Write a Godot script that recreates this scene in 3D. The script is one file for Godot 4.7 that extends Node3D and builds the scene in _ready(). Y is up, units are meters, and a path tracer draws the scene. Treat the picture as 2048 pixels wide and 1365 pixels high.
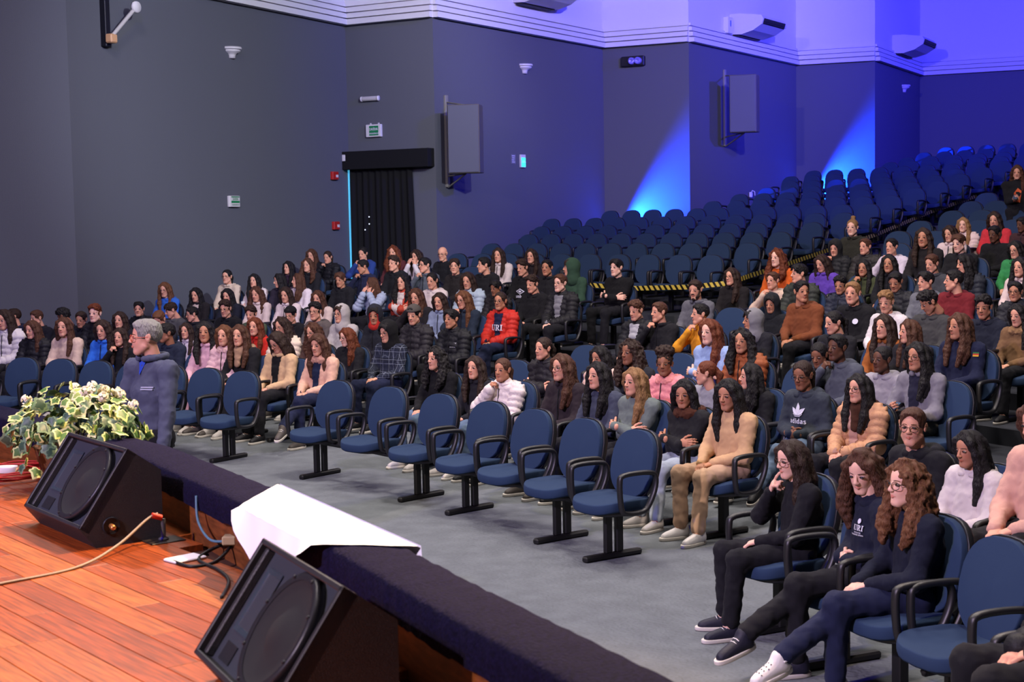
extends Node3D
# A school assembly in a theatre: audience on raked rows of blue chairs, seen from the stage.

func _ready() -> void:
	# ---- camera
	var cam := Camera3D.new()
	cam.name = "camera"
	cam.fov = 25.634
	cam.near = 0.1; cam.far = 200.0
	var fw := Vector3(0.0, -0.07892, -0.99688)
	var rt := Vector3(0.99983, -0.01844, 0.00146)
	cam.transform = Transform3D(Basis(rt, (-fw).cross(rt), -fw), Vector3(0, 2.45, 0))
	add_child(cam)
	cam.current = true
	var lens := CameraAttributesPhysical.new()
	lens.frustum_focal_length = 52.75; lens.frustum_focus_distance = 13.5; lens.frustum_near = 0.1; lens.frustum_far = 200.0
	lens.exposure_aperture = 6.3
	cam.attributes = lens
	# ---- air and exposure
	var env := Environment.new()
	env.background_mode = Environment.BG_COLOR
	env.background_color = Color(0.002, 0.002, 0.004)
	env.ambient_light_source = Environment.AMBIENT_SOURCE_DISABLED
	env.tonemap_mode = Environment.TONE_MAPPER_LINEAR
	env.tonemap_exposure = 1.12
	env.sdfgi_enabled = true; env.ssao_enabled = true; env.ssil_enabled = true
	var we := WorldEnvironment.new()
	we.name = "air"; we.environment = env
	add_child(we)
	# ---- lamps: white house lamps in the ceiling, stage spots, added wall washes, blue floods on walls and audience
	weave = noise_tex(0.09, 256, true, 6.0, 7)
	for p in [[-3.0, -9.5, 32.0], [2.0, -7.5, 32.0], [-5.0, -17.0, 44.0], [0.5, -14.5, 48.0], [4.5, -12.5, 32.0], [3.5, -19.0, 24.0]]:
		house_lamp(p[0], p[1], p[2])
	unseen_spot_lamp(V(-9.5, 9.0, 2.0), V(1.5, 1.0, -13.0), Color(1.0, 0.9, 0.85), 230.0, 36.0)
	unseen_spot_lamp(V(4.5, 9.3, -9.0), V(-4.6, 4.6, -29.5), Color(0.9, 0.92, 1.0), 300.0, 17.0)  # added wash that brightens the left side wall
	unseen_spot_lamp(V(6.5, 9.3, -13.0), V(2.6, 8.2, -35.0), Color(0.95, 0.9, 1.0), 230.0, 20.0)  # second added wash, lifts the white wall above the cornice
	unseen_spot_lamp(V(3.2, 9.4, -10.5), V(-2.2, 1.0, -5.4), Color(1.0, 0.82, 0.62), 330.0, 24.0)
	blue_flood(V(17.0, 8.4, -25.0), V(10.5, 9.8, -43.0), 640.0, 42.0)
	blue_flood(V(9.0, 9.4, -20.0), V(4.2, 6.6, -37.0), 290.0, 42.0)
	blue_flood(V(-10.0, 8.5, 1.0), V(0.5, 2.0, -13.0), 120.0, 40.0)
	blue_flood(V(-2.0, 9.4, -6.0), V(-8.2, 4.0, -24.0), 70.0, 24.0)  # added to tint the leftmost wall blue
	uplight(4, 1.95, 950.0)
	uplight(6, 2.7, 950.0)
	# ---- setting
	build_room()
	build_stage()
	# ---- objects
	make_chairs()
	make_head(); make_small()
	for l in PEOPLE: person(l)
	standing_people()
	wall_things()
	stage_things()

func house_lamp(x: float, z: float, e: float) -> void:
	var r := thing("ceiling_lamp", "square white ceiling lamp above the audience", "lamp", V(x, 9.9, z), 0.0, "ceiling lamps of the hall")
	var fr := MB.new()
	fr.bevel(V(-0.75, -0.06, -0.75), V(0.75, 0.1, 0.75), 0.02)
	put(fr.mesh(), "housing", mat("lamp_metal", Color(0.7, 0.7, 0.7), 0.5), r)
	var d := MB.new()
	d.box(V(-0.68, -0.075, -0.68), V(0.68, -0.062, 0.68))
	var m := mat("lamp_glow", Color(0.9, 0.9, 0.9), 0.6)
	m.emission_enabled = true; m.emission = Color(1.0, 0.97, 0.93); m.emission_energy_multiplier = 3.0
	put(d.mesh(), "diffuser", m, r)
	var a := AreaLight3D.new()
	a.name = "ceiling_lamp_light"
	a.area_size = Vector2(1.3, 1.3); a.light_energy = e; a.light_color = Color(1.0, 0.95, 0.93); a.shadow_enabled = true
	a.area_range = 60.0
	r.add_child(a)
	a.position = V(0, -0.1, 0); a.rotation.x = -PI / 2

func lamp_can(called: String, label: String, at: Vector3, to: Vector3, col: Color, glow: float) -> Node3D:
	var r := thing(called, label, "lamp", at, 0.0, "lamps out of frame")
	r.look_at_from_position(at, to, Vector3.UP)
	var b := MB.new()
	b.lathe([[0.0, -0.02], [0.11, -0.02], [0.12, 0.1], [0.12, 0.4], [0.0, 0.42]], 16, Transform3D(Basis(V(1, 0, 0), V(0, 0, 1), V(0, -1, 0)), Vector3.ZERO))
	put(b.mesh(), "housing", mat("lamp_black", Color(0.03, 0.03, 0.03), 0.5), r)
	var d := MB.new()
	d.lathe([[0.0, 0.0], [0.1, 0.0], [0.1, 0.012], [0.0, 0.012]], 16, Transform3D(Basis(V(1, 0, 0), V(0, 0, 1), V(0, -1, 0)), V(0, 0, -0.035)))
	var m := mat(called + "_glow", Color(0.9, 0.9, 0.9), 0.4)
	m.emission_enabled = true; m.emission = col; m.emission_energy_multiplier = glow
	put(d.mesh(), "lens", m, r)
	return r

func unseen_spot_lamp(at: Vector3, to: Vector3, col: Color, e: float, ang: float) -> void:
	var r := lamp_can("unseen_spot_lamp", "unseen black spot lamp hung from the ceiling", at, to, col, 4.0)
	spot(r, col, e, ang, 0.14, 0.8)

func blue_flood(at: Vector3, to: Vector3, e: float, ang: float) -> void:
	var r := lamp_can("blue_flood_lamp", "unseen blue flood lamp aimed into the hall", at, to, Color(0.1, 0.12, 1.0), 3.0)
	spot(r, Color(0.24, 0.22, 1.0), e, ang, 0.25, 1.0)

func spot(r: Node3D, col: Color, e: float, ang: float, size: float, blend: float) -> void:
	var s := SpotLight3D.new()
	s.name = String(r.name) + "_light"
	s.light_color = col; s.light_energy = e; s.spot_angle = ang; s.spot_angle_attenuation = blend
	s.spot_range = 70.0; s.spot_attenuation = 2.0; s.light_size = size; s.shadow_enabled = true
	r.add_child(s)
	s.position = V(0, 0, -0.06)

func uplight(i: int, y: float, e: float) -> void:
	var a: Vector2 = WALL[i]
	var t: Vector2 = (WALL[i + 1] - a).normalized()
	var n := Vector2(-t.y, t.x)
	if n.dot(-a) < 0.0: n = -n
	var p := a + t * 0.12 + n * 0.28
	var q := a + t * 2.0 + n * 0.06
	var r := lamp_can("wall_wash_lamp", "blue wash lamp on the floor at the foot of the side wall", V(p.x, y, p.y), V(q.x, y + 1.28, q.y), Color(0.05, 0.25, 1.0), 3.0)
	spot(r, Color(0.04, 0.24, 1.0), e, 27.0, 0.05, 1.0)

# wall corners (x, z) from the stage to the back; seating arcs: centre x, centre z, radius, floor height
const WALL = [Vector2(-7.12, -24.64), Vector2(-5.37, -28.15), Vector2(-3.40, -32.10), Vector2(-1.50, -31.04), Vector2(2.35, -37.13), Vector2(4.33, -36.11), Vector2(8.03, -42.12), Vector2(10.02, -41.30), Vector2(12.52, -45.97), Vector2(15.23, -44.67)]
const ROWS = [[-14.694, -3.099, 17.44, 0.000], [-18.554, -0.875, 23.01, 0.000], [-22.414, 1.349, 28.58, 0.030], [-26.273, 3.573, 34.15, 0.110], [-30.133, 5.796, 39.71, 0.270], [-33.993, 8.020, 45.28, 0.430], [-37.853, 10.244, 50.85, 0.600], [-41.712, 12.468, 56.42, 0.770], [-45.572, 14.692, 61.99, 0.960], [-49.432, 16.916, 67.56, 1.118], [-53.292, 19.139, 73.12, 1.276], [-57.151, 21.363, 78.69, 1.434], [-61.011, 23.587, 84.26, 1.592], [-64.871, 25.811, 89.83, 1.750], [-68.731, 28.035, 95.40, 1.908], [-72.590, 30.258, 100.96, 2.066], [-76.450, 32.482, 106.53, 2.224], [-80.310, 34.706, 112.10, 2.382], [-84.170, 36.930, 117.67, 2.540], [-88.029, 39.154, 123.24, 2.698], [-91.889, 41.377, 128.81, 2.856], [-95.749, 43.601, 134.37, 3.014], [-99.609, 45.825, 139.94, 3.172], [-103.468, 48.049, 145.51, 3.330]]
const PEOPLE = [
"1 1.56 -8.74 0.00 -80 1.027 point 8 5 long dbr sweater 15151a k 0 g|long dark hair in black knit sweater, finger at the lips, black trousers",
"1 1.80 -7.98 0.00 -83 1.079 pocket 48 16 wavy br hoodie 14182a k 0 logo|long wavy brown hair in navy hoodie with a white crest, legs crossed",
"1 1.92 -7.55 0.00 -84 1.084 lapx 12 4 wavytail lbr sweater 141828 n 0 g|wavy light brown half-up hair and round glasses in navy sweatshirt, white clogs",
"1 2.26 -6.01 0.00 -89 1.262 lap 29 5 long blk puffer 17171b k 1 -|black padded jacket at the end of the front row",
"2 -7.00 -20.50 0.00 -22 1.245 lap 1 10 long dbr puffer c9c2c0 k 1 -|long dark hair in white jacket at the wall end of the row",
"2 -6.53 -20.21 0.00 -24 1.119 lap 7 5 long br puffer 1a1a1e k 1 -|long brown hair in shiny black jacket beside cream sweater",
"2 -6.00 -19.87 0.00 -25 1.167 lap 14 3 long br sweater c4ab98 k 1 -|long brown hair in cream roll-neck sweater",
"2 -5.37 -19.44 0.00 -27 1.152 lap 13 6 long dbr plain 2a63c0 k 1 -|long brown hair in bright blue jacket",
"2 -5.09 -19.24 0.00 -28 1.065 chin 18 2 long dbr sweater 121216 k 1 -|long dark hair in black top, fist against the cheek",
"2 -4.37 -18.69 0.00 -31 1.144 lap -31 0 short blk hoodie 1c2233 k 3 h:a33a2a|short black hair in navy hoodie, behind the standing person in grey jacket",
"2 -3.79 -18.21 0.00 -32 1.181 lap 24 2 long blk coat d0a4b0 p 2 -|long straight black hair in pale pink coat",
"2 -3.51 -17.97 0.00 -33 1.151 lap 19 3 long lbr puffer d8b2b4 k 1 f:e0b8b0|face half sunk in the fur collar of a pink puffer jacket",
"2 -3.29 -17.77 0.00 -34 1.162 lap 17 2 long br sweater 17171b k 1 s:9a7a62|long auburn hair in black sweater with beige scarf",
"2 -2.77 -17.29 0.00 -36 1.113 lap 7 28 long dbr coat c3a27c k 1 g i:141416|head bowed, long hair, glasses, camel coat over black top",
"2 -2.23 -16.75 0.00 -38 1.118 lapx 15 8 longfringe br coat d4a890 n 1 f:b98b78 i:16203a|pale pink wool coat over navy shirt, brown fringe, by the aisle",
"2 -0.83 -15.17 0.00 -43 1.079 lap 1 4 curlylong blk sweater 111114 j 1 -|long black curls with blond ends in black sweater",
"2 -0.42 -14.64 0.00 -45 1.030 lap 8 3 long dbr coat 1e1e23 j 1 -|long dark hair in dark grey coat beside white puffer jacket",
"2 -0.15 -14.29 0.00 -46 1.036 chin 17 4 pony br puffer d6c9c4 j 2 -|hair tied back in white puffer jacket, fingers at the mouth",
"2 0.39 -13.51 0.00 -48 1.125 lap 5 2 long br plain 2a2226 k 1 g|very long chestnut hair and glasses in dark zipped jacket",
"2 0.69 -13.05 0.00 -50 1.094 lap 5 3 long blk hoodie 3c4150 k 1 -|long straight black hair in slate grey hoodie",
"2 0.97 -12.59 0.00 -51 1.082 cross 7 4 long blond sweater 66706c k 1 -|long strawberry blond hair in grey-green fleece, arms folded",
"2 1.32 -11.98 0.00 -53 1.047 cross 32 6 long blk hoodie 1e1e20 w 2 f:4a2a1c|black hair in charcoal hooded jacket with brown fur collar",
"2 1.60 -11.47 0.00 -54 1.092 lap 14 8 long blk sweater c09a72 b 2 -|long black hair in tan fleece jacket and beige trousers",
"2 2.54 -9.45 0.00 -60 1.107 fwd 27 2 short br hoodie 16161a k 1 g|short brown hair and glasses in black hoodie behind the front row",
"2 2.71 -9.02 0.00 -61 1.022 lap -1 8 long blk hoodie c8beba k 2 -|long black hair in cream hoodie at the right of black hoodie",
"2 2.92 -8.45 0.00 -63 1.288 lap 4 5 long br sweater c99a88 k 1 -|pink fleece jacket at the end of second row",
"3 -7.64 -22.83 0.03 -23 1.121 lap -43 3 short dbr hoodie 1c2036 k 1 h:c03028|short dark hair in navy jacket with red hood lining",
"3 -7.21 -22.57 0.03 -24 1.107 lap -13 10 short br plain 1c1c22 k 1 -|short brown hair and dark jacket, head behind long brown hair",
"3 -6.70 -22.23 0.03 -26 1.141 lap -75 20 curly blk plain 17171b k 3 -|bushy black hair turned away in dark jacket",
"3 -6.38 -22.02 0.03 -26 1.104 lap 13 12 short dbr plain 1b1b22 k 2 -|short dark hair behind the curly ginger head",
"3 -6.13 -21.84 0.03 -27 1.199 lap 21 0 curly red puffer 1b1b20 k 0 -|curly ginger hair, smiling, in black puffer jacket",
"3 -5.68 -21.52 0.03 -28 1.116 lap 13 3 long dbr plain 1b1b22 k 1 -|long dark hair in black top, behind the fist-propped face",
"3 -5.00 -21.01 0.03 -30 1.144 lap 13 25 short lbr plain 24242c k 1 -|lowered light brown head behind the grey-jacketed standing person",
"3 -4.54 -20.64 0.03 -31 0.973 lap 9 3 long dbr plain c8bec4 k 1 -|long dark hair in pale jacket between navy hoodie and pink coat",
"3 -3.43 -19.69 0.03 -34 1.108 lap 9 2 long red plain b3261c k 1 -|long reddish hair in black jacket with red lining",
"3 -3.02 -19.31 0.03 -35 1.127 lap 4 6 wavy dbr puffer d2c0ac k 1 g|wavy brown hair and glasses in cream quilted coat",
"3 -2.56 -18.88 0.03 -36 1.079 lap 4 5 wavy br sweater 4a3630 k 1 g|curly brown hair and round glasses in brown top",
"3 -2.08 -18.39 0.03 -38 1.045 lap -16 8 long red hoodie 17171b k 0 g|long auburn hair and glasses in black hoodie with white sleeve print",
"3 -1.54 -17.82 0.03 -39 1.138 lap -6 6 hoodup blk plaid 20263a n 1 g hc:121214|black hood up, glasses, dark plaid shirt, last seat by the aisle",
"3 0.27 -15.63 0.03 -45 1.091 cross 2 3 pony dbr puffer 201e22 k 1 -|hair pulled back in black quilted jacket, arms folded",
"3 0.82 -14.88 0.03 -47 1.055 lap 6 6 long blk puffer cfae9e k 2 -|black hair in pale pink puffer jacket",
"3 1.09 -14.48 0.03 -48 1.135 lap 4 4 curlylong dbr plain 23252a k 3 -|long brown ringlets in dark jacket",
"3 1.38 -14.05 0.03 -49 1.058 lap 28 0 afro dbr puffer d9888a k 3 f:d88a84|curly updo in pink puffer jacket with fur collar",
"3 1.70 -13.54 0.03 -50 1.018 lap -45 2 pony red sweater 8c8c92 k 1 -|copper hair tied back, grey and white sweater, in profile",
"3 2.02 -13.01 0.03 -52 1.035 lap -32 4 long blk hoodie 151518 k 1 -|black hair across the cheek, black hoodie with white cords",
"3 2.36 -12.42 0.03 -53 1.099 pocket 14 5 pony dbr hoodie 30363f j 3 g logo i2:2c4a9a|navy grey hoodie with a white three-leaf logo and glasses",
"3 2.69 -11.81 0.03 -54 1.051 lap 4 4 long blk puffer b98a66 k 1 g s:3e2216 i:b08878|dark hair, glasses, brown scarf and tan quilted coat",
"4 -5.90 -23.53 0.11 -29 1.083 lap 25 2 fringe blk puffer 15151a k 1 -|straight dark fringe in black puffer jacket by the grey wall",
"4 -5.29 -23.06 0.11 -30 1.083 lap -27 15 fringe dbr hoodie 4a4a4c k 1 -|dark bowl-cut hair bent forward in grey hooded jacket",
"4 -4.90 -22.75 0.11 -31 1.033 lap -37 5 short blk plain 1c1c22 k 1 g|black hair and glasses in profile, dark top",
"4 -4.30 -22.25 0.11 -32 1.135 lap 13 6 curly dbr hoodie 121216 k 1 g|wavy dark hair and glasses in black hoodie",
"4 -3.85 -21.86 0.11 -33 1.069 lap 13 8 curly dbr plain 46523e k 1 -|curly dark hair in green striped jacket",
"4 -3.19 -21.27 0.11 -35 1.079 chin 13 10 beanie blk plain 141418 k 1 g|black knitted hat and glasses, hand on the chin",
"4 -2.79 -20.88 0.11 -36 1.144 lap 18 2 curly blk hoodie 57504e k 1 g|dark wavy hair and glasses, smiling, in grey hoodie",
"4 -2.39 -20.49 0.11 -37 1.125 lap 3 3 hoodup dbr hoodie a9a4a2 k 1 g hc:a9a4a2|light grey hood up with glasses",
"4 -1.88 -19.98 0.11 -38 1.134 lap 23 8 hoodup blk plain 1c1e26 k 2 hc:23252e h:b02a24|dark hood with red lining up over the head",
"4 -1.32 -19.38 0.11 -39 1.161 lap 18 10 cap blk puffer 242226 k 1 -|grey cap and dark brown puffer jacket",
"4 -0.81 -18.82 0.11 -41 1.136 lap 1 4 fringe blk puffer 17181c k 2 logo|shaggy black hair in black jacket with white letters on the sleeve",
"4 1.96 -15.21 0.11 -48 1.185 cross 6 2 long red sweater 8ea4cc k 0 -|long auburn hair in light blue fleece, arms folded",
"4 2.23 -14.79 0.11 -49 1.121 lap 11 2 wavy blk puffer 8a4a28 k 2 -|black wavy hair in rust brown quilted jacket",
"4 2.80 -13.87 0.11 -51 1.053 lap 10 15 pony blk plain 1d1d22 k 3 -|tied-back hair and yellow clip behind the three-leaf hoodie",
"4 2.92 -13.67 0.11 -51 1.137 chin -3 3 short blk hoodie 4a4e58 k 4 -|close-cropped hair in grey hoodie, thumb at the chin",
"4 3.21 -13.18 0.11 -52 1.067 lap 1 4 bun blk hoodie 8e8a90 k 4 -|small bun in light grey hoodie",
"4 3.42 -12.79 0.11 -53 1.124 phone 6 3 long blk coat 77747c o 2 g i:1e1e30|long black hair, glasses and grey cardigan, phone in hand",
"5 -5.91 -25.37 0.27 -30 1.148 lap 11 12 long lbr hoodie 2f5fb4 k 1 g|long copper blond hair and glasses in blue hoodie",
"5 -5.28 -24.87 0.27 -31 1.075 lap 11 8 long blk coat 1e1a1c k 1 i:b8a698|long black hair in dark coat beside grey wall",
"5 -4.66 -24.36 0.27 -32 1.072 lap 13 8 long blk plain 1b1d28 k 1 -|straight black hair in front of the cream coat",
"5 -4.11 -23.89 0.27 -33 1.109 lap 15 8 wavy br plain cbb8b0 k 1 -|long brown waves in white top",
"5 -3.57 -23.40 0.27 -34 1.114 lap 15 8 long dbr plain cfbfbc k 1 -|long dark brown hair in white jacket",
"5 -3.00 -22.88 0.27 -35 1.076 lap 18 14 long br plain cbb7ac k 1 -|brown hair hidden behind grinning person with glasses, pale top",
"5 -1.40 -21.27 0.27 -39 1.142 chin 17 8 long br plain 1c1a1e k 1 -|long brown hair in black print top, hand at the mouth",
"5 -1.05 -20.89 0.27 -39 1.098 lap 20 6 long dbr plain 7c88a0 k 1 -|long brown hair in pale blue shirt",
"5 -0.71 -20.52 0.27 -40 1.132 chin 7 5 long lbr plain 1e2836 k 1 g|long light brown hair and glasses in navy sweater, hand at the mouth",
"5 -0.20 -19.94 0.27 -41 1.132 lapx 10 0 pony dbr puffer b3281e n 2 g i:151c38 uri|bright red puffer jacket over navy shirt with white letters",
"5 1.44 -17.90 0.27 -45 1.095 lap 6 6 curly br puffer 1a1b1e k 1 i:a0a0a4|short light brown hair in black puffer jacket by the aisle",
"5 1.68 -17.57 0.27 -46 1.093 chin -20 2 short br plain 17171b k 1 -|brown hair in black jacket, fist against the mouth",
"5 2.09 -17.00 0.27 -47 1.097 chin -30 0 short blk hoodie d08c22 k 1 -|bright yellow hoodie, hand at the mouth",
"5 2.57 -16.31 0.27 -48 1.059 lap -36 4 hoodup blk plain 1c1c22 k 2 hc:77767a|grey hood up over a dark jacket",
"5 3.24 -15.29 0.27 -50 1.093 lap -22 6 pony blk plain 1c1c20 k 1 -|black hair tied back in black top, beside empty chair",
"5 3.61 -14.69 0.27 -51 1.087 lap 7 4 long dbr coat 8a4e22 k 1 i:6a5650|long brown hair in rust orange fleece coat",
"5 3.78 -14.40 0.27 -51 1.055 lap -23 2 long br plain 1c1b20 k 1 -|long brown hair in black jacket beside rust fleece coat",
"5 4.10 -13.87 0.27 -52 1.135 lap -12 4 long br sweater 171c34 k 2 flag|long brown hair in navy top with a small flag patch",
"6 -5.07 -26.51 0.43 -32 1.151 lap 18 0 pony blk coat c6b29c k 1 g|hair tied back and glasses in cream wool coat",
"6 -4.50 -26.02 0.43 -33 1.089 cup 18 3 long blk plain cfc2bc k 1 -|long black hair in white jacket, holding a paper cup",
"6 -4.00 -25.58 0.43 -34 1.097 lap -32 8 long blk plain 2a2430 k 1 -|black hair turned aside, dark purple jacket",
"6 -3.64 -25.26 0.43 -34 1.103 lap -37 3 long br plain cfc2c4 k 1 -|long auburn hair in white top, seen in profile",
"6 -2.84 -24.51 0.43 -36 1.133 lap 22 6 fringe br hoodie 17171b k 2 h:b83024|brown fringe in black hoodie with red hood lining",
"6 -2.27 -23.96 0.43 -37 1.064 face2 -38 12 long br puffer 9aa4b8 k 1 -|pale blue jacket, both hands over the face",
"6 -1.75 -23.43 0.43 -38 1.115 cross 22 2 wavy blk puffer b0402e k 1 i:c9bcb4|long black curls in red quilted vest",
"6 -1.26 -22.92 0.43 -39 1.150 lap 10 5 pony blk hoodie cfc2be k 1 -|dark hair pulled back in cream hoodie",
"6 -0.69 -22.31 0.43 -40 1.163 lap 13 10 long dbr puffer 9aaab8 k 1 -|long dark hair in pale blue puffer jacket",
"6 -0.27 -21.84 0.43 -40 1.064 lap 3 10 fringe blk puffer 1e1c1e k 3 -|black bowl-cut hair in dark puffer jacket",
"6 0.25 -21.25 0.43 -41 1.137 lap 1 5 curly dbr hoodie 141417 k 1 -|short curly hair in black hooded jacket",
"6 0.63 -20.79 0.43 -42 1.163 lap -4 4 short br puffer 1c1c1f k 0 g i:77777c|short brown hair and glasses in dark quilted jacket, last seat by the aisle",
"6 2.25 -18.72 0.43 -46 1.135 lap 9 8 beard dbr coat 5a5a60 k 1 -|bearded, in grey buttoned jacket",
"6 3.02 -17.64 0.43 -47 0.975 lap 18 14 hoodup blk hoodie 16181c k 2 hc:1c1e22|black hood up over a dark fringe, arms low",
"6 3.30 -17.25 0.43 -48 1.159 lap 62 3 short blk hoodie 6e3c22 k 2 -|short black hair in rust brown hoodie, smiling to the side",
"6 3.73 -16.59 0.43 -49 1.165 lap 11 4 short blond hoodie 131316 k 1 logo|blond short hair in black hoodie with a round white badge",
"6 4.00 -16.17 0.43 -50 1.082 lap 11 8 curly blond hoodie cac4c4 k 1 -|bleached curls in white hoodie",
"6 4.32 -15.66 0.43 -50 1.103 lap -25 25 curly blk hoodie 3c3c3c k 2 -|dark curly hair, head bowed, in grey hoodie",
"6 4.70 -15.04 0.43 -51 1.079 lap 9 6 curly blk hoodie 191d2a k 2 -|short dark curls in navy hoodie",
"6 4.92 -14.66 0.43 -52 1.018 lap -7 8 long blk coat 6e5238 k 1 f:8a6a48|long black hair in brown coat with fur trim",
"7 -4.12 -27.49 0.60 -34 1.093 lap -3 0 long blk plain 3a2838 k 1 -|long black hair, smiling, in purple jacket",
"7 -3.72 -27.13 0.60 -34 1.142 lap 20 4 wavy br plain 19181c k 1 -|long wavy brown hair, smiling, in black jacket",
"7 -2.62 -26.09 0.60 -36 1.125 chin -28 12 short blk plain 1c2038 k 2 -|short black hair in navy top, hand at the chin",
"7 -2.04 -25.52 0.60 -37 1.183 lap 7 2 curly dbr hoodie 161619 k 1 -|short curls in black hoodie with cords",
"7 -1.48 -24.95 0.60 -38 1.163 chin -19 4 short blk plain 50565e k 1 g|black hair and glasses in grey top, hand at the chin",
"7 -0.96 -24.40 0.60 -39 1.153 lap 26 2 fringe dbr hoodie 221f1f k 1 -|dark fringe, smiling, in brown-black hoodie",
"7 -0.48 -23.89 0.60 -40 1.175 lap -34 3 short blk hoodie 1a1a1d k 1 -|short black hair in profile, black hoodie",
"7 0.13 -23.20 0.60 -41 1.144 lap 5 6 curly dbr hoodie 151517 k 1 umb|curly hair in black sweatshirt with a white diamond logo",
"7 0.50 -22.78 0.60 -41 1.150 lap 15 3 short blk plain 1b1b1e k 2 -|short dark hair and thin beard in black jacket",
"7 0.84 -22.38 0.60 -42 1.156 lap -40 3 hoodup dbr hoodie 2c4434 k 1 hc:2c4434|dark green hood up, in profile",
"7 1.47 -21.61 0.60 -43 1.168 cross 4 2 fringe blk sweater 121214 k 0 -|black hair in black sweater, arms folded, by the tape",
"7 2.87 -19.81 0.60 -46 1.077 lap -1 4 long dbr coat 1a1718 k 1 g|long dark hair and glasses in black coat, hands clasped",
"7 3.31 -19.21 0.60 -46 1.040 chin 7 2 short br hoodie c0a894 k 1 -|short brown hair in cream hoodie, hand on the cheek",
"7 3.57 -18.83 0.60 -47 1.137 lap -29 4 fringe blk puffer 2c302a k 1 -|dark hair and camouflage jacket, turned aside",
"7 3.97 -18.26 0.60 -48 1.009 lap 10 8 curly blk puffer 262a36 k 2 -|dark hair in speckled puffer, behind the blond head",
"7 4.45 -17.53 0.60 -49 1.072 lap 14 18 short blk puffer 1e1f23 k 2 -|short black hair, eyes lowered, in black puffer jacket",
"7 4.70 -17.16 0.60 -49 1.082 lap -21 0 fringe blk hoodie 62646a k 1 h:a03a30|dark fringe, laughing, in grey hoodie",
"7 4.92 -16.82 0.60 -50 1.103 lap -52 4 short blk hoodie 6a1e24 k 1 -|black hair in dark red hoodie, in profile",
"7 5.37 -16.08 0.60 -51 0.999 lap 17 2 short blk puffer 25262a k 2 g|black hair and glasses, grinning, in dark puffer jacket",
"8 -3.90 -29.08 0.77 -34 1.113 lap 14 8 long br plain 17161a k 1 -|brown hair behind the smiling wavy-haired person, black jacket",
"8 -3.55 -28.76 0.77 -35 1.076 chin 12 10 pony dbr puffer 15151a k 1 -|dark hair tied back in black jacket, hand over the mouth",
"8 -2.81 -28.06 0.77 -36 1.144 chin 22 5 pony blk plain 243a78 k 1 h:c84a30|blue and orange jacket, hand at the ear, by the door curtain",
"8 -2.19 -27.46 0.77 -37 1.163 lap 16 3 wavy red plain 4e2226 k 1 -|bright ginger hair in dark red top by the door curtain",
"8 -1.74 -27.01 0.77 -37 1.101 face2 6 6 long dbr plain cdc2c4 k 1 -|long dark hair in white top, both hands over the mouth",
"8 -1.25 -26.50 0.77 -38 1.147 lap 21 8 bald dbr sweater 141418 k 1 g|bald with glasses in black sweater",
"8 -0.25 -25.44 0.77 -40 1.126 lap 22 0 long dbr plain c9bcb6 k 1 -|long brown hair in white and black jacket",
"8 0.30 -24.83 0.77 -40 1.112 lap 15 4 long dbr plain 201a1c k 1 -|long dark hair with auburn ends, dark jacket",
"8 3.67 -20.65 0.77 -46 1.124 fwd -4 0 wavy red hoodie c2581e k 0 -|bright orange hoodie, reddish curls",
"8 4.11 -20.04 0.77 -47 1.057 lap -3 16 long dbr coat 5a3c9c k 1 -|violet coat, long dark hair",
"8 4.53 -19.44 0.77 -47 0.981 chin 9 4 long blk plain 3a4028 k 2 -|black hair in olive jacket, hand at the mouth",
"8 4.77 -19.08 0.77 -48 1.064 lap 12 2 long blk plain 17171b k 2 -|very long straight black hair in dark jacket",
"8 5.15 -18.51 0.77 -49 1.073 lap -2 6 short br plain 3a3c40 k 1 -|short brown hair in dark grey hoodie behind a laughing person",
"8 5.43 -18.09 0.77 -49 1.079 lap -28 10 longfringe blk puffer 20242c k 1 -|long dark hair with fringe in navy puffer jacket",
"8 5.87 -17.40 0.77 -50 1.049 lap 1 4 long blk plain c8b4ae k 1 -|black hair in cream jacket beside green hoodie",
"9 4.57 -21.34 0.96 -46 1.036 chin 12 10 hoodup blk puffer 1a1b1d k 1 hc:202122|black padded hood up, hand at the mouth",
"9 4.89 -20.89 0.96 -47 1.059 lap 4 2 short br puffer 2c2a28 k 1 -|short brown hair in olive black puffer jacket",
"9 5.16 -20.50 0.96 -47 1.060 chin 3 4 short blk hoodie c6bcc6 k 1 -|black hair in white hoodie, hand at the cheek",
"9 5.47 -20.05 0.96 -48 1.182 lap 12 -2 long dbr sweater 1d1b1c k 2 -|long dark hair, chin up, in black print top",
"9 5.80 -19.57 0.96 -48 1.109 lap 4 8 fringe br sweater 19191b k 0 -|straight brown fringe in black sweater",
"9 6.29 -18.81 0.96 -49 1.029 lap 6 8 long blk hoodie 2e7a44 k 1 g|long dark hair and glasses in green hoodie",
"10 5.09 -22.56 1.12 -46 1.155 lap 8 3 topbun blond coat 2a2a22 k 0 -|blond topknot, dark olive coat, above the black hood",
"10 6.13 -21.09 1.12 -48 1.057 lap 1 8 long dbr plain cdb9b4 k 1 -|long dark hair in white jacket over black",
"10 6.55 -20.46 1.12 -48 1.047 lap 3 10 short blk sweater 131315 k 4 -|short black hair in black sweater, in front of red jacket",
"11 6.68 -22.28 1.28 -47 1.006 lap 9 3 long blond puffer d4bcb6 k 0 -|long blond hair in white quilted jacket",
"11 6.99 -21.82 1.28 -48 1.080 lap 10 6 long dbr hoodie b83038 k 1 -|dark hair in bright red jacket",
"11 7.26 -21.42 1.28 -48 0.997 lap -11 6 short blk plain 3a2426 k 4 -|shaved head in dark brown jacket at the row's end",
]
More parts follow.
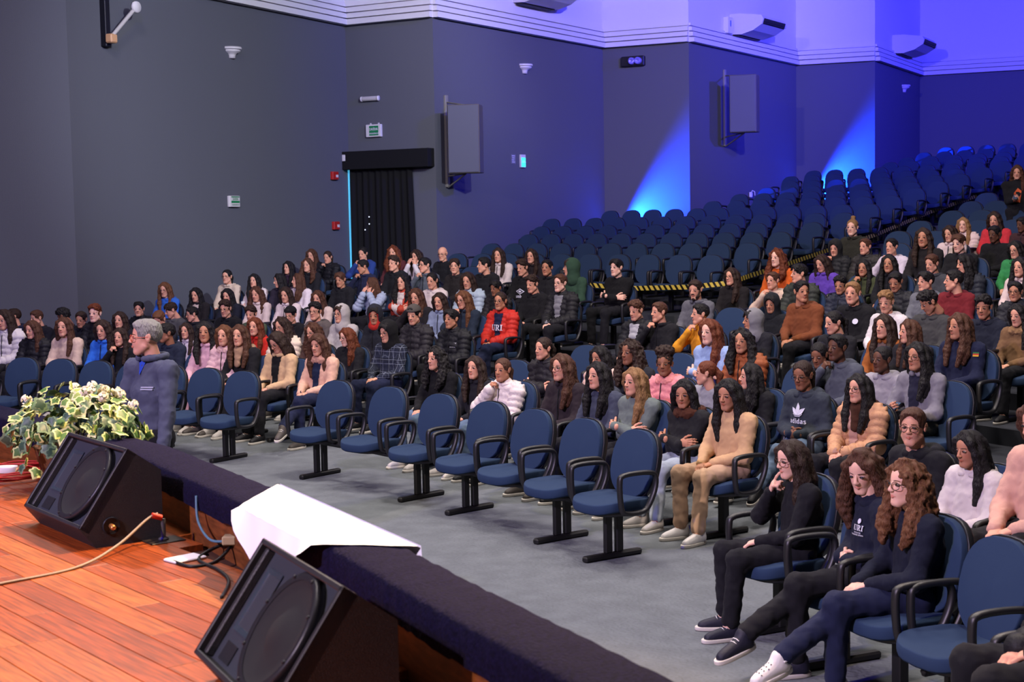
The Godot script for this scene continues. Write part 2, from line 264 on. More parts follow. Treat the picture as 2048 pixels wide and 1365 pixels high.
const CHAIRS = [
"1 1.56 -8.74 0.00 -63 o|blue auditorium chair under the person with long dark hair in black knit sweater finger at",
"1 1.78 -8.06 0.00 -65 o|blue auditorium chair under the person with long wavy brown hair in navy hoodie with a",
"1 1.94 -7.46 0.00 -67 o|blue auditorium chair under the person with wavy light brown half-up hair and round glasses in",
"1 2.26 -6.01 0.00 -72 o|blue auditorium chair under the person with black padded jacket at the end of the front",
"2 -7.03 -20.51 0.00 -22 o|blue auditorium chair under the person with long dark hair in white jacket at the wall",
"2 -6.51 -20.20 0.00 -24 o|blue auditorium chair under the person with long brown hair in shiny black jacket beside cream",
"2 -5.99 -19.86 0.00 -25 o|blue auditorium chair under the person with long brown hair in cream roll-neck sweater",
"2 -5.48 -19.52 0.00 -27 o|blue auditorium chair under the person with long brown hair in bright blue jacket",
"2 -4.98 -19.16 0.00 -29 o|blue auditorium chair under the person with long dark hair in black top fist against the",
"2 -4.49 -18.78 0.00 -30 o|blue auditorium chair under the person with short black hair in navy hoodie behind the standing",
"2 -4.01 -18.40 0.00 -32 o|blue auditorium chair under the person with long straight black hair in pale pink coat",
"2 -3.54 -18.00 0.00 -33 o|blue auditorium chair under the person with face half sunk in the fur collar of a",
"2 -3.09 -17.59 0.00 -35 o|blue auditorium chair under the person with long auburn hair in black sweater with beige scarf",
"2 -2.64 -17.16 0.00 -36 o|blue auditorium chair under the person with head bowed long hair glasses camel coat over black",
"2 -2.21 -16.73 0.00 -38 o|blue auditorium chair under the person with pale pink wool coat over navy shirt brown fringe",
"2 -0.84 -15.19 0.00 -43 o|blue auditorium chair under the person with long black curls with blond ends in black sweater",
"2 -0.46 -14.70 0.00 -45 o|blue auditorium chair under the person with long dark hair in dark grey coat beside white",
"2 -0.10 -14.21 0.00 -46 o|blue auditorium chair under the person with hair tied back in white puffer jacket fingers at",
"2 0.35 -13.57 0.00 -48 o|blue auditorium chair under the person with very long chestnut hair and glasses in dark zipped",
"2 0.69 -13.05 0.00 -50 o|blue auditorium chair under the person with long straight black hair in slate grey hoodie",
"2 1.01 -12.53 0.00 -51 o|blue auditorium chair under the person with long strawberry blond hair in grey-green fleece arms folded",
"2 1.32 -11.99 0.00 -53 o|blue auditorium chair under the person with black hair in charcoal hooded jacket with brown fur",
"2 1.61 -11.45 0.00 -54 o|blue auditorium chair under the person with long black hair in tan fleece jacket and beige",
"2 2.50 -9.54 0.00 -60 o|blue auditorium chair under the person with short brown hair and glasses in black hoodie behind",
"2 2.73 -8.97 0.00 -61 o|blue auditorium chair under the person with long black hair in cream hoodie at the right",
"2 2.94 -8.40 0.00 -63 o|blue auditorium chair under the person with pink fleece jacket at the end of second row",
"3 -7.95 -23.02 0.03 -23 o|blue auditorium chair under the person with short dark hair in navy jacket with red hood",
"3 -7.43 -22.70 0.03 -24 o|blue auditorium chair under the person with short brown hair and dark jacket head behind long",
"3 -6.91 -22.37 0.03 -25 o|blue auditorium chair under the person with bushy black hair turned away in dark jacket",
"3 -6.40 -22.03 0.03 -26 o|blue auditorium chair under the person with short dark hair behind the curly ginger head",
"3 -5.89 -21.68 0.03 -28 o|blue auditorium chair under the person with curly ginger hair smiling in black puffer jacket",
"3 -5.40 -21.31 0.03 -29 o|blue auditorium chair under the person with long dark hair in black top behind the fist-propped",
"3 -4.91 -20.94 0.03 -30 o|blue auditorium chair under the person with lowered light brown head behind the grey-jacketed standing person",
"3 -4.43 -20.55 0.03 -31 o|blue auditorium chair under the person with long dark hair in pale jacket between navy hoodie",
"3 -3.46 -19.71 0.03 -34 o|blue auditorium chair under the person with long reddish hair in black jacket with red lining",
"3 -3.00 -19.30 0.03 -35 o|blue auditorium chair under the person with wavy brown hair and glasses in cream quilted coat",
"3 -2.56 -18.87 0.03 -36 o|blue auditorium chair under the person with curly brown hair and round glasses in brown top",
"3 -2.08 -18.39 0.03 -38 o|blue auditorium chair under the person with long auburn hair and glasses in black hoodie with",
"3 -1.54 -17.82 0.03 -39 o|blue auditorium chair under the person with black hood up glasses dark plaid shirt last seat",
"3 0.27 -15.63 0.03 -45 o|blue auditorium chair under the person with hair pulled back in black quilted jacket arms folded",
"3 0.72 -15.02 0.03 -47 o|blue auditorium chair under the person with black hair in pale pink puffer jacket",
"3 1.07 -14.51 0.03 -48 o|blue auditorium chair under the person with long brown ringlets in dark jacket",
"3 1.41 -14.00 0.03 -49 o|blue auditorium chair under the person with curly updo in pink puffer jacket with fur collar",
"3 1.74 -13.48 0.03 -50 o|blue auditorium chair under the person with copper hair tied back grey and white sweater in",
"3 2.05 -12.95 0.03 -52 o|blue auditorium chair under the person with black hair across the cheek black hoodie with white",
"3 2.36 -12.42 0.03 -53 o|blue auditorium chair under the person with navy grey hoodie with a white three-leaf logo and",
"3 2.69 -11.81 0.03 -54 o|blue auditorium chair under the person with dark hair glasses brown scarf and tan quilted coat",
"4 -5.90 -23.53 0.11 -29 o|blue auditorium chair under the person with straight dark fringe in black puffer jacket by the",
"4 -5.33 -23.09 0.11 -30 o|blue auditorium chair under the person with dark bowl-cut hair bent forward in grey hooded jacket",
"4 -4.85 -22.71 0.11 -31 o|blue auditorium chair under the person with black hair and glasses in profile dark top",
"4 -4.31 -22.26 0.11 -32 o|blue auditorium chair under the person with wavy dark hair and glasses in black hoodie",
"4 -3.84 -21.85 0.11 -33 o|blue auditorium chair under the person with curly dark hair in green striped jacket",
"4 -3.23 -21.30 0.11 -35 o|blue auditorium chair under the person with black knitted hat and glasses hand on the chin",
"4 -2.79 -20.88 0.11 -36 o|blue auditorium chair under the person with dark wavy hair and glasses smiling in grey hoodie",
"4 -2.35 -20.45 0.11 -37 o|blue auditorium chair under the person with light grey hood up with glasses",
"4 -1.88 -19.98 0.11 -38 o|blue auditorium chair under the person with dark hood with red lining up over the head",
"4 -1.32 -19.38 0.11 -39 o|blue auditorium chair under the person with grey cap and dark brown puffer jacket",
"4 -0.81 -18.82 0.11 -41 o|blue auditorium chair under the person with shaggy black hair in black jacket with white letters",
"4 1.93 -15.25 0.11 -48 o|blue auditorium chair under the person with long auburn hair in light blue fleece arms folded",
"4 2.26 -14.74 0.11 -49 o|blue auditorium chair under the person with black wavy hair in rust brown quilted jacket",
"4 2.62 -14.17 0.11 -50 o|blue auditorium chair under the person with tied-back hair and yellow clip behind the three-leaf hoodie",
"4 2.94 -13.65 0.11 -51 o|blue auditorium chair under the person with close-cropped hair in grey hoodie thumb at the chin",
"4 3.24 -13.11 0.11 -53 o|blue auditorium chair under the person with small bun in light grey hoodie",
"4 3.54 -12.57 0.11 -54 o|blue auditorium chair under the person with long black hair glasses and grey cardigan phone in",
"5 -5.91 -25.37 0.27 -30 o|blue auditorium chair under the person with long copper blond hair and glasses in blue hoodie",
"5 -5.28 -24.87 0.27 -31 o|blue auditorium chair under the person with long black hair in dark coat beside grey wall",
"5 -4.66 -24.36 0.27 -32 o|blue auditorium chair under the person with straight black hair in front of the cream coat",
"5 -4.11 -23.89 0.27 -33 o|blue auditorium chair under the person with long brown waves in white top",
"5 -3.57 -23.40 0.27 -34 o|blue auditorium chair under the person with long dark brown hair in white jacket",
"5 -3.00 -22.88 0.27 -35 o|blue auditorium chair under the person with brown hair hidden behind grinning person with glasses pale",
"5 -1.47 -21.35 0.27 -39 o|blue auditorium chair under the person with long brown hair in black print top hand at",
"5 -1.05 -20.90 0.27 -39 o|blue auditorium chair under the person with long brown hair in pale blue shirt",
"5 -0.64 -20.44 0.27 -40 o|blue auditorium chair under the person with long light brown hair and glasses in navy sweater",
"5 -0.20 -19.94 0.27 -41 o|blue auditorium chair under the person with bright red puffer jacket over navy shirt with white",
"5 1.37 -17.99 0.27 -45 o|blue auditorium chair under the person with short light brown hair in black puffer jacket by",
"5 1.74 -17.49 0.27 -46 o|blue auditorium chair under the person with brown hair in black jacket fist against the mouth",
"5 2.10 -16.99 0.27 -47 o|blue auditorium chair under the person with bright yellow hoodie hand at the mouth",
"5 2.57 -16.31 0.27 -48 o|blue auditorium chair under the person with grey hood up over a dark jacket",
"5 3.20 -15.35 0.27 -50 o|blue auditorium chair under the person with black hair tied back in black top beside empty",
"5 3.53 -14.83 0.27 -51 o|blue auditorium chair under the person with long brown hair in rust orange fleece coat",
"5 3.84 -14.30 0.27 -51 o|blue auditorium chair under the person with long brown hair in black jacket beside rust fleece",
"5 4.15 -13.77 0.27 -52 o|blue auditorium chair under the person with long brown hair in navy top with a small",
"6 -5.07 -26.51 0.43 -32 o|blue auditorium chair under the person with hair tied back and glasses in cream wool coat",
"6 -4.51 -26.03 0.43 -33 o|blue auditorium chair under the person with long black hair in white jacket holding a paper",
"6 -4.04 -25.62 0.43 -34 o|blue auditorium chair under the person with black hair turned aside dark purple jacket",
"6 -3.59 -25.21 0.43 -34 o|blue auditorium chair under the person with long auburn hair in white top seen in profile",
"6 -2.84 -24.51 0.43 -36 o|blue auditorium chair under the person with brown fringe in black hoodie with red hood lining",
"6 -2.27 -23.96 0.43 -37 o|blue auditorium chair under the person with pale blue jacket both hands over the face",
"6 -1.75 -23.43 0.43 -38 o|blue auditorium chair under the person with long black curls in red quilted vest",
"6 -1.26 -22.92 0.43 -39 o|blue auditorium chair under the person with dark hair pulled back in cream hoodie",
"6 -0.69 -22.31 0.43 -40 o|blue auditorium chair under the person with long dark hair in pale blue puffer jacket",
"6 -0.27 -21.84 0.43 -40 o|blue auditorium chair under the person with black bowl-cut hair in dark puffer jacket",
"6 0.24 -21.26 0.43 -41 o|blue auditorium chair under the person with short curly hair in black hooded jacket",
"6 0.63 -20.78 0.43 -42 o|blue auditorium chair under the person with short brown hair and glasses in dark quilted jacket",
"6 2.25 -18.72 0.43 -46 o|blue auditorium chair under the person with bearded in grey buttoned jacket",
"6 2.99 -17.70 0.43 -47 o|blue auditorium chair under the person with black hood up over a dark fringe arms low",
"6 3.33 -17.19 0.43 -48 o|blue auditorium chair under the person with short black hair in rust brown hoodie smiling to",
"6 3.68 -16.67 0.43 -49 o|blue auditorium chair under the person with blond short hair in black hoodie with a round",
"6 4.02 -16.15 0.43 -50 o|blue auditorium chair under the person with bleached curls in white hoodie",
"6 4.34 -15.63 0.43 -50 o|blue auditorium chair under the person with dark curly hair head bowed in grey hoodie",
"6 4.66 -15.10 0.43 -51 o|blue auditorium chair under the person with short dark curls in navy hoodie",
"6 4.97 -14.57 0.43 -52 o|blue auditorium chair under the person with long black hair in brown coat with fur trim",
"7 -4.15 -27.51 0.60 -34 o|blue auditorium chair under the person with long black hair smiling in purple jacket",
"7 -3.69 -27.10 0.60 -34 o|blue auditorium chair under the person with long wavy brown hair smiling in black jacket",
"7 -2.62 -26.09 0.60 -36 o|blue auditorium chair under the person with short black hair in navy top hand at the",
"7 -2.04 -25.52 0.60 -37 o|blue auditorium chair under the person with short curls in black hoodie with cords",
"7 -1.48 -24.95 0.60 -38 o|blue auditorium chair under the person with black hair and glasses in grey top hand at",
"7 -0.96 -24.40 0.60 -39 o|blue auditorium chair under the person with dark fringe smiling in brown-black hoodie",
"7 -0.48 -23.89 0.60 -40 o|blue auditorium chair under the person with short black hair in profile black hoodie",
"7 0.09 -23.25 0.60 -41 o|blue auditorium chair under the person with curly hair in black sweatshirt with a white diamond",
"7 0.49 -22.79 0.60 -41 o|blue auditorium chair under the person with short dark hair and thin beard in black jacket",
"7 0.89 -22.32 0.60 -42 o|blue auditorium chair under the person with dark green hood up in profile",
"7 1.47 -21.61 0.60 -43 o|blue auditorium chair under the person with black hair in black sweater arms folded by the",
"7 2.87 -19.81 0.60 -46 o|blue auditorium chair under the person with long dark hair and glasses in black coat hands",
"7 3.26 -19.27 0.60 -46 o|blue auditorium chair under the person with short brown hair in cream hoodie hand on the",
"7 3.62 -18.77 0.60 -47 o|blue auditorium chair under the person with dark hair and camouflage jacket turned aside",
"7 3.97 -18.26 0.60 -48 o|blue auditorium chair under the person with dark hair in speckled puffer behind the blond head",
"7 4.35 -17.69 0.60 -49 o|blue auditorium chair under the person with short black hair eyes lowered in black puffer jacket",
"7 4.69 -17.17 0.60 -49 o|blue auditorium chair under the person with dark fringe laughing in grey hoodie",
"7 5.02 -16.65 0.60 -50 o|blue auditorium chair under the person with black hair in dark red hoodie in profile",
"7 5.37 -16.08 0.60 -51 o|blue auditorium chair under the person with black hair and glasses grinning in dark puffer jacket",
"8 -3.95 -29.13 0.77 -34 o|blue auditorium chair under the person with brown hair behind the smiling wavy-haired person black jacket",
"8 -3.50 -28.71 0.77 -35 o|blue auditorium chair under the person with dark hair tied back in black jacket hand over",
"8 -2.81 -28.06 0.77 -36 o|blue auditorium chair under the person with blue and orange jacket hand at the ear by",
"8 -2.19 -27.46 0.77 -37 o|blue auditorium chair under the person with bright ginger hair in dark red top by the",
"8 -1.74 -27.01 0.77 -37 o|blue auditorium chair under the person with long dark hair in white top both hands over",
"8 -1.25 -26.50 0.77 -38 o|blue auditorium chair under the person with bald with glasses in black sweater",
"8 -0.25 -25.44 0.77 -40 o|blue auditorium chair under the person with long brown hair in white and black jacket",
"8 0.30 -24.83 0.77 -40 o|blue auditorium chair under the person with long dark hair with auburn ends dark jacket",
"8 3.67 -20.65 0.77 -46 o|blue auditorium chair under the person with bright orange hoodie reddish curls",
"8 4.10 -20.05 0.77 -47 o|blue auditorium chair under the person with violet coat long dark hair",
"8 4.45 -19.54 0.77 -47 o|blue auditorium chair under the person with black hair in olive jacket hand at the mouth",
"8 4.80 -19.04 0.77 -48 o|blue auditorium chair under the person with very long straight black hair in dark jacket",
"8 5.14 -18.52 0.77 -49 o|blue auditorium chair under the person with short brown hair in dark grey hoodie behind a",
"8 5.48 -18.01 0.77 -49 o|blue auditorium chair under the person with long dark hair with fringe in navy puffer jacket",
"8 5.87 -17.40 0.77 -50 o|blue auditorium chair under the person with black hair in cream jacket beside green hoodie",
"9 4.47 -21.48 0.96 -46 o|blue auditorium chair under the person with black padded hood up hand at the mouth",
"9 4.83 -20.98 0.96 -47 o|blue auditorium chair under the person with short brown hair in olive black puffer jacket",
"9 5.18 -20.47 0.96 -47 o|blue auditorium chair under the person with black hair in white hoodie hand at the cheek",
"9 5.53 -19.97 0.96 -48 o|blue auditorium chair under the person with long dark hair chin up in black print top",
"9 5.87 -19.46 0.96 -48 o|blue auditorium chair under the person with straight brown fringe in black sweater",
"9 6.29 -18.81 0.96 -49 o|blue auditorium chair under the person with long dark hair and glasses in green hoodie",
"10 5.09 -22.56 1.12 -46 o|blue auditorium chair under the person with blond topknot dark olive coat above the black hood",
"10 6.13 -21.09 1.12 -48 o|blue auditorium chair under the person with long dark hair in white jacket over black",
"10 6.55 -20.46 1.12 -48 o|blue auditorium chair under the person with short black hair in black sweater in front of",
"11 6.63 -22.35 1.28 -47 o|blue auditorium chair under the person with long blond hair in white quilted jacket",
"11 6.98 -21.84 1.28 -48 o|blue auditorium chair under the person with dark hair in bright red jacket",
"11 7.32 -21.33 1.28 -48 o|blue auditorium chair under the person with shaved head in dark brown jacket at the row's",
"1 -3.01 -15.72 0.00 -35 f|empty blue front-row chair with black arms, first from the aisle toward the standing person",
"1 -3.48 -16.14 0.00 -33 f|empty blue front-row chair with black arms, second from the aisle toward the standing person",
"1 -3.96 -16.54 0.00 -31 f|empty blue front-row chair with black arms, third from the aisle toward the standing person",
"1 -4.46 -16.93 0.00 -29 f|empty blue front-row chair with black arms, fourth from the aisle toward the standing person",
"1 -4.97 -17.29 0.00 -26 f|empty blue front-row chair with black arms, fifth from the aisle toward the standing person",
"1 -5.50 -17.64 0.00 -24 f|empty blue front-row chair with black arms, sixth from the aisle toward the standing person",
"1 -6.04 -17.96 0.00 -22 f|empty blue front-row chair with black arms, seventh from the aisle toward the standing person",
"1 -1.90 -14.59 0.00 -40 f|empty blue front-row chair with black arm loops, first of seven between the two aisles",
"1 -1.33 -13.93 0.00 -43 f|empty blue front-row chair with black arm loops, second of seven between the two aisles",
"1 -0.83 -13.28 0.00 -46 f|empty blue front-row chair with black arm loops, third of seven between the two aisles",
"1 -0.38 -12.63 0.00 -48 f|empty blue front-row chair with black arm loops, fourth of seven between the two aisles",
"1 -0.01 -12.05 0.00 -51 f|empty blue front-row chair with black arm loops, fifth of seven between the two aisles",
"1 0.36 -11.42 0.00 -53 f|empty blue front-row chair with black arm loops, sixth of seven between the two aisles",
"1 0.71 -10.76 0.00 -56 f|empty blue front-row chair with black arm loops, seventh of seven between the two aisles",
"1 2.08 -6.91 0.00 -69 f|empty blue front-row chair beside the person in white clogs",
"3 -0.13 -16.15 0.03 -44 e|empty blue auditorium chair beside the black quilted jacket, third row",
"4 0.69 -16.98 0.11 -45 e|empty blue auditorium chair behind the pale pink puffer jacket, fourth row",
"4 1.31 -16.15 0.11 -46 e|empty blue auditorium chair behind the curly updo, fourth row",
"4 1.61 -15.72 0.11 -47 e|empty blue auditorium chair beside the light blue fleece, fourth row",
"6 2.55 -18.32 0.43 -46 e|empty blue auditorium chair beside the bearded person, sixth row",
"8 -0.83 -26.07 0.77 -39 e|empty blue auditorium chair beside the bald person, eighth row",
"9 2.99 -23.44 0.96 -44 e|empty blue chair behind the striped tape, ninth row, first from the taped aisle",
"9 2.56 -23.99 0.96 -43 e|empty blue chair behind the striped tape, ninth row, second from the taped aisle",
"9 2.11 -24.53 0.96 -43 e|empty blue chair behind the striped tape, ninth row, third from the taped aisle",
"9 1.67 -25.07 0.96 -42 e|empty blue chair behind the striped tape, ninth row, fourth from the taped aisle",
"9 1.21 -25.61 0.96 -41 e|empty blue chair behind the striped tape, ninth row, fifth from the taped aisle",
"9 0.75 -26.14 0.96 -41 e|empty blue chair behind the striped tape, ninth row, sixth from the taped aisle",
"9 0.28 -26.66 0.96 -40 e|empty blue chair behind the striped tape, ninth row, seventh from the taped aisle",
"9 -0.19 -27.18 0.96 -39 e|empty blue chair behind the striped tape, ninth row, eighth from the taped aisle",
"9 -0.67 -27.69 0.96 -39 e|empty blue chair behind the striped tape, ninth row, ninth from the taped aisle",
"9 -1.15 -28.20 0.96 -38 e|empty blue chair behind the striped tape, ninth row, tenth from the taped aisle",
"10 3.72 -24.39 1.12 -44 e|empty blue chair behind the striped tape, tenth row, first from the taped aisle",
"10 3.32 -24.91 1.12 -44 e|empty blue chair behind the striped tape, tenth row, second from the taped aisle",
"10 2.91 -25.41 1.12 -43 e|empty blue chair behind the striped tape, tenth row, third from the taped aisle",
"10 2.50 -25.92 1.12 -42 e|empty blue chair behind the striped tape, tenth row, fourth from the taped aisle",
"10 2.08 -26.42 1.12 -42 e|empty blue chair behind the striped tape, tenth row, fifth from the taped aisle",
"10 1.66 -26.92 1.12 -41 e|empty blue chair behind the striped tape, tenth row, sixth from the taped aisle",
"10 1.23 -27.41 1.12 -41 e|empty blue chair behind the striped tape, tenth row, seventh from the taped aisle",
"10 0.80 -27.90 1.12 -40 e|empty blue chair behind the striped tape, tenth row, eighth from the taped aisle",
"10 0.36 -28.38 1.12 -40 e|empty blue chair behind the striped tape, tenth row, ninth from the taped aisle",
"10 -0.08 -28.86 1.12 -39 e|empty blue chair behind the striped tape, tenth row, tenth from the taped aisle",
"10 -0.52 -29.33 1.12 -39 e|empty blue chair behind the striped tape, tenth row, eleventh from the taped aisle",
"11 4.42 -25.37 1.28 -44 e|empty blue chair behind the striped tape, eleventh row, first from the taped aisle",
"11 4.03 -25.88 1.28 -44 e|empty blue chair behind the striped tape, eleventh row, second from the taped aisle",
"11 3.62 -26.39 1.28 -43 e|empty blue chair behind the striped tape, eleventh row, third from the taped aisle",
"11 3.21 -26.90 1.28 -43 e|empty blue chair behind the striped tape, eleventh row, fourth from the taped aisle",
"11 2.80 -27.40 1.28 -42 e|empty blue chair behind the striped tape, eleventh row, fifth from the taped aisle",
"11 2.38 -27.90 1.28 -42 e|empty blue chair behind the striped tape, eleventh row, sixth from the taped aisle",
"11 1.96 -28.39 1.28 -41 e|empty blue chair behind the striped tape, eleventh row, seventh from the taped aisle",
"11 1.53 -28.88 1.28 -41 e|empty blue chair behind the striped tape, eleventh row, eighth from the taped aisle",
"11 1.10 -29.37 1.28 -40 e|empty blue chair behind the striped tape, eleventh row, ninth from the taped aisle",
"11 0.67 -29.85 1.28 -40 e|empty blue chair behind the striped tape, eleventh row, tenth from the taped aisle",
"11 0.23 -30.33 1.28 -39 e|empty blue chair behind the striped tape, eleventh row, eleventh from the taped aisle",
"12 5.15 -26.31 1.43 -45 e|empty blue chair behind the striped tape, twelfth row, first from the taped aisle",
"12 4.75 -26.83 1.43 -44 e|empty blue chair behind the striped tape, twelfth row, second from the taped aisle",
"12 4.35 -27.35 1.43 -44 e|empty blue chair behind the striped tape, twelfth row, third from the taped aisle",
"12 3.94 -27.86 1.43 -43 e|empty blue chair behind the striped tape, twelfth row, fourth from the taped aisle",
"12 3.52 -28.37 1.43 -43 e|empty blue chair behind the striped tape, twelfth row, fifth from the taped aisle",
"12 3.11 -28.87 1.43 -42 e|empty blue chair behind the striped tape, twelfth row, sixth from the taped aisle",
"12 2.69 -29.37 1.43 -42 e|empty blue chair behind the striped tape, twelfth row, seventh from the taped aisle",
"12 2.26 -29.87 1.43 -41 e|empty blue chair behind the striped tape, twelfth row, eighth from the taped aisle",
"12 1.83 -30.36 1.43 -41 e|empty blue chair behind the striped tape, twelfth row, ninth from the taped aisle",
"12 1.40 -30.85 1.43 -40 e|empty blue chair behind the striped tape, twelfth row, tenth from the taped aisle",
"12 0.96 -31.34 1.43 -40 e|empty blue chair behind the striped tape, twelfth row, eleventh from the taped aisle",
"12 0.52 -31.82 1.43 -39 e|empty blue chair behind the striped tape, twelfth row, twelfth from the taped aisle",
"13 5.91 -27.22 1.59 -45 e|empty blue chair behind the striped tape, thirteenth row, first from the taped aisle",
"13 5.50 -27.75 1.59 -44 e|empty blue chair behind the striped tape, thirteenth row, second from the taped aisle",
"13 5.09 -28.28 1.59 -44 e|empty blue chair behind the striped tape, thirteenth row, third from the taped aisle",
"13 4.68 -28.80 1.59 -43 e|empty blue chair behind the striped tape, thirteenth row, fourth from the taped aisle",
"13 4.26 -29.32 1.59 -43 e|empty blue chair behind the striped tape, thirteenth row, fifth from the taped aisle",
"13 3.84 -29.83 1.59 -43 e|empty blue chair behind the striped tape, thirteenth row, sixth from the taped aisle",
"13 3.41 -30.35 1.59 -42 e|empty blue chair behind the striped tape, thirteenth row, seventh from the taped aisle",
"13 2.98 -30.85 1.59 -42 e|empty blue chair behind the striped tape, thirteenth row, eighth from the taped aisle",
"13 2.55 -31.36 1.59 -41 e|empty blue chair behind the striped tape, thirteenth row, ninth from the taped aisle",
"13 2.11 -31.86 1.59 -41 e|empty blue chair behind the striped tape, thirteenth row, tenth from the taped aisle",
"13 1.67 -32.36 1.59 -40 e|empty blue chair behind the striped tape, thirteenth row, eleventh from the taped aisle",
"13 1.23 -32.86 1.59 -40 e|empty blue chair behind the striped tape, thirteenth row, twelfth from the taped aisle",
"13 0.78 -33.35 1.59 -39 e|empty blue chair behind the striped tape, thirteenth row, thirteenth from the taped aisle",
"14 6.60 -28.20 1.75 -45 e|empty blue chair behind the striped tape, fourteenth row, first from the taped aisle",
"14 6.21 -28.71 1.75 -45 e|empty blue chair behind the striped tape, fourteenth row, second from the taped aisle",
"14 5.82 -29.22 1.75 -44 e|empty blue chair behind the striped tape, fourteenth row, third from the taped aisle",
"14 5.42 -29.73 1.75 -44 e|empty blue chair behind the striped tape, fourteenth row, fourth from the taped aisle",
"14 5.02 -30.24 1.75 -43 e|empty blue chair behind the striped tape, fourteenth row, fifth from the taped aisle",
"14 4.62 -30.74 1.75 -43 e|empty blue chair behind the striped tape, fourteenth row, sixth from the taped aisle",
"14 4.21 -31.23 1.75 -42 e|empty blue chair behind the striped tape, fourteenth row, seventh from the taped aisle",
"14 3.80 -31.73 1.75 -42 e|empty blue chair behind the striped tape, fourteenth row, eighth from the taped aisle",
"14 3.38 -32.22 1.75 -42 e|empty blue chair behind the striped tape, fourteenth row, ninth from the taped aisle",
"14 2.96 -32.71 1.75 -41 e|empty blue chair behind the striped tape, fourteenth row, tenth from the taped aisle",
"14 2.54 -33.20 1.75 -41 e|empty blue chair behind the striped tape, fourteenth row, eleventh from the taped aisle",
"14 2.11 -33.68 1.75 -40 e|empty blue chair behind the striped tape, fourteenth row, twelfth from the taped aisle",
"15 7.28 -29.22 1.91 -45 e|empty blue chair behind the striped tape, fifteenth row, first from the taped aisle",
"15 6.86 -29.76 1.91 -45 e|empty blue chair behind the striped tape, fifteenth row, second from the taped aisle",
"15 6.45 -30.30 1.91 -44 e|empty blue chair behind the striped tape, fifteenth row, third from the taped aisle",
"15 6.03 -30.84 1.91 -44 e|empty blue chair behind the striped tape, fifteenth row, fourth from the taped aisle",
"15 5.61 -31.37 1.91 -43 e|empty blue chair behind the striped tape, fifteenth row, fifth from the taped aisle",
"15 5.18 -31.90 1.91 -43 e|empty blue chair behind the striped tape, fifteenth row, sixth from the taped aisle",
"15 4.75 -32.43 1.91 -43 e|empty blue chair behind the striped tape, fifteenth row, seventh from the taped aisle",
"15 4.31 -32.95 1.91 -42 e|empty blue chair behind the striped tape, fifteenth row, eighth from the taped aisle",
"16 8.00 -30.16 2.07 -45 e|empty blue chair behind the striped tape, sixteenth row, first from the taped aisle",
"16 7.59 -30.71 2.07 -45 e|empty blue chair behind the striped tape, sixteenth row, second from the taped aisle",
"16 7.18 -31.25 2.07 -44 e|empty blue chair behind the striped tape, sixteenth row, third from the taped aisle",
"16 6.76 -31.78 2.07 -44 e|empty blue chair behind the striped tape, sixteenth row, fourth from the taped aisle",
"16 6.34 -32.32 2.07 -44 e|empty blue chair behind the striped tape, sixteenth row, fifth from the taped aisle",
"16 5.91 -32.85 2.07 -43 e|empty blue chair behind the striped tape, sixteenth row, sixth from the taped aisle",
"16 5.48 -33.38 2.07 -43 e|empty blue chair behind the striped tape, sixteenth row, seventh from the taped aisle",
"16 5.05 -33.91 2.07 -42 e|empty blue chair behind the striped tape, sixteenth row, eighth from the taped aisle",
"17 8.73 -31.10 2.22 -45 e|empty blue chair behind the striped tape, seventeenth row, first from the taped aisle",
"17 8.32 -31.64 2.22 -45 e|empty blue chair behind the striped tape, seventeenth row, second from the taped aisle",
"17 7.91 -32.18 2.22 -45 e|empty blue chair behind the striped tape, seventeenth row, third from the taped aisle",
"17 7.50 -32.71 2.22 -44 e|empty blue chair behind the striped tape, seventeenth row, fourth from the taped aisle",
"17 7.09 -33.24 2.22 -44 e|empty blue chair behind the striped tape, seventeenth row, fifth from the taped aisle",
"17 6.67 -33.77 2.22 -43 e|empty blue chair behind the striped tape, seventeenth row, sixth from the taped aisle",
"17 6.25 -34.30 2.22 -43 e|empty blue chair behind the striped tape, seventeenth row, seventh from the taped aisle",
"17 5.82 -34.82 2.22 -43 e|empty blue chair behind the striped tape, seventeenth row, eighth from the taped aisle",
"18 9.46 -32.03 2.38 -45 e|empty blue chair behind the striped tape, eighteenth row, first from the taped aisle",
"18 9.06 -32.57 2.38 -45 e|empty blue chair behind the striped tape, eighteenth row, second from the taped aisle",
"18 8.65 -33.11 2.38 -45 e|empty blue chair behind the striped tape, eighteenth row, third from the taped aisle",
"18 8.23 -33.65 2.38 -44 e|empty blue chair behind the striped tape, eighteenth row, fourth from the taped aisle",
"18 7.82 -34.19 2.38 -44 e|empty blue chair behind the striped tape, eighteenth row, fifth from the taped aisle",
"18 7.40 -34.72 2.38 -44 e|empty blue chair behind the striped tape, eighteenth row, sixth from the taped aisle",
"18 6.97 -35.26 2.38 -43 e|empty blue chair behind the striped tape, eighteenth row, seventh from the taped aisle",
"18 6.55 -35.78 2.38 -43 e|empty blue chair behind the striped tape, eighteenth row, eighth from the taped aisle",
"19 10.22 -32.93 2.54 -45 e|empty blue chair behind the striped tape, nineteenth row, first from the taped aisle",
"19 9.80 -33.49 2.54 -45 e|empty blue chair behind the striped tape, nineteenth row, second from the taped aisle",
"19 9.39 -34.04 2.54 -45 e|empty blue chair behind the striped tape, nineteenth row, third from the taped aisle",
"19 8.97 -34.59 2.54 -44 e|empty blue chair behind the striped tape, nineteenth row, fourth from the taped aisle",
"19 8.55 -35.13 2.54 -44 e|empty blue chair behind the striped tape, nineteenth row, fifth from the taped aisle",
"19 8.12 -35.68 2.54 -44 e|empty blue chair behind the striped tape, nineteenth row, sixth from the taped aisle",
"19 7.69 -36.22 2.54 -43 e|empty blue chair behind the striped tape, nineteenth row, seventh from the taped aisle",
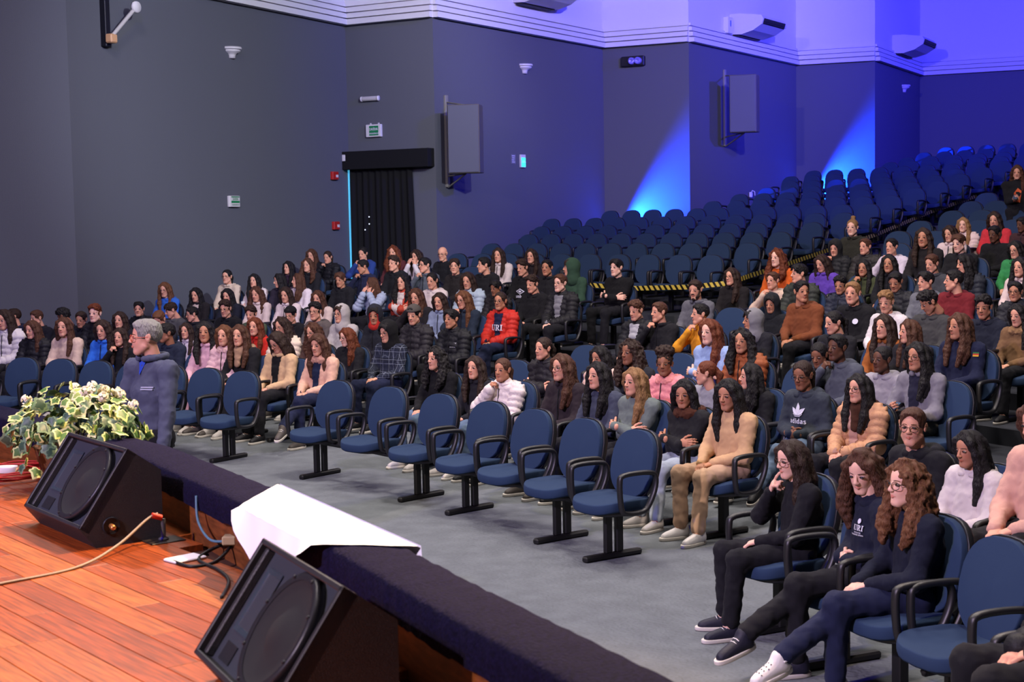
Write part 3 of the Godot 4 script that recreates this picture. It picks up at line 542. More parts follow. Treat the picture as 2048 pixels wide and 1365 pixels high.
"19 7.26 -36.76 2.54 -43 e|empty blue chair behind the striped tape, nineteenth row, eighth from the taped aisle",
"19 6.83 -37.29 2.54 -43 e|empty blue chair behind the striped tape, nineteenth row, ninth from the taped aisle",
"20 10.96 -33.84 2.70 -46 e|empty blue chair behind the striped tape, twentieth row, first from the taped aisle",
"20 10.55 -34.40 2.70 -45 e|empty blue chair behind the striped tape, twentieth row, second from the taped aisle",
"20 10.14 -34.95 2.70 -45 e|empty blue chair behind the striped tape, twentieth row, third from the taped aisle",
"20 9.72 -35.51 2.70 -45 e|empty blue chair behind the striped tape, twentieth row, fourth from the taped aisle",
"20 9.29 -36.05 2.70 -44 e|empty blue chair behind the striped tape, twentieth row, fifth from the taped aisle",
"20 8.87 -36.60 2.70 -44 e|empty blue chair behind the striped tape, twentieth row, sixth from the taped aisle",
"20 8.44 -37.15 2.70 -44 e|empty blue chair behind the striped tape, twentieth row, seventh from the taped aisle",
"20 8.01 -37.69 2.70 -43 e|empty blue chair behind the striped tape, twentieth row, eighth from the taped aisle",
"20 7.58 -38.23 2.70 -43 e|empty blue chair behind the striped tape, twentieth row, ninth from the taped aisle",
"21 11.74 -34.72 2.86 -46 e|empty blue chair behind the striped tape, twenty-first row, first from the taped aisle",
"21 11.36 -35.24 2.86 -45 e|empty blue chair behind the striped tape, twenty-first row, second from the taped aisle",
"21 10.97 -35.75 2.86 -45 e|empty blue chair behind the striped tape, twenty-first row, third from the taped aisle",
"21 10.59 -36.26 2.86 -45 e|empty blue chair behind the striped tape, twenty-first row, fourth from the taped aisle",
"21 10.20 -36.77 2.86 -45 e|empty blue chair behind the striped tape, twenty-first row, fifth from the taped aisle",
"21 9.81 -37.27 2.86 -44 e|empty blue chair behind the striped tape, twenty-first row, sixth from the taped aisle",
"21 9.42 -37.78 2.86 -44 e|empty blue chair behind the striped tape, twenty-first row, seventh from the taped aisle",
"22 12.27 -35.93 3.01 -46 e|empty blue chair behind the striped tape, twenty-second row, first from the taped aisle",
"22 11.84 -36.50 3.01 -45 e|empty blue chair behind the striped tape, twenty-second row, second from the taped aisle",
"22 11.41 -37.07 3.01 -45 e|empty blue chair behind the striped tape, twenty-second row, third from the taped aisle",
"22 10.98 -37.64 3.01 -45 e|empty blue chair behind the striped tape, twenty-second row, fourth from the taped aisle",
"22 10.55 -38.21 3.01 -44 e|empty blue chair behind the striped tape, twenty-second row, fifth from the taped aisle",
"22 10.11 -38.78 3.01 -44 e|empty blue chair behind the striped tape, twenty-second row, sixth from the taped aisle",
"23 12.72 -37.24 3.17 -46 e|empty blue chair behind the striped tape, twenty-third row, first from the taped aisle",
"23 12.34 -37.74 3.17 -45 e|empty blue chair behind the striped tape, twenty-third row, second from the taped aisle",
"23 11.96 -38.25 3.17 -45 e|empty blue chair behind the striped tape, twenty-third row, third from the taped aisle",
"23 11.58 -38.75 3.17 -45 e|empty blue chair behind the striped tape, twenty-third row, fourth from the taped aisle",
"23 11.20 -39.25 3.17 -44 e|empty blue chair behind the striped tape, twenty-third row, fifth from the taped aisle",
"23 10.82 -39.75 3.17 -44 e|empty blue chair behind the striped tape, twenty-third row, sixth from the taped aisle",
"24 13.17 -38.55 3.33 -45 e|empty blue chair behind the striped tape, twenty-fourth row, first from the taped aisle",
"24 12.79 -39.06 3.33 -45 e|empty blue chair behind the striped tape, twenty-fourth row, second from the taped aisle",
"24 12.41 -39.57 3.33 -45 e|empty blue chair behind the striped tape, twenty-fourth row, third from the taped aisle",
"24 12.02 -40.07 3.33 -45 e|empty blue chair behind the striped tape, twenty-fourth row, fourth from the taped aisle",
"24 11.64 -40.58 3.33 -44 e|empty blue chair behind the striped tape, twenty-fourth row, fifth from the taped aisle",
"10 5.53 -21.95 1.12 -47 e|empty blue chair across the taped aisle, tenth row, first from the aisle",
"11 5.91 -23.38 1.28 -46 e|empty blue chair across the taped aisle, eleventh row, first from the aisle",
"11 6.32 -22.79 1.28 -47 e|empty blue chair across the taped aisle, eleventh row, second from the aisle",
"12 6.54 -24.44 1.43 -46 e|empty blue chair across the taped aisle, twelfth row, first from the aisle",
"12 7.21 -23.49 1.43 -47 e|empty blue chair across the taped aisle, twelfth row, third from the aisle",
"12 7.57 -22.97 1.43 -48 e|empty blue chair across the taped aisle, twelfth row, fourth from the aisle",
"13 7.32 -25.31 1.59 -46 e|empty blue chair across the taped aisle, thirteenth row, first from the aisle",
"13 7.66 -24.82 1.59 -47 e|empty blue chair across the taped aisle, thirteenth row, second from the aisle",
"13 8.02 -24.31 1.59 -47 e|empty blue chair across the taped aisle, thirteenth row, third from the aisle",
"14 7.96 -26.36 1.75 -46 e|empty blue chair across the taped aisle, fourteenth row, first from the aisle",
"14 8.26 -25.93 1.75 -47 e|empty blue chair across the taped aisle, fourteenth row, second from the aisle",
"15 8.58 -27.44 1.91 -46 e|empty blue chair across the taped aisle, fifteenth row, first from the aisle",
]

# ---------------------------------------------------------------- mesh builder
class MB:
	var v := PackedVector3Array()
	var c := PackedColorArray()
	var uv := PackedVector2Array()
	var ix := PackedInt32Array()
	var col := Color.WHITE
	func vert(p: Vector3) -> int:
		v.append(p); c.append(col)
		return v.size() - 1
	func tri(a: int, b: int, d: int) -> void:   # outward side sees a, b, d anticlockwise
		ix.append(a); ix.append(d); ix.append(b)
	func quad(a: Vector3, b: Vector3, d: Vector3, e: Vector3) -> void:
		var i := vert(a); vert(b); vert(d); vert(e)
		tri(i, i + 1, i + 2); tri(i, i + 2, i + 3)
	func box(lo: Vector3, hi: Vector3, t := Transform3D()) -> void:
		var p := []
		for k in 8:
			p.append(t * Vector3(hi.x if k & 1 else lo.x, hi.y if k & 2 else lo.y, hi.z if k & 4 else lo.z))
		quad(p[4], p[5], p[7], p[6]); quad(p[1], p[0], p[2], p[3])
		quad(p[5], p[1], p[3], p[7]); quad(p[0], p[4], p[6], p[2])
		quad(p[6], p[7], p[3], p[2]); quad(p[0], p[1], p[5], p[4])
	func bevel(lo: Vector3, hi: Vector3, r: float, t := Transform3D()) -> void:   # box with chamfered edges
		var ce := (lo + hi) * 0.5
		var h := (hi - lo) * 0.5
		r = minf(r, minf(h.x, minf(h.y, h.z)) * 0.9)
		for ax in 3:
			for s in [-1.0, 1.0]:
				var u := (ax + 1) % 3
				var w := (ax + 2) % 3
				var q := []
				for k in [[-1, -1], [1, -1], [1, 1], [-1, 1]]:
					var p := Vector3()
					p[ax] = s * h[ax]; p[u] = k[0] * (h[u] - r); p[w] = k[1] * (h[w] - r)
					q.append(t * (ce + p))
				if s > 0: quad(q[0], q[1], q[2], q[3])
				else: quad(q[3], q[2], q[1], q[0])
		for ax in 3:
			var u := (ax + 1) % 3
			var w := (ax + 2) % 3
			for su in [-1.0, 1.0]:
				for sw in [-1.0, 1.0]:
					var a := Vector3(); var b := Vector3()
					a[u] = su * h[u]; a[w] = sw * (h[w] - r); b[u] = su * (h[u] - r); b[w] = sw * h[w]
					var e := h[ax] - r
					var q := []
					for k in [[a, -e], [a, e], [b, e], [b, -e]]:
						var p: Vector3 = k[0]; p[ax] = k[1]; q.append(t * (ce + p))
					if su * sw > 0: quad(q[3], q[2], q[1], q[0])
					else: quad(q[0], q[1], q[2], q[3])
		for sx in [-1.0, 1.0]:
			for sy in [-1.0, 1.0]:
				for sz in [-1.0, 1.0]:
					var a := t * (ce + Vector3(sx * h.x, sy * (h.y - r), sz * (h.z - r)))
					var b := t * (ce + Vector3(sx * (h.x - r), sy * h.y, sz * (h.z - r)))
					var d := t * (ce + Vector3(sx * (h.x - r), sy * (h.y - r), sz * h.z))
					var i := vert(a); vert(b); vert(d)
					if sx * sy * sz > 0: tri(i, i + 1, i + 2)
					else: tri(i, i + 2, i + 1)
	func tube(pts: Array, r: float, seg := 8, closed := false, flat := 1.0, side := Vector3.ZERO, r_end := -1.0) -> void:
		var n := pts.size()
		var base := v.size()
		var up := Vector3.UP
		for i in n:
			var a: Vector3 = pts[(i - 1 + n) % n] if closed or i > 0 else pts[i]
			var b: Vector3 = pts[(i + 1) % n] if closed or i < n - 1 else pts[i]
			var t := (b - a).normalized()
			var s := side if side != Vector3.ZERO else (t.cross(Vector3.UP) if absf(t.y) < 0.95 else t.cross(Vector3.RIGHT))
			s = (s - t * s.dot(t)).normalized()
			var w := t.cross(s).normalized()
			var rr := r if r_end < 0.0 else lerpf(r, r_end, float(i) / (n - 1))
			for k in seg:
				var g := TAU * k / seg
				vert(pts[i] + s * cos(g) * rr * flat + w * sin(g) * rr)
		for i in (n if closed else n - 1):
			for k in seg:
				var a := base + i * seg + k
				var b := base + i * seg + (k + 1) % seg
				var d := base + ((i + 1) % n) * seg + k
				var e := base + ((i + 1) % n) * seg + (k + 1) % seg
				tri(a, b, e); tri(a, e, d)
		if not closed:
			for q in [0, n - 1]:
				var ci := vert(pts[q])
				for k in seg:
					var a: int = base + q * seg + k
					var b: int = base + q * seg + (k + 1) % seg
					if q == 0: tri(ci, b, a)
					else: tri(ci, a, b)
	func lathe(prof: Array, seg := 20, t := Transform3D()) -> void:   # [radius, height] from low to high
		var base := v.size()
		for p in prof:
			for k in seg:
				var g := TAU * k / seg
				vert(t * Vector3(cos(g) * p[0], p[1], sin(g) * p[0]))
		for i in prof.size() - 1:
			for k in seg:
				var a := base + i * seg + k
				var b := base + i * seg + (k + 1) % seg
				tri(a, a + seg, b + seg); tri(a, b + seg, b)
	func pad(w: float, h: float, th: float, e: float, bend: float, t: Transform3D, taper := 0.0, nu := 28, nv := 7) -> void:
		# cushion in the xy plane: superellipse outline of width w and height h, rounded edges
		var base := v.size()
		for j in nv + 1:
			var b := PI * j / nv - PI / 2   # -90..90
			var s := pow(cos(b), 0.45)
			var zz := sin(b) * th * 0.5
			for i in nu:
				var g := TAU * i / nu
				var cx := signf(cos(g)) * pow(absf(cos(g)), 2.0 / e) * w * 0.5
				var cy := signf(sin(g)) * pow(absf(sin(g)), 2.0 / e) * h * 0.5
				cx *= 1.0 + taper * cy / h
				var inset := th * 0.32 * (1.0 - s)
				var l := Vector2(cx, cy).length()
				var k := (l - inset) / l if j > 0 and j < nv else 0.0004
				var x := cx * k
				var y := cy * k
				vert(t * Vector3(x, y, zz * (1.0) + bend * x * x))
		for j in nv:
			for i in nu:
				var a := base + j * nu + i
				var b := base + j * nu + (i + 1) % nu
				tri(a, b, b + nu); tri(a, b + nu, a + nu)
	func add(o: MB, t: Transform3D, flip := false) -> void:
		var base := v.size()
		v.append_array(t * o.v); c.append_array(o.c)
		var n := o.ix.size()
		for i in range(0, n, 3):
			ix.append(base + o.ix[i])
			if flip:
				ix.append(base + o.ix[i + 2]); ix.append(base + o.ix[i + 1])
			else:
				ix.append(base + o.ix[i + 1]); ix.append(base + o.ix[i + 2])
	func normals() -> PackedVector3Array:
		var n := PackedVector3Array()
		n.resize(v.size())
		for i in range(0, ix.size(), 3):
			var a := ix[i]; var b := ix[i + 1]; var d := ix[i + 2]
			var f := (v[d] - v[a]).cross(v[b] - v[a])
			n[a] += f; n[b] += f; n[d] += f
		for i in n.size():
			n[i] = n[i].normalized() if n[i].length_squared() > 0.0 else Vector3.UP
		return n
	func mesh(nn := PackedVector3Array()) -> ArrayMesh:
		var arr := []
		arr.resize(Mesh.ARRAY_MAX)
		arr[Mesh.ARRAY_VERTEX] = v
		arr[Mesh.ARRAY_NORMAL] = normals() if nn.is_empty() else nn
		arr[Mesh.ARRAY_COLOR] = c
		arr[Mesh.ARRAY_INDEX] = ix
		if uv.size() == v.size(): arr[Mesh.ARRAY_TEX_UV] = uv
		var m := ArrayMesh.new()
		m.add_surface_from_arrays(Mesh.PRIMITIVE_TRIANGLES, arr)
		return m

# ---------------------------------------------------------------- smooth solids
class Sdf:
	var kind := PackedInt32Array()
	var a := PackedVector3Array()
	var ba := PackedVector3Array()
	var inv := PackedFloat32Array()
	var ra := PackedFloat32Array()
	var dr := PackedFloat32Array()
	var sx := PackedFloat32Array()
	var k := 0.03
	var cut_a := PackedVector3Array()
	var cut_r := PackedVector3Array()
	var cut_k := 0.01
	var noise: FastNoiseLite
	var amp := 0.0
	func cap(p: Vector3, q: Vector3, r0: float, r1: float, flat := 1.0) -> void:
		kind.append(0); a.append(p)
		var d := q - p
		d.x /= flat
		ba.append(d); inv.append(1.0 / maxf(d.length_squared(), 1e-8)); ra.append(r0); dr.append(r1 - r0); sx.append(flat)
	func chain(pts: Array, rs: Array, flat := 1.0) -> void:
		for i in pts.size() - 1: cap(pts[i], pts[i + 1], rs[i], rs[i + 1], flat)
	func ell(p: Vector3, r: Vector3) -> void:
		kind.append(1); a.append(p); ba.append(r); inv.append(0.0); ra.append(0.0); dr.append(0.0); sx.append(1.0)
	func cut(p: Vector3, r: Vector3) -> void:
		cut_a.append(p); cut_r.append(r)
	func one(i: int, p: Vector3) -> float:
		var q := p - a[i]
		if kind[i] == 0:
			if sx[i] != 1.0: q.x /= sx[i]
			var t := clampf(q.dot(ba[i]) * inv[i], 0.0, 1.0)
			return (q - ba[i] * t).length() - ra[i] - dr[i] * t
		var e := q / ba[i]
		var k0 := e.length()
		return k0 * (k0 - 1.0) / maxf((e / ba[i]).length(), 1e-4)
	func val(p: Vector3, act: PackedInt32Array) -> float:
		var d := 1.0
		for i in act:
			var e := one(i, p)
			var h := k - absf(d - e)
			d = minf(d, e)
			if h > 0.0: d -= h * h / k * 0.25
		for i in cut_a.size():
			var q := (p - cut_a[i]) / cut_r[i]
			var k0 := q.length()
			var e := -k0 * (k0 - 1.0) / maxf((q / cut_r[i]).length(), 1e-4)
			var h := cut_k - absf(d - e)
			d = maxf(d, e)
			if h > 0.0: d += h * h / cut_k * 0.25
		if amp > 0.0: d += amp * noise.get_noise_3dv(p)
		return d
	func full(p: Vector3) -> float:
		return val(p, PackedInt32Array(range(kind.size())))
	func march(h: float) -> MB:
		var lo := Vector3(9, 9, 9)
		var hi := -lo
		for i in kind.size():
			var e := Vector3.ONE * (maxf(ra[i], ra[i] + dr[i])) if kind[i] == 0 else ba[i]
			if kind[i] == 0: e.x *= sx[i]
			var d := ba[i]
			d.x *= sx[i]
			var q := a[i] + (d if kind[i] == 0 else Vector3.ZERO)
			lo = lo.min(a[i].min(q) - e); hi = hi.max(a[i].max(q) + e)
		var B := 5
		lo -= Vector3.ONE * (h * 3.0 + amp); hi += Vector3.ONE * (h * 3.0 + amp)
		var nb := ((hi - lo) / (h * B)).ceil()
		var bx := int(nb.x); var by := int(nb.y); var bz := int(nb.z)
		var nx := bx * B + 1; var ny := by * B + 1; var nz := bz * B + 1
		var sy := nx
		var sz := nx * ny
		var f := PackedFloat32Array()
		f.resize(nx * ny * nz); f.fill(1.0)
		var half := Vector3.ONE * h * B * 0.5
		var diag := half.length()
		var near := PackedInt32Array()
		var all := PackedInt32Array(range(kind.size()))
		for Z in bz:
			for Y in by:
				for X in bx:
					var ce := lo + Vector3(X, Y, Z) * (h * B) + half
					var act := PackedInt32Array()
					for i in all:
						if one(i, ce) < diag * 1.4 + k + 0.01: act.append(i)
					if act.is_empty(): continue
					var d := val(ce, act)
					if d > diag * 1.5 + amp: continue
					var inside := d < -diag * 1.5 - amp
					if not inside:
						near.append(X); near.append(Y); near.append(Z)
					for kz in B:
						for ky in B:
							var row := (Z * B + kz) * sz + (Y * B + ky) * sy + X * B
							if inside:
								for kx in B: f[row + kx] = -1.0
							else:
								var p := lo + Vector3(X * B, Y * B + ky, Z * B + kz) * h
								for kx in B:
									f[row + kx] = val(p, act)
									p.x += h
		var o := MB.new()
		var vi := {}
		var cells := PackedInt32Array()
		var off := [0, 1, sy, sy + 1, sz, sz + 1, sz + sy, sz + sy + 1]
		var ofs := PackedInt32Array(off)
		var E := [[0, 1], [2, 3], [4, 5], [6, 7], [0, 2], [1, 3], [4, 6], [5, 7], [0, 4], [1, 5], [2, 6], [3, 7]]
		var cp := []
		for q in 8: cp.append(Vector3(q & 1, (q >> 1) & 1, (q >> 2) & 1))
		for n in range(0, near.size(), 3):
			for kz in B:
				for ky in B:
					var row := (near[n + 2] * B + kz) * sz + (near[n + 1] * B + ky) * sy + near[n] * B
					for kx in B:
						var id := row + kx
						var s0 := f[id] < 0.0
						if s0 == (f[id + 1] < 0.0) and s0 == (f[id + sy] < 0.0) and s0 == (f[id + sy + 1] < 0.0) and s0 == (f[id + sz] < 0.0) and s0 == (f[id + sz + 1] < 0.0) and s0 == (f[id + sz + sy] < 0.0) and s0 == (f[id + sz + sy + 1] < 0.0):
							continue
						var acc := Vector3.ZERO
						var cnt := 0
						for e in E:
							var p0 := f[id + ofs[e[0]]]
							var p1 := f[id + ofs[e[1]]]
							if (p0 < 0.0) != (p1 < 0.0):
								acc += (cp[e[0]] as Vector3).lerp(cp[e[1]], p0 / (p0 - p1))
								cnt += 1
						vi[id] = o.vert(lo + (Vector3(near[n] * B + kx, near[n + 1] * B + ky, near[n + 2] * B + kz) + acc / cnt) * h)
						cells.append(id)
		var ax := PackedInt32Array([1, sy, sz])
		for id in cells:
			var s0 := f[id] < 0.0
			for q in 3:
				if s0 == (f[id + ax[q]] < 0.0): continue
				var u := ax[(q + 1) % 3]
				var w := ax[(q + 2) % 3]
				var i0: int = vi.get(id, -1); var i1: int = vi.get(id - u, -1); var i2: int = vi.get(id - u - w, -1); var i3: int = vi.get(id - w, -1)
				if i1 < 0 or i2 < 0 or i3 < 0: continue
				if s0:
					o.tri(i0, i1, i2); o.tri(i0, i2, i3)
				else:
					o.tri(i0, i2, i1); o.tri(i0, i3, i2)
		return o

# ---------------------------------------------------------------- scene helpers
var taken := {}
func numbered(n: String) -> String:
	if not taken.has(n):
		taken[n] = 0
		return n
	taken[n] += 1
	return "%s_%03d" % [n, taken[n]]

func tag(o: Node, label: String, category: String, group := "") -> void:
	o.set_meta("label", label); o.set_meta("category", category)
	if group != "": o.set_meta("group", group)

func thing(called: String, label: String, category: String, at := Vector3.ZERO, turn := 0.0, group := "") -> Node3D:
	var o := Node3D.new()
	o.name = numbered(called)
	add_child(o)
	o.position = at; o.rotation.y = turn
	tag(o, label, category, group)
	return o

func put(m: Mesh, called: String, mat: Material, parent: Node, t := Transform3D()) -> MeshInstance3D:
	var o := MeshInstance3D.new()
	o.mesh = m
	o.name = numbered(called) if parent == self else called
	o.material_override = mat
	o.transform = t
	parent.add_child(o, true)
	return o

func struct(called: String, m: Mesh, mat: Material) -> MeshInstance3D:
	var o := put(m, called, mat, self)
	o.set_meta("kind", "structure")
	return o

var mats := {}
func hexc(h: String) -> Color: return Color.html(h)
func mat(key: String, col: Color, rough := 0.8, metal := 0.0, spec := 0.4) -> StandardMaterial3D:
	if mats.has(key): return mats[key]
	var m := StandardMaterial3D.new()
	m.resource_name = key
	m.albedo_color = col; m.roughness = rough; m.metallic = metal; m.metallic_specular = spec
	m.vertex_color_use_as_albedo = true
	mats[key] = m
	return m

var weave: NoiseTexture2D
func noise_tex(freq: float, size := 256, as_normal := false, bump := 4.0, seed_ := 3, lo := 0.0, hi := 1.0) -> NoiseTexture2D:
	var n := FastNoiseLite.new()
	n.seed = seed_; n.frequency = freq; n.noise_type = FastNoiseLite.TYPE_SIMPLEX_SMOOTH; n.fractal_octaves = 4
	var t := NoiseTexture2D.new()
	t.width = size; t.height = size; t.seamless = true; t.noise = n; t.as_normal_map = as_normal; t.bump_strength = bump
	if not as_normal:
		var g := Gradient.new()
		g.set_color(0, Color(lo, lo, lo)); g.set_color(1, Color(hi, hi, hi))
		t.color_ramp = g
	return t

func cloth(hex: String, kind := "plain") -> StandardMaterial3D:
	var key := "cloth_%s_%s" % [kind, hex]
	if mats.has(key): return mats[key]
	var m := mat(key, hexc(hex), 0.62 if kind == "puffer" else 0.92, 0.0, 0.35)
	m.normal_enabled = true; m.normal_texture = weave
	m.normal_scale = 0.25 if kind == "puffer" else (0.8 if kind == "fleece" else 0.4)
	m.uv1_triplanar = true
	m.uv1_scale = Vector3.ONE * ((13.0 if kind == "fleece" else 17.0) if kind != "puffer" else 2.5)
	if kind != "puffer":
		m.rim_enabled = true; m.rim = 0.25; m.rim_tint = 0.7
	return m

# ---------------------------------------------------------------- people
const SKIN = ["e0b09a", "d0987e", "b47e62", "8c5e46", "5e3e2e"]
const HAIRC = {"blk": "1d1819", "dbr": "402a1e", "br": "6a422c", "lbr": "8a5836", "red": "88421f", "blond": "bc8c5a", "grey": "b8b4ac"}
const LEGC = {"k": "15151a", "n": "181e38", "j": "5a6c84", "w": "98a2ae", "b": "b4947a", "p": "b08a90", "o": "565246"}

func ik(a: Vector3, c: Vector3, l1: float, l2: float, hint: Vector3) -> Vector3:
	var d := c - a
	var L := minf(d.length(), (l1 + l2) * 0.999)
	var t := d.normalized()
	var x := (l1 * l1 - l2 * l2 + L * L) / (2.0 * L)
	var y := sqrt(maxf(l1 * l1 - x * x, 0.0))
	var h := hint - a
	h = (h - t * h.dot(t)).normalized()
	return a + t * x + h * y

func V(x: float, y: float, z: float) -> Vector3: return Vector3(x, y, z)

var poses := {}
func pose(n: String) -> Dictionary:
	if poses.has(n): return poses[n]
	var P := {"pel": V(0, 0.53, -0.12), "chest": V(0, 0.79, -0.155), "neck": V(0, 0.955, -0.13), "head": V(0, 1.115, -0.075)}
	P.sh = [V(-0.165, 0.905, -0.14), V(0.165, 0.905, -0.14)]
	P.wr = [V(-0.06, 0.585, 0.16), V(0.055, 0.60, 0.13)]
	P.eh = [V(-0.5, 0.5, -0.25), V(0.5, 0.5, -0.25)]
	P.hand = ["relax", "relax"]
	P.hd = [V(0.55, -0.25, 0.7), V(-0.6, -0.25, 0.65)]    # where the fingers point
	P.hn = [V(0, -1, -0.2), V(0, -1, -0.2)]               # where the palm faces
	P.hip = [V(-0.085, 0.52, -0.10), V(0.085, 0.52, -0.10)]
	P.an = [V(-0.12, 0.095, 0.33), V(0.13, 0.095, 0.38)]
	P.kh = [V(-0.2, 2.0, 1.0), V(0.2, 2.0, 1.0)]
	P.toe = [V(-0.15, 0.03, 0.52), V(0.16, 0.03, 0.57)]
	var base := n
	if n.ends_with("x") or n == "pocket" or n == "lapx":
		P.an = [V(0.17, 0.27, 0.66), V(0.10, 0.095, 0.34)]
		P.kh = [V(0.0, 2.5, 0.6), V(0.15, 2.0, 1.0)]
		P.toe = [V(0.26, 0.22, 0.85), V(0.12, 0.03, 0.54)]
	match n:
		"cross":
			P.wr = [V(0.09, 0.705, 0.06), V(-0.08, 0.735, 0.085)]
			P.hd = [V(1, 0.15, -0.2), V(-1, 0.1, -0.25)]; P.hn = [V(0, -0.2, -1), V(0, -0.2, -1)]
		"chin", "point":
			P.wr[0] = V(-0.07, 0.915, 0.05) if n == "chin" else V(-0.075, 0.895, 0.035); P.eh[0] = V(-0.45, 0.3, 0.35)
			P.hd[0] = V(0.45, 0.85, -0.15) if n == "chin" else V(0.4, 0.75, -0.1); P.hn[0] = V(0.5, 0.1, -0.85)
			P.hand[0] = "fist" if n == "chin" else "point"
			P.wr[1] = V(0.02, 0.60, 0.14)
		"face2":
			P.wr = [V(-0.075, 0.95, 0.07), V(0.075, 0.95, 0.07)]; P.eh = [V(-0.4, 0.3, 0.3), V(0.4, 0.3, 0.3)]
			P.hd = [V(0.25, 1, -0.1), V(-0.25, 1, -0.1)]; P.hn = [V(0.2, 0.1, -1), V(-0.2, 0.1, -1)]
		"pocket":
			P.wr = [V(-0.05, 0.625, 0.035), V(0.05, 0.625, 0.035)]
			P.hd = [V(1, -0.2, 0.1), V(-1, -0.2, 0.1)]; P.hn = [V(0, 0, -1), V(0, 0, -1)]
		"fwd":
			P.chest = V(0, 0.78, -0.09); P.neck = V(0, 0.94, -0.05); P.head = V(0, 1.105, 0.01)
			P.sh = [V(-0.17, 0.89, -0.06), V(0.17, 0.89, -0.06)]
			P.wr = [V(-0.05, 0.60, 0.22), V(0.05, 0.61, 0.20)]
		"phone", "cup":
			P.wr[0] = V(-0.10, 0.665, 0.14); P.hd[0] = V(0.5, 0.25, 0.8); P.hn[0] = V(0.5, 0.3, -0.3); P.hand[0] = "grip"
		"stand", "standphone":
			P.pel = V(0, 0.93, 0); P.chest = V(0, 1.22, -0.02); P.neck = V(0, 1.44, -0.02); P.head = V(0, 1.60, 0.02)
			P.sh = [V(-0.195, 1.385, -0.02), V(0.195, 1.385, -0.02)]
			P.wr = [V(-0.30, 0.88, 0.12), V(0.30, 0.88, 0.12)]; P.eh = [V(-0.5, 1.0, -0.6), V(0.5, 1.0, -0.6)]
			P.hd = [V(0.05, -1, 0.25), V(-0.05, -1, 0.25)]; P.hn = [V(1, 0, 0), V(-1, 0, 0)]
			P.hip = [V(-0.09, 0.92, 0), V(0.09, 0.92, 0)]; P.an = [V(-0.11, 0.09, -0.02), V(0.11, 0.09, 0.03)]
			P.kh = [V(-0.1, 0.5, 1), V(0.1, 0.5, 1)]; P.toe = [V(-0.15, 0.03, 0.16), V(0.15, 0.03, 0.21)]
			if n == "standphone":
				P.wr[0] = V(-0.03, 1.12, 0.24); P.hd[0] = V(0.5, 0.2, 0.8); P.hn[0] = V(0.3, 0.6, -0.3); P.hand[0] = "grip"
	var standing := n.begins_with("stand")
	P.el = []; P.kn = []
	for i in 2:
		P.el.append(ik(P.sh[i], P.wr[i], 0.275 if not standing else 0.29, 0.245, P.eh[i]))
		P.kn.append(ik(P.hip[i], P.an[i], 0.43, 0.42, P.kh[i]))
	poses[n] = P
	return P

func shirt_sdf(n: String) -> Sdf:
	var P := pose(n)
	var s := Sdf.new()
	s.k = 0.045 if not n.begins_with("stand") else 0.025
	s.cap(P.pel + V(0, -0.01, 0), P.chest, 0.118, 0.122, 1.32)
	s.cap(P.chest, P.neck + V(0, -0.07, -0.005), 0.122, 0.085, 1.4)
	s.cap(P.neck + V(0, -0.05, 0), P.neck + V(0, 0.005, 0.005), 0.075, 0.062)
	s.cap(P.sh[0], P.sh[1], 0.066, 0.066)
	for i in 2:
		s.cap(P.sh[i], P.el[i], 0.066, 0.054)
		s.cap(P.el[i], P.wr[i], 0.054, 0.041)
	return s

func legs_sdf(n: String) -> Sdf:
	var P := pose(n)
	var s := Sdf.new()
	s.k = 0.035
	s.cap(P.hip[0], P.hip[1], 0.105, 0.105)
	for i in 2:
		s.cap(P.hip[i], P.kn[i], 0.088, 0.068)
		s.cap(P.kn[i], P.an[i] + (P.kn[i] - P.an[i]).normalized() * 0.03, 0.066, 0.056)
	return s

func core_sdf(n: String) -> Sdf:
	var P := pose(n)
	var s := Sdf.new()
	s.k = 0.03
	s.cap(P.pel, P.chest, 0.098, 0.1, 1.3)
	s.cap(P.chest, P.neck + V(0, -0.08, 0), 0.1, 0.065, 1.3)
	s.cap(P.neck + V(0, -0.06, 0), P.head + V(0, -0.06, -0.03), 0.056, 0.05)
	s.cap(P.sh[0], P.sh[1], 0.048, 0.048)
	for i in 2:
		s.cap(P.sh[i], P.el[i], 0.048, 0.038)
		s.cap(P.el[i], P.wr[i], 0.038, 0.027)
		s.cap(P.hip[i], P.kn[i], 0.07, 0.052)
		s.cap(P.kn[i], P.an[i], 0.05, 0.036)
		s.cap(P.an[i], P.an[i] + (P.toe[i] - P.an[i]).normalized() * 0.05 + V(0, -0.035, 0), 0.033, 0.026)
	return s

func smooth_noise(o: MB, amp: float, freq: float, sd := 1) -> void:
	var nn := o.normals()
	var f := FastNoiseLite.new()
	f.seed = sd; f.frequency = freq; f.fractal_octaves = 2
	for i in o.v.size():
		o.v[i] += nn[i] * (f.get_noise_3dv(o.v[i]) * amp)

func seg_d(p: Vector3, a: Vector3, b: Vector3) -> Array:
	var ba := b - a
	var t := clampf((p - a).dot(ba) / ba.length_squared(), 0.0, 1.0)
	return [p.distance_to(a + ba * t), t * ba.length()]

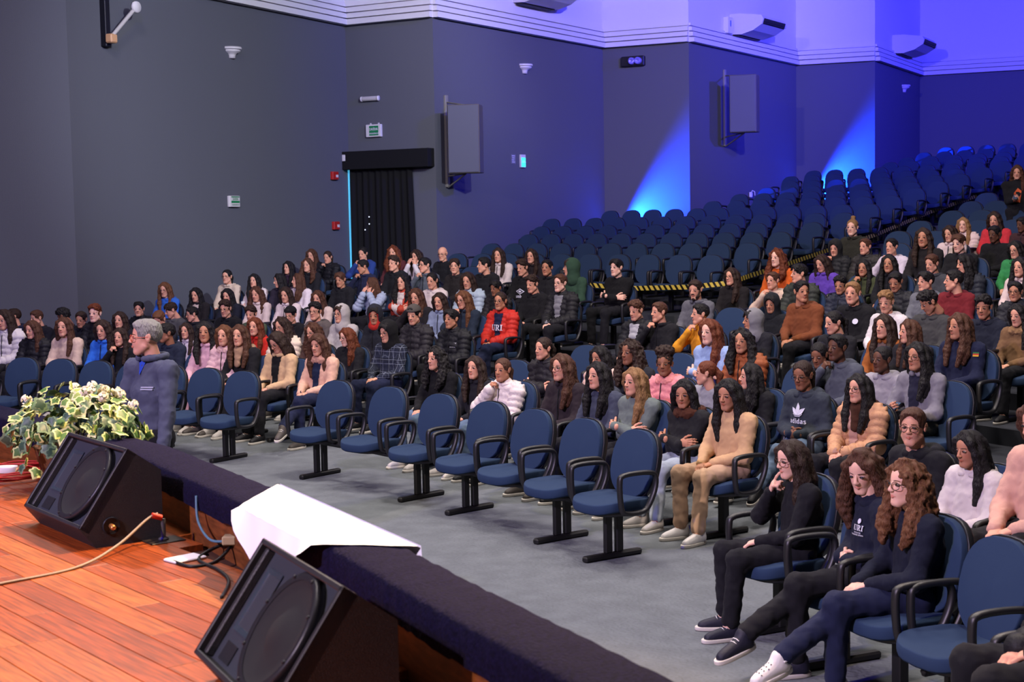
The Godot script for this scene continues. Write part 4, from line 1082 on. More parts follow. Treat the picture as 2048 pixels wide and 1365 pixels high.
var shirts := {}
func shirt(n: String, style: String) -> MB:
	var key := n + style
	if shirts.has(key): return shirts[key]
	var o := MB.new()
	if style == "plain":
		var s := shirt_sdf(n)
		o = s.march(0.0145)
		# folds run along the sleeves and across the belly
		smooth_noise(o, 0.008, 9.0, 4); smooth_noise(o, 0.0055, 24.0, 8)
	else:
		var src := shirt(n, "plain")
		o.v = src.v.duplicate(); o.c = src.c; o.ix = src.ix
		var P := pose(n)
		var nn := o.normals()
		for i in o.v.size():
			var p := o.v[i]
			var best := 9.0
			var at := 0.0
			for q in 2:
				var d1 := seg_d(p, P.sh[q], P.el[q])
				var d2 := seg_d(p, P.el[q], P.wr[q])
				if d1[0] < best: best = d1[0]; at = d1[1]
				if d2[0] < best: best = d2[0]; at = 0.275 + d2[1]
			var arm := best < 0.078
			var w := absf(sin(PI * (at / 0.062 if arm else (p.y + 0.15 * absf(p.x)) / 0.07)))
			o.v[i] = p + nn[i] * (0.004 + 0.017 * sqrt(w))
	shirts[key] = o
	return o

var cache := {}
func shirt_mesh(n: String, style: String) -> ArrayMesh:
	var key := "S" + n + style
	if not cache.has(key): cache[key] = shirt(n, style).mesh()
	return cache[key]

func panel_mesh(n: String, style: String, wide := 1.0) -> ArrayMesh:      # the shirt seen between the open fronts of a jacket
	var key := "F" + n + style + str(wide)
	if cache.has(key): return cache[key]
	var src := shirt(n, style)
	var nn := src.normals()
	var P := pose(n)
	var o := MB.new()
	var map := {}
	for i in range(0, src.ix.size(), 3):
		var ok := true
		for q in 3:
			var p := src.v[src.ix[i + q]]
			var up: float = (p.y - P.pel.y) / (P.neck.y - P.pel.y)
			if absf(p.x) > (0.03 + 0.055 * up) * wide or up < 0.12 or up > 1.02 or nn[src.ix[i + q]].z < 0.25 or p.z < P.chest.z + 0.03: ok = false
		if not ok: continue
		for q in 3:
			var id := src.ix[i + q]
			if not map.has(id): map[id] = o.vert(src.v[id] + nn[id] * 0.006)
			o.ix.append(map[id])
	cache[key] = o.mesh()
	return cache[key]

func legs_mesh(n: String) -> ArrayMesh:
	var key := "L" + ("x" if n in ["lapx", "pocket"] else ("s" if n.begins_with("stand") else "n"))
	if not cache.has(key):
		var o := legs_sdf(n).march(0.016)
		smooth_noise(o, 0.010, 12.0, 5)
		cache[key] = o.mesh()
	return cache[key]

func finger(s: Sdf, root: Vector3, dir: Vector3, bend: Vector3, l: float, curl: Array, r: float) -> void:
	var p := root
	var d := dir
	for i in 3:
		var ax := d.cross(bend).normalized()
		d = d.rotated(ax, deg_to_rad(curl[i]))
		var q: Vector3 = p + d * l * [0.45, 0.32, 0.26][i]
		s.cap(p, q, r * [1.0, 0.93, 0.86][i], r * [0.93, 0.86, 0.74][i])
		p = q

var hands := {}
func hand(kind: String) -> MB:     # right hand: wrist at the origin, fingers along +z, palm to -y, thumb to +x
	if hands.has(kind): return hands[kind]
	var s := Sdf.new()
	s.k = 0.007
	s.cap(V(0, 0, -0.03), V(0, 0, 0.01), 0.026, 0.023, 1.15)
	s.cap(V(0.004, 0, 0.02), V(0, -0.002, 0.072), 0.0185, 0.0165, 1.9)
	var c := {"relax": [22, 30, 20], "fist": [70, 85, 50], "grip": [35, 55, 40], "point": [70, 85, 50]}
	for i in 4:
		var x := 0.029 - 0.0195 * i
		var cu: Array = c[kind]
		if kind == "point" and i == 0: cu = [8, 10, 6]
		finger(s, V(x, -0.002, 0.078 - absf(i - 1.2) * 0.004), V(0.06 - 0.05 * i, 0, 1).normalized(), V(0, -1, 0), [0.082, 0.09, 0.084, 0.066][i], cu, 0.0092)
	finger(s, V(0.026, -0.006, 0.018), V(0.75, -0.25, 0.65).normalized(), V(-0.5, -0.5, 0.5).normalized(), 0.088, [6, 14, 22] if kind == "relax" else [22, 32, 30], 0.0112)
	hands[kind] = s.march(0.0046)
	return hands[kind]

var head_mb: MB
func make_head() -> void:
	var s := Sdf.new()
	s.k = 0.022
	s.ell(V(0, 0.032, -0.014), V(0.0745, 0.083, 0.094))
	s.ell(V(0, -0.03, 0.022), V(0.0575, 0.08, 0.066))
	s.cap(V(-0.012, -0.094, 0.062), V(0.012, -0.094, 0.062), 0.019, 0.019)
	s.cap(V(-0.05, -0.055, 0.005), V(-0.015, -0.098, 0.05), 0.022, 0.016)
	s.cap(V(0.05, -0.055, 0.005), V(0.015, -0.098, 0.05), 0.022, 0.016)
	s.cap(V(0, -0.05, -0.025), V(0, -0.15, -0.05), 0.05, 0.053)
	s.cut_k = 0.012
	for q in [-1, 1]: s.cut(V(q * 0.031, 0.004, 0.0945), V(0.018, 0.011, 0.0145))
	var o := s.march(0.0052)
	# nose, brow, lips, ears and lids are joined in with a tighter blend
	var d := Sdf.new()
	d.k = 0.008
	d.cap(V(0, 0.014, 0.079), V(0, -0.022, 0.099), 0.008, 0.0115)
	d.ell(V(-0.011, -0.027, 0.091), V(0.0085, 0.007, 0.011)); d.ell(V(0.011, -0.027, 0.091), V(0.0085, 0.007, 0.011))
	var nb := d.march(0.0038)
	var l := Sdf.new()
	l.k = 0.004
	for q in [-1, 1]:
		l.cap(V(0, -0.0535, 0.0855), V(q * 0.021, -0.057, 0.077), 0.0055, 0.003)
		l.cap(V(0, -0.0615, 0.0845), V(q * 0.018, -0.0585, 0.077), 0.0062, 0.003)
	var lm := l.march(0.0030)
	for i in lm.c.size(): lm.c[i] = Color(0.86, 0.58, 0.56)
	var e := Sdf.new()
	e.k = 0.008
	for q in [-1, 1]:
		e.ell(V(q * 0.0775, 0.0, -0.012), V(0.009, 0.031, 0.019))
		e.cap(V(q * 0.082, 0.024, -0.022), V(q * 0.086, 0.004, -0.028), 0.0055, 0.005)
	e.cut_k = 0.004
	for q in [-1, 1]: e.cut(V(q * 0.09, 0.004, -0.008), V(0.008, 0.014, 0.009))
	var em := e.march(0.0042)
	o.add(nb, Transform3D()); o.add(lm, Transform3D()); o.add(em, Transform3D())
	for i in o.v.size():
		var p := o.v[i]
		var k: float = maxf(0.0, 1.0 - Vector2(absf(p.x) - 0.042, p.y + 0.028).length() / 0.026) if p.z > 0.05 else 0.0
		if o.c[i] == Color.WHITE: o.c[i] = Color(1, 1.0 - 0.13 * k, 1.0 - 0.12 * k)
	head_mb = o

func aim(d: Vector3, n: Vector3) -> Basis:      # z along d, -y towards n
	var z := d.normalized()
	var y := -(n - z * n.dot(z)).normalized()
	return Basis(y.cross(z), y, z)

func head_xf(n: String, yaw: float, pitch: float) -> Transform3D:
	return Transform3D(Basis(Vector3.UP, deg_to_rad(yaw)) * Basis(Vector3.RIGHT, deg_to_rad(pitch)), pose(n).head)

func body_mesh(n: String, yaw: float, pitch: float) -> ArrayMesh:
	var key := "B%s_%d_%d" % [n, yaw, pitch]
	if cache.has(key): return cache[key]
	if not cache.has("C" + n):
		var cmb := core_sdf(n).march(0.02)
		var P := pose(n)
		for i in 2:
			var b := aim(P.hd[i], P.hn[i])
			if i == 1: b.x = -b.x
			cmb.add(hand(P.hand[i]), Transform3D(b, P.wr[i]), i == 1)
		cache["C" + n] = cmb
	var o := MB.new()
	o.add(cache["C" + n], Transform3D())
	o.add(head_mb, head_xf(n, yaw, pitch))
	cache[key] = o.mesh()
	return cache[key]

# ---------------------------------------------------------------- hair, hoods, small things
var hair_meshes := {}
func strands(s: Sdf, x: float, pts: Array, r: Array) -> void:
	s.chain(pts.map(func(p): return V(p.x * x, p.y, p.z)), r)

func hair(kind: String) -> ArrayMesh:
	if hair_meshes.has(kind): return hair_meshes[kind]
	var s := Sdf.new()
	s.k = 0.02; s.cut_k = 0.012
	s.noise = FastNoiseLite.new(); s.noise.seed = 11; s.noise.frequency = 28.0; s.noise.fractal_octaves = 2
	s.amp = 0.004
	var face := true
	var cell := 0.0085
	s.ell(V(0, 0.036, -0.02), V(0.083, 0.092, 0.1))
	match kind:
		"long", "longfringe", "long_behind":
			for x in [-1.0, 1.0]:
				if kind == "long_behind" and x < 0:
					strands(s, x, [V(0.012, 0.12, 0.02), V(0.068, 0.06, 0.042), V(0.087, -0.01, 0.03), V(0.09, -0.08, -0.01)], [0.016, 0.022, 0.024, 0.03])
					strands(s, x, [V(0.06, 0.05, -0.03), V(0.092, -0.03, -0.02), V(0.1, -0.14, -0.05), V(0.1, -0.3, -0.085)], [0.03, 0.032, 0.036, 0.022])
					strands(s, x, [V(0.045, 0.02, -0.075), V(0.06, -0.15, -0.08), V(0.065, -0.33, -0.095)], [0.045, 0.05, 0.026])
					continue
				strands(s, x, [V(0.012, 0.12, 0.02), V(0.068, 0.06, 0.042), V(0.087, -0.02, 0.036), V(0.095, -0.12, 0.028), V(0.1, -0.22, 0.05), V(0.08, -0.35, 0.085)], [0.016, 0.022, 0.024, 0.032, 0.037, 0.022])
				strands(s, x, [V(0.06, 0.05, -0.03), V(0.09, -0.02, -0.015), V(0.1, -0.14, -0.015), V(0.108, -0.25, 0.005), V(0.1, -0.33, 0.03)], [0.03, 0.03, 0.036, 0.036, 0.022])
				strands(s, x, [V(0.045, 0.02, -0.075), V(0.06, -0.15, -0.08), V(0.065, -0.33, -0.095)], [0.045, 0.05, 0.026])
			if kind == "longfringe":
				for q in 5: s.cap(V(-0.02 + 0.01 * q, 0.108, 0.045), V(-0.05 + 0.025 * q, 0.035, 0.086), 0.016, 0.01)
		"wavy", "curlylong", "wavytail":
			s.amp = 0.012 if kind == "wavy" else 0.017
			s.noise.frequency = 16.0 if kind == "wavy" else 24.0
			for x in [-1.0, 1.0]:
				strands(s, x, [V(0.012, 0.12, 0.02), V(0.074, 0.05, 0.035), V(0.098, -0.06, 0.022), V(0.115, -0.15, 0.025), V(0.12, -0.22, 0.045), V(0.09, -0.31, 0.08)], [0.02, 0.026, 0.034, 0.044, 0.046, 0.022])
				strands(s, x, [V(0.06, 0.04, -0.03), V(0.098, -0.06, -0.02), V(0.115, -0.18, -0.02), V(0.115, -0.27, 0.0)], [0.035, 0.04, 0.046, 0.03])
				strands(s, x, [V(0.05, 0.02, -0.07), V(0.075, -0.14, -0.08), V(0.08, -0.28, -0.095)], [0.05, 0.056, 0.04])
		"pony":
			s.amp = 0.003
			s.cap(V(0, 0.03, -0.11), V(0.01, -0.02, -0.145), 0.03, 0.034); s.cap(V(0.01, -0.02, -0.145), V(0.02, -0.17, -0.13), 0.034, 0.02)
		"bun": s.ell(V(0, 0.09, -0.1), V(0.036, 0.034, 0.036)); s.amp = 0.003
		"topbun": s.ell(V(0, 0.145, -0.05), V(0.036, 0.034, 0.036)); s.amp = 0.004
		"short", "beard": s.ell(V(0, 0.075, 0.012), V(0.068, 0.048, 0.075)); s.amp = 0.005
		"fringe":
			s.amp = 0.006
			s.ell(V(0, 0.072, 0.012), V(0.078, 0.052, 0.082))
			for q in 6: s.cap(V(-0.05 + 0.02 * q, 0.1, 0.03), V(-0.052 + 0.02 * q, 0.042, 0.082), 0.018, 0.011)
		"curly":
			s.amp = 0.017; s.noise.frequency = 22.0
			s.ell(V(0, 0.085, 0.008), V(0.082, 0.056, 0.088))
		"afro":
			s.amp = 0.016; s.noise.frequency = 26.0
			s.ell(V(0, 0.13, -0.03), V(0.1, 0.062, 0.09))
		"bald":
			pass
	if kind in ["short", "fringe", "curly", "bun", "topbun", "pony", "afro", "beard", "bald"]:
		s.cut(V(0, -0.075, 0.0), V(0.15, 0.078, 0.075))       # clear of the ears and the nape
	if kind == "bald": s.cut(V(0, 0.09, 0.02), V(0.2, 0.085, 0.2))
	var low := kind in ["long", "long_behind", "wavy", "curlylong", "wavytail"]
	s.cut(V(0, -0.022, 0.104), V(0.061 if low else 0.068, 0.098 if kind in ["fringe", "longfringe"] else (0.112 if not low else 0.108), 0.082))
	var o := s.march(cell)
	var f := FastNoiseLite.new()
	f.seed = 5; f.frequency = 60.0
	for i in o.v.size():     # strands differ a little in tone; ends are lighter and warmer
		var p := o.v[i]
		var t := 1.0 + 0.35 * f.get_noise_3d(p.x * 1.0, p.y * 0.12, p.z * 1.0)
		var tip := smoothstep(-0.12, -0.32, p.y) * (1.0 if kind in ["wavy", "curlylong", "wavytail"] else 0.45)
		o.c[i] = Color(t * (1.0 + 2.2 * tip), t * (1.0 + 1.5 * tip), t * (1.0 + 0.9 * tip))
	hair_meshes[kind] = o.mesh()
	return hair_meshes[kind]

func solid(key: String, s: Sdf, cell: float) -> ArrayMesh:
	if not cache.has(key): cache[key] = s.march(cell).mesh()
	return cache[key]

func hood_up() -> ArrayMesh:
	if cache.has("hood_up"): return cache["hood_up"]
	var s := Sdf.new()
	s.k = 0.04; s.cut_k = 0.012
	s.ell(V(0, 0.03, -0.025), V(0.107, 0.122, 0.125))
	s.cap(V(0, -0.03, -0.03), V(0, -0.17, -0.04), 0.098, 0.112)
	s.cut(V(0, -0.02, 0.125), V(0.074, 0.118, 0.13))
	s.noise = FastNoiseLite.new(); s.noise.frequency = 12.0; s.amp = 0.006
	return solid("hood_up", s, 0.010)

func ring_mesh(kind: String) -> ArrayMesh:      # hood lying on the back, fur collar, scarf: about the neck of a seated person
	if cache.has(kind): return cache[kind]
	var s := Sdf.new()
	s.k = 0.03
	s.noise = FastNoiseLite.new(); s.noise.frequency = 14.0; s.amp = 0.006
	var c := V(0, 0.955, -0.135)
	for i in 12:
		var q := []
		for g in [deg_to_rad(25.0 + 25.8 * i), deg_to_rad(25.0 + 25.8 * (i + 1))]:
			var back := 0.5 - 0.5 * cos(g)
			var rr := 0.078 + 0.03 * back
			q.append([c + V(sin(g) * rr, -0.012 + 0.012 * back, cos(g) * rr), back])
		match kind:
			"hood": s.cap(q[0][0], q[1][0], 0.018 + 0.022 * q[0][1], 0.018 + 0.022 * q[1][1])
			"fur": s.cap(q[0][0], q[1][0], 0.042, 0.042)
			"collar": s.cap(q[0][0] * V(0.92, 1, 1) + V(0, 0.022, 0.008), q[1][0] * V(0.92, 1, 1) + V(0, 0.022, 0.008), 0.022, 0.022)
			"scarf": s.cap(q[0][0] + V(0, 0.012, 0), q[1][0] + V(0, 0.012, 0), 0.036, 0.036)
	if kind == "hood": s.ell(c + V(0, -0.045, -0.125), V(0.1, 0.085, 0.05))
	if kind == "collar": s.k = 0.012; s.amp = 0.003
	if kind == "fur": s.amp = 0.018; s.noise.frequency = 30.0
	if kind == "scarf":
		s.amp = 0.012; s.cap(c + V(0.01, -0.02, 0.1), c + V(0.02, -0.17, 0.13), 0.04, 0.03, 1.3)
	return solid(kind, s, 0.0105)

var eye_m: ArrayMesh
var brow_m := []
var lash_m := []
var glasses_m: ArrayMesh
var shoe_m: ArrayMesh
var sole_m: ArrayMesh
func make_small() -> void:
	var e := MB.new()
	var n := 10
	for j in n + 1:
		var a := PI * j / n
		for i in 12:
			var g := TAU * i / 12
			e.col = Color(0.012, 0.009, 0.008) if j <= 2 else (Color(0.05, 0.025, 0.014) if j <= 4 else Color(0.62, 0.56, 0.53))
			e.vert(V(sin(a) * cos(g) * 0.0145, sin(a) * sin(g) * 0.0072, cos(a) * 0.0105))
	for j in n:
		for i in 12:
			var a := j * 12 + i
			var b := j * 12 + (i + 1) % 12
			e.tri(a, a + 12, b + 12); e.tri(a, b + 12, b)
	eye_m = e.mesh()
	for q in [-1, 1]:
		var b := MB.new()
		b.tube([V(q * 0.014, 0.0255, 0.0865), V(q * 0.026, 0.0285, 0.0835), V(q * 0.038, 0.0268, 0.0755), V(q * 0.046, 0.0225, 0.066)], 0.0019, 5, false, 1.0)
		brow_m.append(b.mesh())
		b = MB.new()
		b.tube([V(q * 0.0175, 0.0075, 0.083), V(q * 0.024, 0.0112, 0.0858), V(q * 0.034, 0.0112, 0.0828), V(q * 0.0455, 0.0055, 0.0735)], 0.0012, 5, false, 1.0)
		lash_m.append(b.mesh())
	var g := MB.new()
	for q in [-1, 1]:
		var pts := []
		for i in 16:
			var a := TAU * i / 16
			pts.append(V(q * 0.034 + cos(a) * 0.026, 0.0 + sin(a) * 0.021, 0.1 - absf(q * 0.034 + cos(a) * 0.026) * 0.28))
		g.tube(pts, 0.0019, 5, true)
		g.tube([V(q * 0.058, 0.008, 0.082), V(q * 0.081, 0.008, 0.03), V(q * 0.083, 0.005, -0.02)], 0.0017, 5)
	g.tube([V(-0.009, 0.006, 0.098), V(0, 0.009, 0.1005), V(0.009, 0.006, 0.098)], 0.0019, 5)
	glasses_m = g.mesh()
	var s := Sdf.new()
	s.k = 0.03
	s.cap(V(0, 0.045, -0.05), V(0, 0.03, 0.13), 0.042, 0.03, 1.08); s.cap(V(0, 0.07, -0.045), V(0, 0.095, -0.045), 0.042, 0.044)
	s.cap(V(0, 0.075, -0.02), V(0, 0.04, 0.1), 0.03, 0.025)
	s.cut(V(0, -0.985, 0.04), V(1.0, 1.0, 1.0))
	shoe_m = s.march(0.009).mesh()
	var so := MB.new()
	so.pad(0.092, 0.285, 0.028, 2.6, 0.0, Transform3D(Basis(V(1, 0, 0), V(0, 0, 1), V(0, -1, 0)), V(0, 0.014, 0.035)))
	sole_m = so.mesh()

func skin_mat(i: int) -> StandardMaterial3D:
	var m := mat("skin_%d" % i, hexc(SKIN[i]), 0.55, 0.0, 0.35)
	m.subsurf_scatter_enabled = true; m.subsurf_scatter_strength = 0.12
	return m

var strand_tex: NoiseTexture2D
var strand_nrm: NoiseTexture2D
func hair_mat(c: String) -> StandardMaterial3D:
	var m := mat("hair_" + c, hexc(HAIRC[c]), 0.62, 0.0, 0.4)
	if strand_tex == null:
		strand_tex = noise_tex(0.11, 256, false, 1.0, 91, 0.45, 1.0); strand_nrm = noise_tex(0.11, 256, true, 9.0, 91)
	m.albedo_texture = strand_tex
	m.normal_enabled = true; m.normal_texture = strand_nrm; m.normal_scale = 1.0
	m.uv1_triplanar = true; m.uv1_scale = V(9.0, 0.8, 9.0)
	return m

func trace(s: Sdf, x: float, y: float) -> float:       # depth of the chest surface in front of (x, y)
	var z := 0.4
	var all := PackedInt32Array(range(s.kind.size()))
	for i in 24:
		var d := s.val(V(x, y, z), all)
		if d < 0.0015: break
		z -= d * 0.85
	return z

func drape(src: MB, s: Sdf, at: Vector2, lift: float) -> ArrayMesh:
	var o := MB.new()
	o.ix = src.ix; o.c = src.c
	for p in src.v:
		var x := p.x + at.x
		var y := p.y + at.y
		o.v.append(V(x, y, trace(s, x, y) + lift + p.z))
	return o.mesh()

func flat_poly(pts: Array, o: MB) -> void:
	var pk := PackedVector2Array(pts)
	var t := Geometry2D.triangulate_polygon(pk)
	var base := o.v.size()
	for p in pk: o.vert(V(p.x, p.y, 0))
	for i in range(0, t.size(), 3):
		var a := pk[t[i]]; var b := pk[t[i + 1]]; var d := pk[t[i + 2]]
		if (b - a).cross(d - a) > 0: o.tri(base + t[i], base + t[i + 1], base + t[i + 2])
		else: o.tri(base + t[i], base + t[i + 2], base + t[i + 1])

func text_mb(txt: String, h: float, serif := false, bold := true) -> MB:
	var f := SystemFont.new()
	f.font_names = PackedStringArray(["Droid Serif" if serif else "Droid Sans"])
	f.font_weight = 700 if bold else 400
	var t := TextMesh.new()
	t.font = f; t.text = txt; t.font_size = 32; t.pixel_size = h / 32.0 * 1.35; t.depth = 0.0; t.curve_step = 2.0
	var arr := t.get_mesh_arrays()
	var o := MB.new()
	o.v = arr[Mesh.ARRAY_VERTEX]
	for i in o.v.size(): o.c.append(Color.WHITE)
	if arr[Mesh.ARRAY_INDEX] != null and arr[Mesh.ARRAY_INDEX].size() > 0: o.ix = arr[Mesh.ARRAY_INDEX]
	else: o.ix = PackedInt32Array(range(o.v.size()))
	return o

func leaf_logo() -> MB:        # three pointed leaves cut by bars, over a word
	var o := MB.new()
	for k in [[0.0, 0.0, 1.0], [-0.85, -0.012, 1.0], [0.85, -0.012, 1.0]]:
		var pts := []
		for i in 17:
			var t := i / 16.0
			var w := 0.019 * sin(PI * pow(t, 0.85))
			pts.append(Vector2(w, t * 0.092 * k[2]))
		for i in range(15, 0, -1): pts.append(Vector2(-pts[i].x, pts[i].y))
		for i in pts.size(): pts[i] = (pts[i] as Vector2).rotated(-k[0]) + Vector2(0, k[1] + 0.012)
		flat_poly(pts, o)
	for i in 3:
		var y := 0.004 - i * 0.009
		var w := 0.05 - i * 0.01
		flat_poly([Vector2(-w, y), Vector2(w, y), Vector2(w, y + 0.005), Vector2(-w, y + 0.005)], o)
	o.add(text_mb("adidas", 0.042), Transform3D(Basis(), V(0, -0.055, 0)))
	return o

func decal(parent: Node3D, n: String, kind: String) -> void:
	var s := shirt_sdf(n)
	var white := mat("print_white", Color(0.82, 0.82, 0.86), 0.8)
	match kind:
		"leaf": put(drape(leaf_logo(), s, Vector2(0.0, 0.785), 0.016), "chest_print", white, parent)
		"crest":
			var o := MB.new()
			var pts := []
			for i in 14: pts.append(Vector2(cos(TAU * i / 14) * 0.012, sin(TAU * i / 14) * 0.015 + 0.05))
			flat_poly(pts, o)
			o.add(text_mb("URI", 0.03, true), Transform3D(Basis(), V(0, 0.012, 0)))
			o.add(text_mb("ESCOLA DE", 0.0075), Transform3D(Basis(), V(0, -0.014, 0)))
			o.add(text_mb("EDUCAÇÃO BÁSICA", 0.0075), Transform3D(Basis(), V(0, -0.026, 0)))
			put(drape(o, s, Vector2(0.07, 0.80), 0.016), "chest_print", white, parent)
		"uri": put(drape(text_mb("URI", 0.075, true), s, Vector2(0.0, 0.77), 0.036), "chest_print", white, parent)
		"badge":
			var o := MB.new()
			var pts := []
			for i in 18: pts.append(Vector2(cos(TAU * i / 18) * 0.03, sin(TAU * i / 18) * 0.03))
			flat_poly(pts, o)
			put(drape(o, s, Vector2(0.07, 0.82), 0.016), "chest_print", white, parent)
		"diamond":
			var o := MB.new()
			for k in [[1.0, 0.72], [0.5, 0.0]]:
				var a: float = k[0]
				if k[1] > 0.0:
					for q in [[1, 1], [-1, 1], [-1, -1], [1, -1]]:
						var b: float = k[1]
						flat_poly([Vector2(q[0] * 0.085 * a, 0), Vector2(0, q[1] * 0.045 * a), Vector2(0, q[1] * 0.045 * b), Vector2(q[0] * 0.085 * b, 0)], o)
				else: flat_poly([Vector2(0.035, 0), Vector2(0, 0.018), Vector2(-0.035, 0), Vector2(0, -0.018)], o)
			o.add(text_mb("umbro", 0.045), Transform3D(Basis(), V(0, -0.075, 0)))
			put(drape(o, s, Vector2(0.0, 0.76), 0.016), "chest_print", white, parent)
		"flag":
			for q in 3:
				var o := MB.new()
				flat_poly([Vector2(0, 0.02 - q * 0.013), Vector2(0.05, 0.02 - q * 0.013), Vector2(0.05, 0.033 - q * 0.013), Vector2(0, 0.033 - q * 0.013)], o)
				put(drape(o, s, Vector2(0.17, 0.86), 0.012), "flag_patch", mat(["patch_g", "patch_r", "patch_y"][q], [Color("2c6a3a"), Color("a83026"), Color("c8a030")][q], 0.8), parent)

const PUFF = ["puffer"]
func person(line: String) -> void:
	var h := line.split("|")
	var f := h[0].split(" ")
	var n: String = f[6]
	var hh := float(f[5])
	var at := V(float(f[1]), float(f[3]), float(f[2]))
	build_person("seated person, " + h[1], "audience seated in the hall", at, float(f[4]), hh / pose(n).head.y, n, float(f[7]), float(f[8]), f[9], f[10], f[11], f[12], f[13], int(f[14]), f.slice(15), int(f[0]))

func build_person(label: String, group: String, at: Vector3, yaw: float, sc: float, n: String, hy: float, hp: float, hs: String, hc: String, top: String, tc: String, lc: String, sk: int, ex: Array, row: int) -> Node3D:
	var r := thing("person", label, "person", at, deg_to_rad(yaw), group)
	r.scale = Vector3.ONE * clampf(sc, 0.9, 1.12)
	hy = roundf(hy / 15.0) * 15.0; hp = roundf(hp / 10.0) * 10.0
	var X := head_xf(n, hy, hp)
	put(body_mesh(n, hy, hp), "body", skin_mat(sk), r)
	var e := {}
	for q in ex:
		var kv: PackedStringArray = (q as String).split(":")
		e[kv[0]] = kv[1] if kv.size() > 1 else ""
	var style := "puffer" if top == "puffer" else "plain"
	var fab: StandardMaterial3D
	if top == "plaid": fab = plaid_mat()
	else: fab = cloth(tc, "puffer" if top == "puffer" else ("fleece" if top in ["sweater", "coat"] else "plain"))
	put(shirt_mesh(n, style), {"puffer": "puffer_jacket", "plain": "jacket", "coat": "coat", "sweater": "sweater", "hoodie": "hoodie", "plaid": "plaid_shirt"}[top], fab, r)
	put(legs_mesh(n), "trousers", cloth(LEGC[lc]), r)
	var P := pose(n)
	for i in 2:
		var fz: Vector3 = P.toe[i] - P.an[i]
		fz.y = 0.0 if P.an[i].y < 0.15 else fz.y * 0.9
		var z := fz.normalized()
		var x := Vector3.UP.cross(z).normalized()
		var st := Transform3D(Basis(x, z.cross(x), z), V(P.an[i].x, P.an[i].y - 0.095, P.an[i].z) + z * 0.02)
		var pale := lc == "n" and row == 1
		var sh := put(shoe_m, "shoe", mat("shoe_white" if pale or lc == "b" else "shoe_navy" if row == 1 else ("shoe_%d" % (int(at.x * 7 + 50) % 3)), Color("d8d4d2") if pale or lc == "b" else Color("1c1c2c") if row == 1 else [Color("18181b"), Color("4a4440"), Color("b8b2ac")][int(at.x * 7 + 50) % 3], 0.6), r, st)
		put(sole_m, "sole", mat("sole", Color("c8c2b8"), 0.7), sh)
		if row <= 2: put(shoe_trim(pale), "heel_strap" if pale else "laces", mat("shoe_white", Color("d8d4d2"), 0.6), sh)
		if pale: put(shoe_holes(), "vent_holes", mat("vent_dark", Color("6a6668"), 0.8), sh)
	for q in [-1, 1]:
		put(eye_m, "eye", mat("eye", Color.WHITE, 0.25, 0.0, 0.5), r, X * Transform3D(Basis(), V(q * 0.031, 0.004, 0.0755)))
	for q in 2:
		put(brow_m[q], "eyebrow", hair_mat("br" if hc in ["blond", "grey", "red", "lbr"] else hc), r, X)
		put(lash_m[q], "eyelashes", hair_mat("blk"), r, X)
	var hm := hs
	if hs == "hoodup":
		put(hood_up(), "raised_hood", cloth(e.get("hc", tc)), r, X)
		hm = "fringe"
		if e.has("h"): put(hood_lining(), "hood_lining", cloth(e["h"]), r, X)
	if hs == "beanie":
		hm = "short"
		put(cap_mesh(false), "knitted_hat", cloth("121214", "fleece"), r, X)
	elif hs == "cap":
		hm = "short"
		put(cap_mesh(true), "cap", cloth("4a4642"), r, X)
	if hs == "beard":
		put(beard_mesh(), "beard", hair_mat(hc), r, X)
	if hm == "long" and int(absf(at.x) * 31.0) % 2 == 0: hm = "long_behind"
	put(hair(hm), "hair", hair_mat(hc), r, X)
	if e.has("g"):
		put(glasses_m, "glasses", mat("frame_red", Color("c0482c"), 0.35) if group == "" and sk == 1 else mat("frame_dark", Color("2a2422"), 0.35, 0.3), r, X)
	if not n.begins_with("stand"):
		var sit := Transform3D(Basis(), P.neck - V(0, 0.955, -0.13))
		if (top == "hoodie" or (top == "plain" and e.has("h"))) and hs != "hoodup":
			put(ring_mesh("hood"), "hood", fab, r, sit)
		if top in ["puffer", "coat", "plain"] and hs != "hoodup" and not e.has("f"):
			put(ring_mesh("collar"), "collar", fab, r, sit)
		if top in ["puffer", "plain"] and not e.has("i") and n != "cross":
			put(zip_mesh(n, style), "zip", mat("zip_dark", Color("2a2a2e"), 0.45, 0.4), r)
		if e.has("f"): put(ring_mesh("fur"), "fur_collar", cloth(e["f"], "fleece"), r, sit)
		if e.has("s"): put(ring_mesh("scarf"), "scarf", cloth(e["s"], "fleece"), r, sit)
		if e.has("i"):
			put(panel_mesh(n, style, 1.0), "shirt_front", cloth(e["i"]), r)
		if e.has("logo"):
			decal(r, n, "leaf" if e.has("i2") else ("crest" if row in [1, 4] else "badge"))
		if e.has("uri"): decal(r, n, "uri")
		if e.has("umb"): decal(r, n, "diamond")
		if e.has("flag"): decal(r, n, "flag")
	return r

func shoe_trim(clog: bool) -> ArrayMesh:
	var key := "trim" + str(clog)
	if cache.has(key): return cache[key]
	var o := MB.new()
	if clog: o.tube(range(13).map(func(i): return V(cos(PI + PI * i / 12) * 0.05, 0.085 - 0.0 * i, -0.03 + sin(PI + PI * i / 12) * 0.075)), 0.006, 6, false, 1.0)
	else:
		for i in 5:
			var z := 0.015 + i * 0.019
			var y := 0.098 - i * 0.0105
			o.tube([V(-0.026, y - 0.012, z), V(-0.012, y, z + 0.004), V(0.012, y, z + 0.004), V(0.026, y - 0.012, z)], 0.0032, 5)
	cache[key] = o.mesh()
	return cache[key]

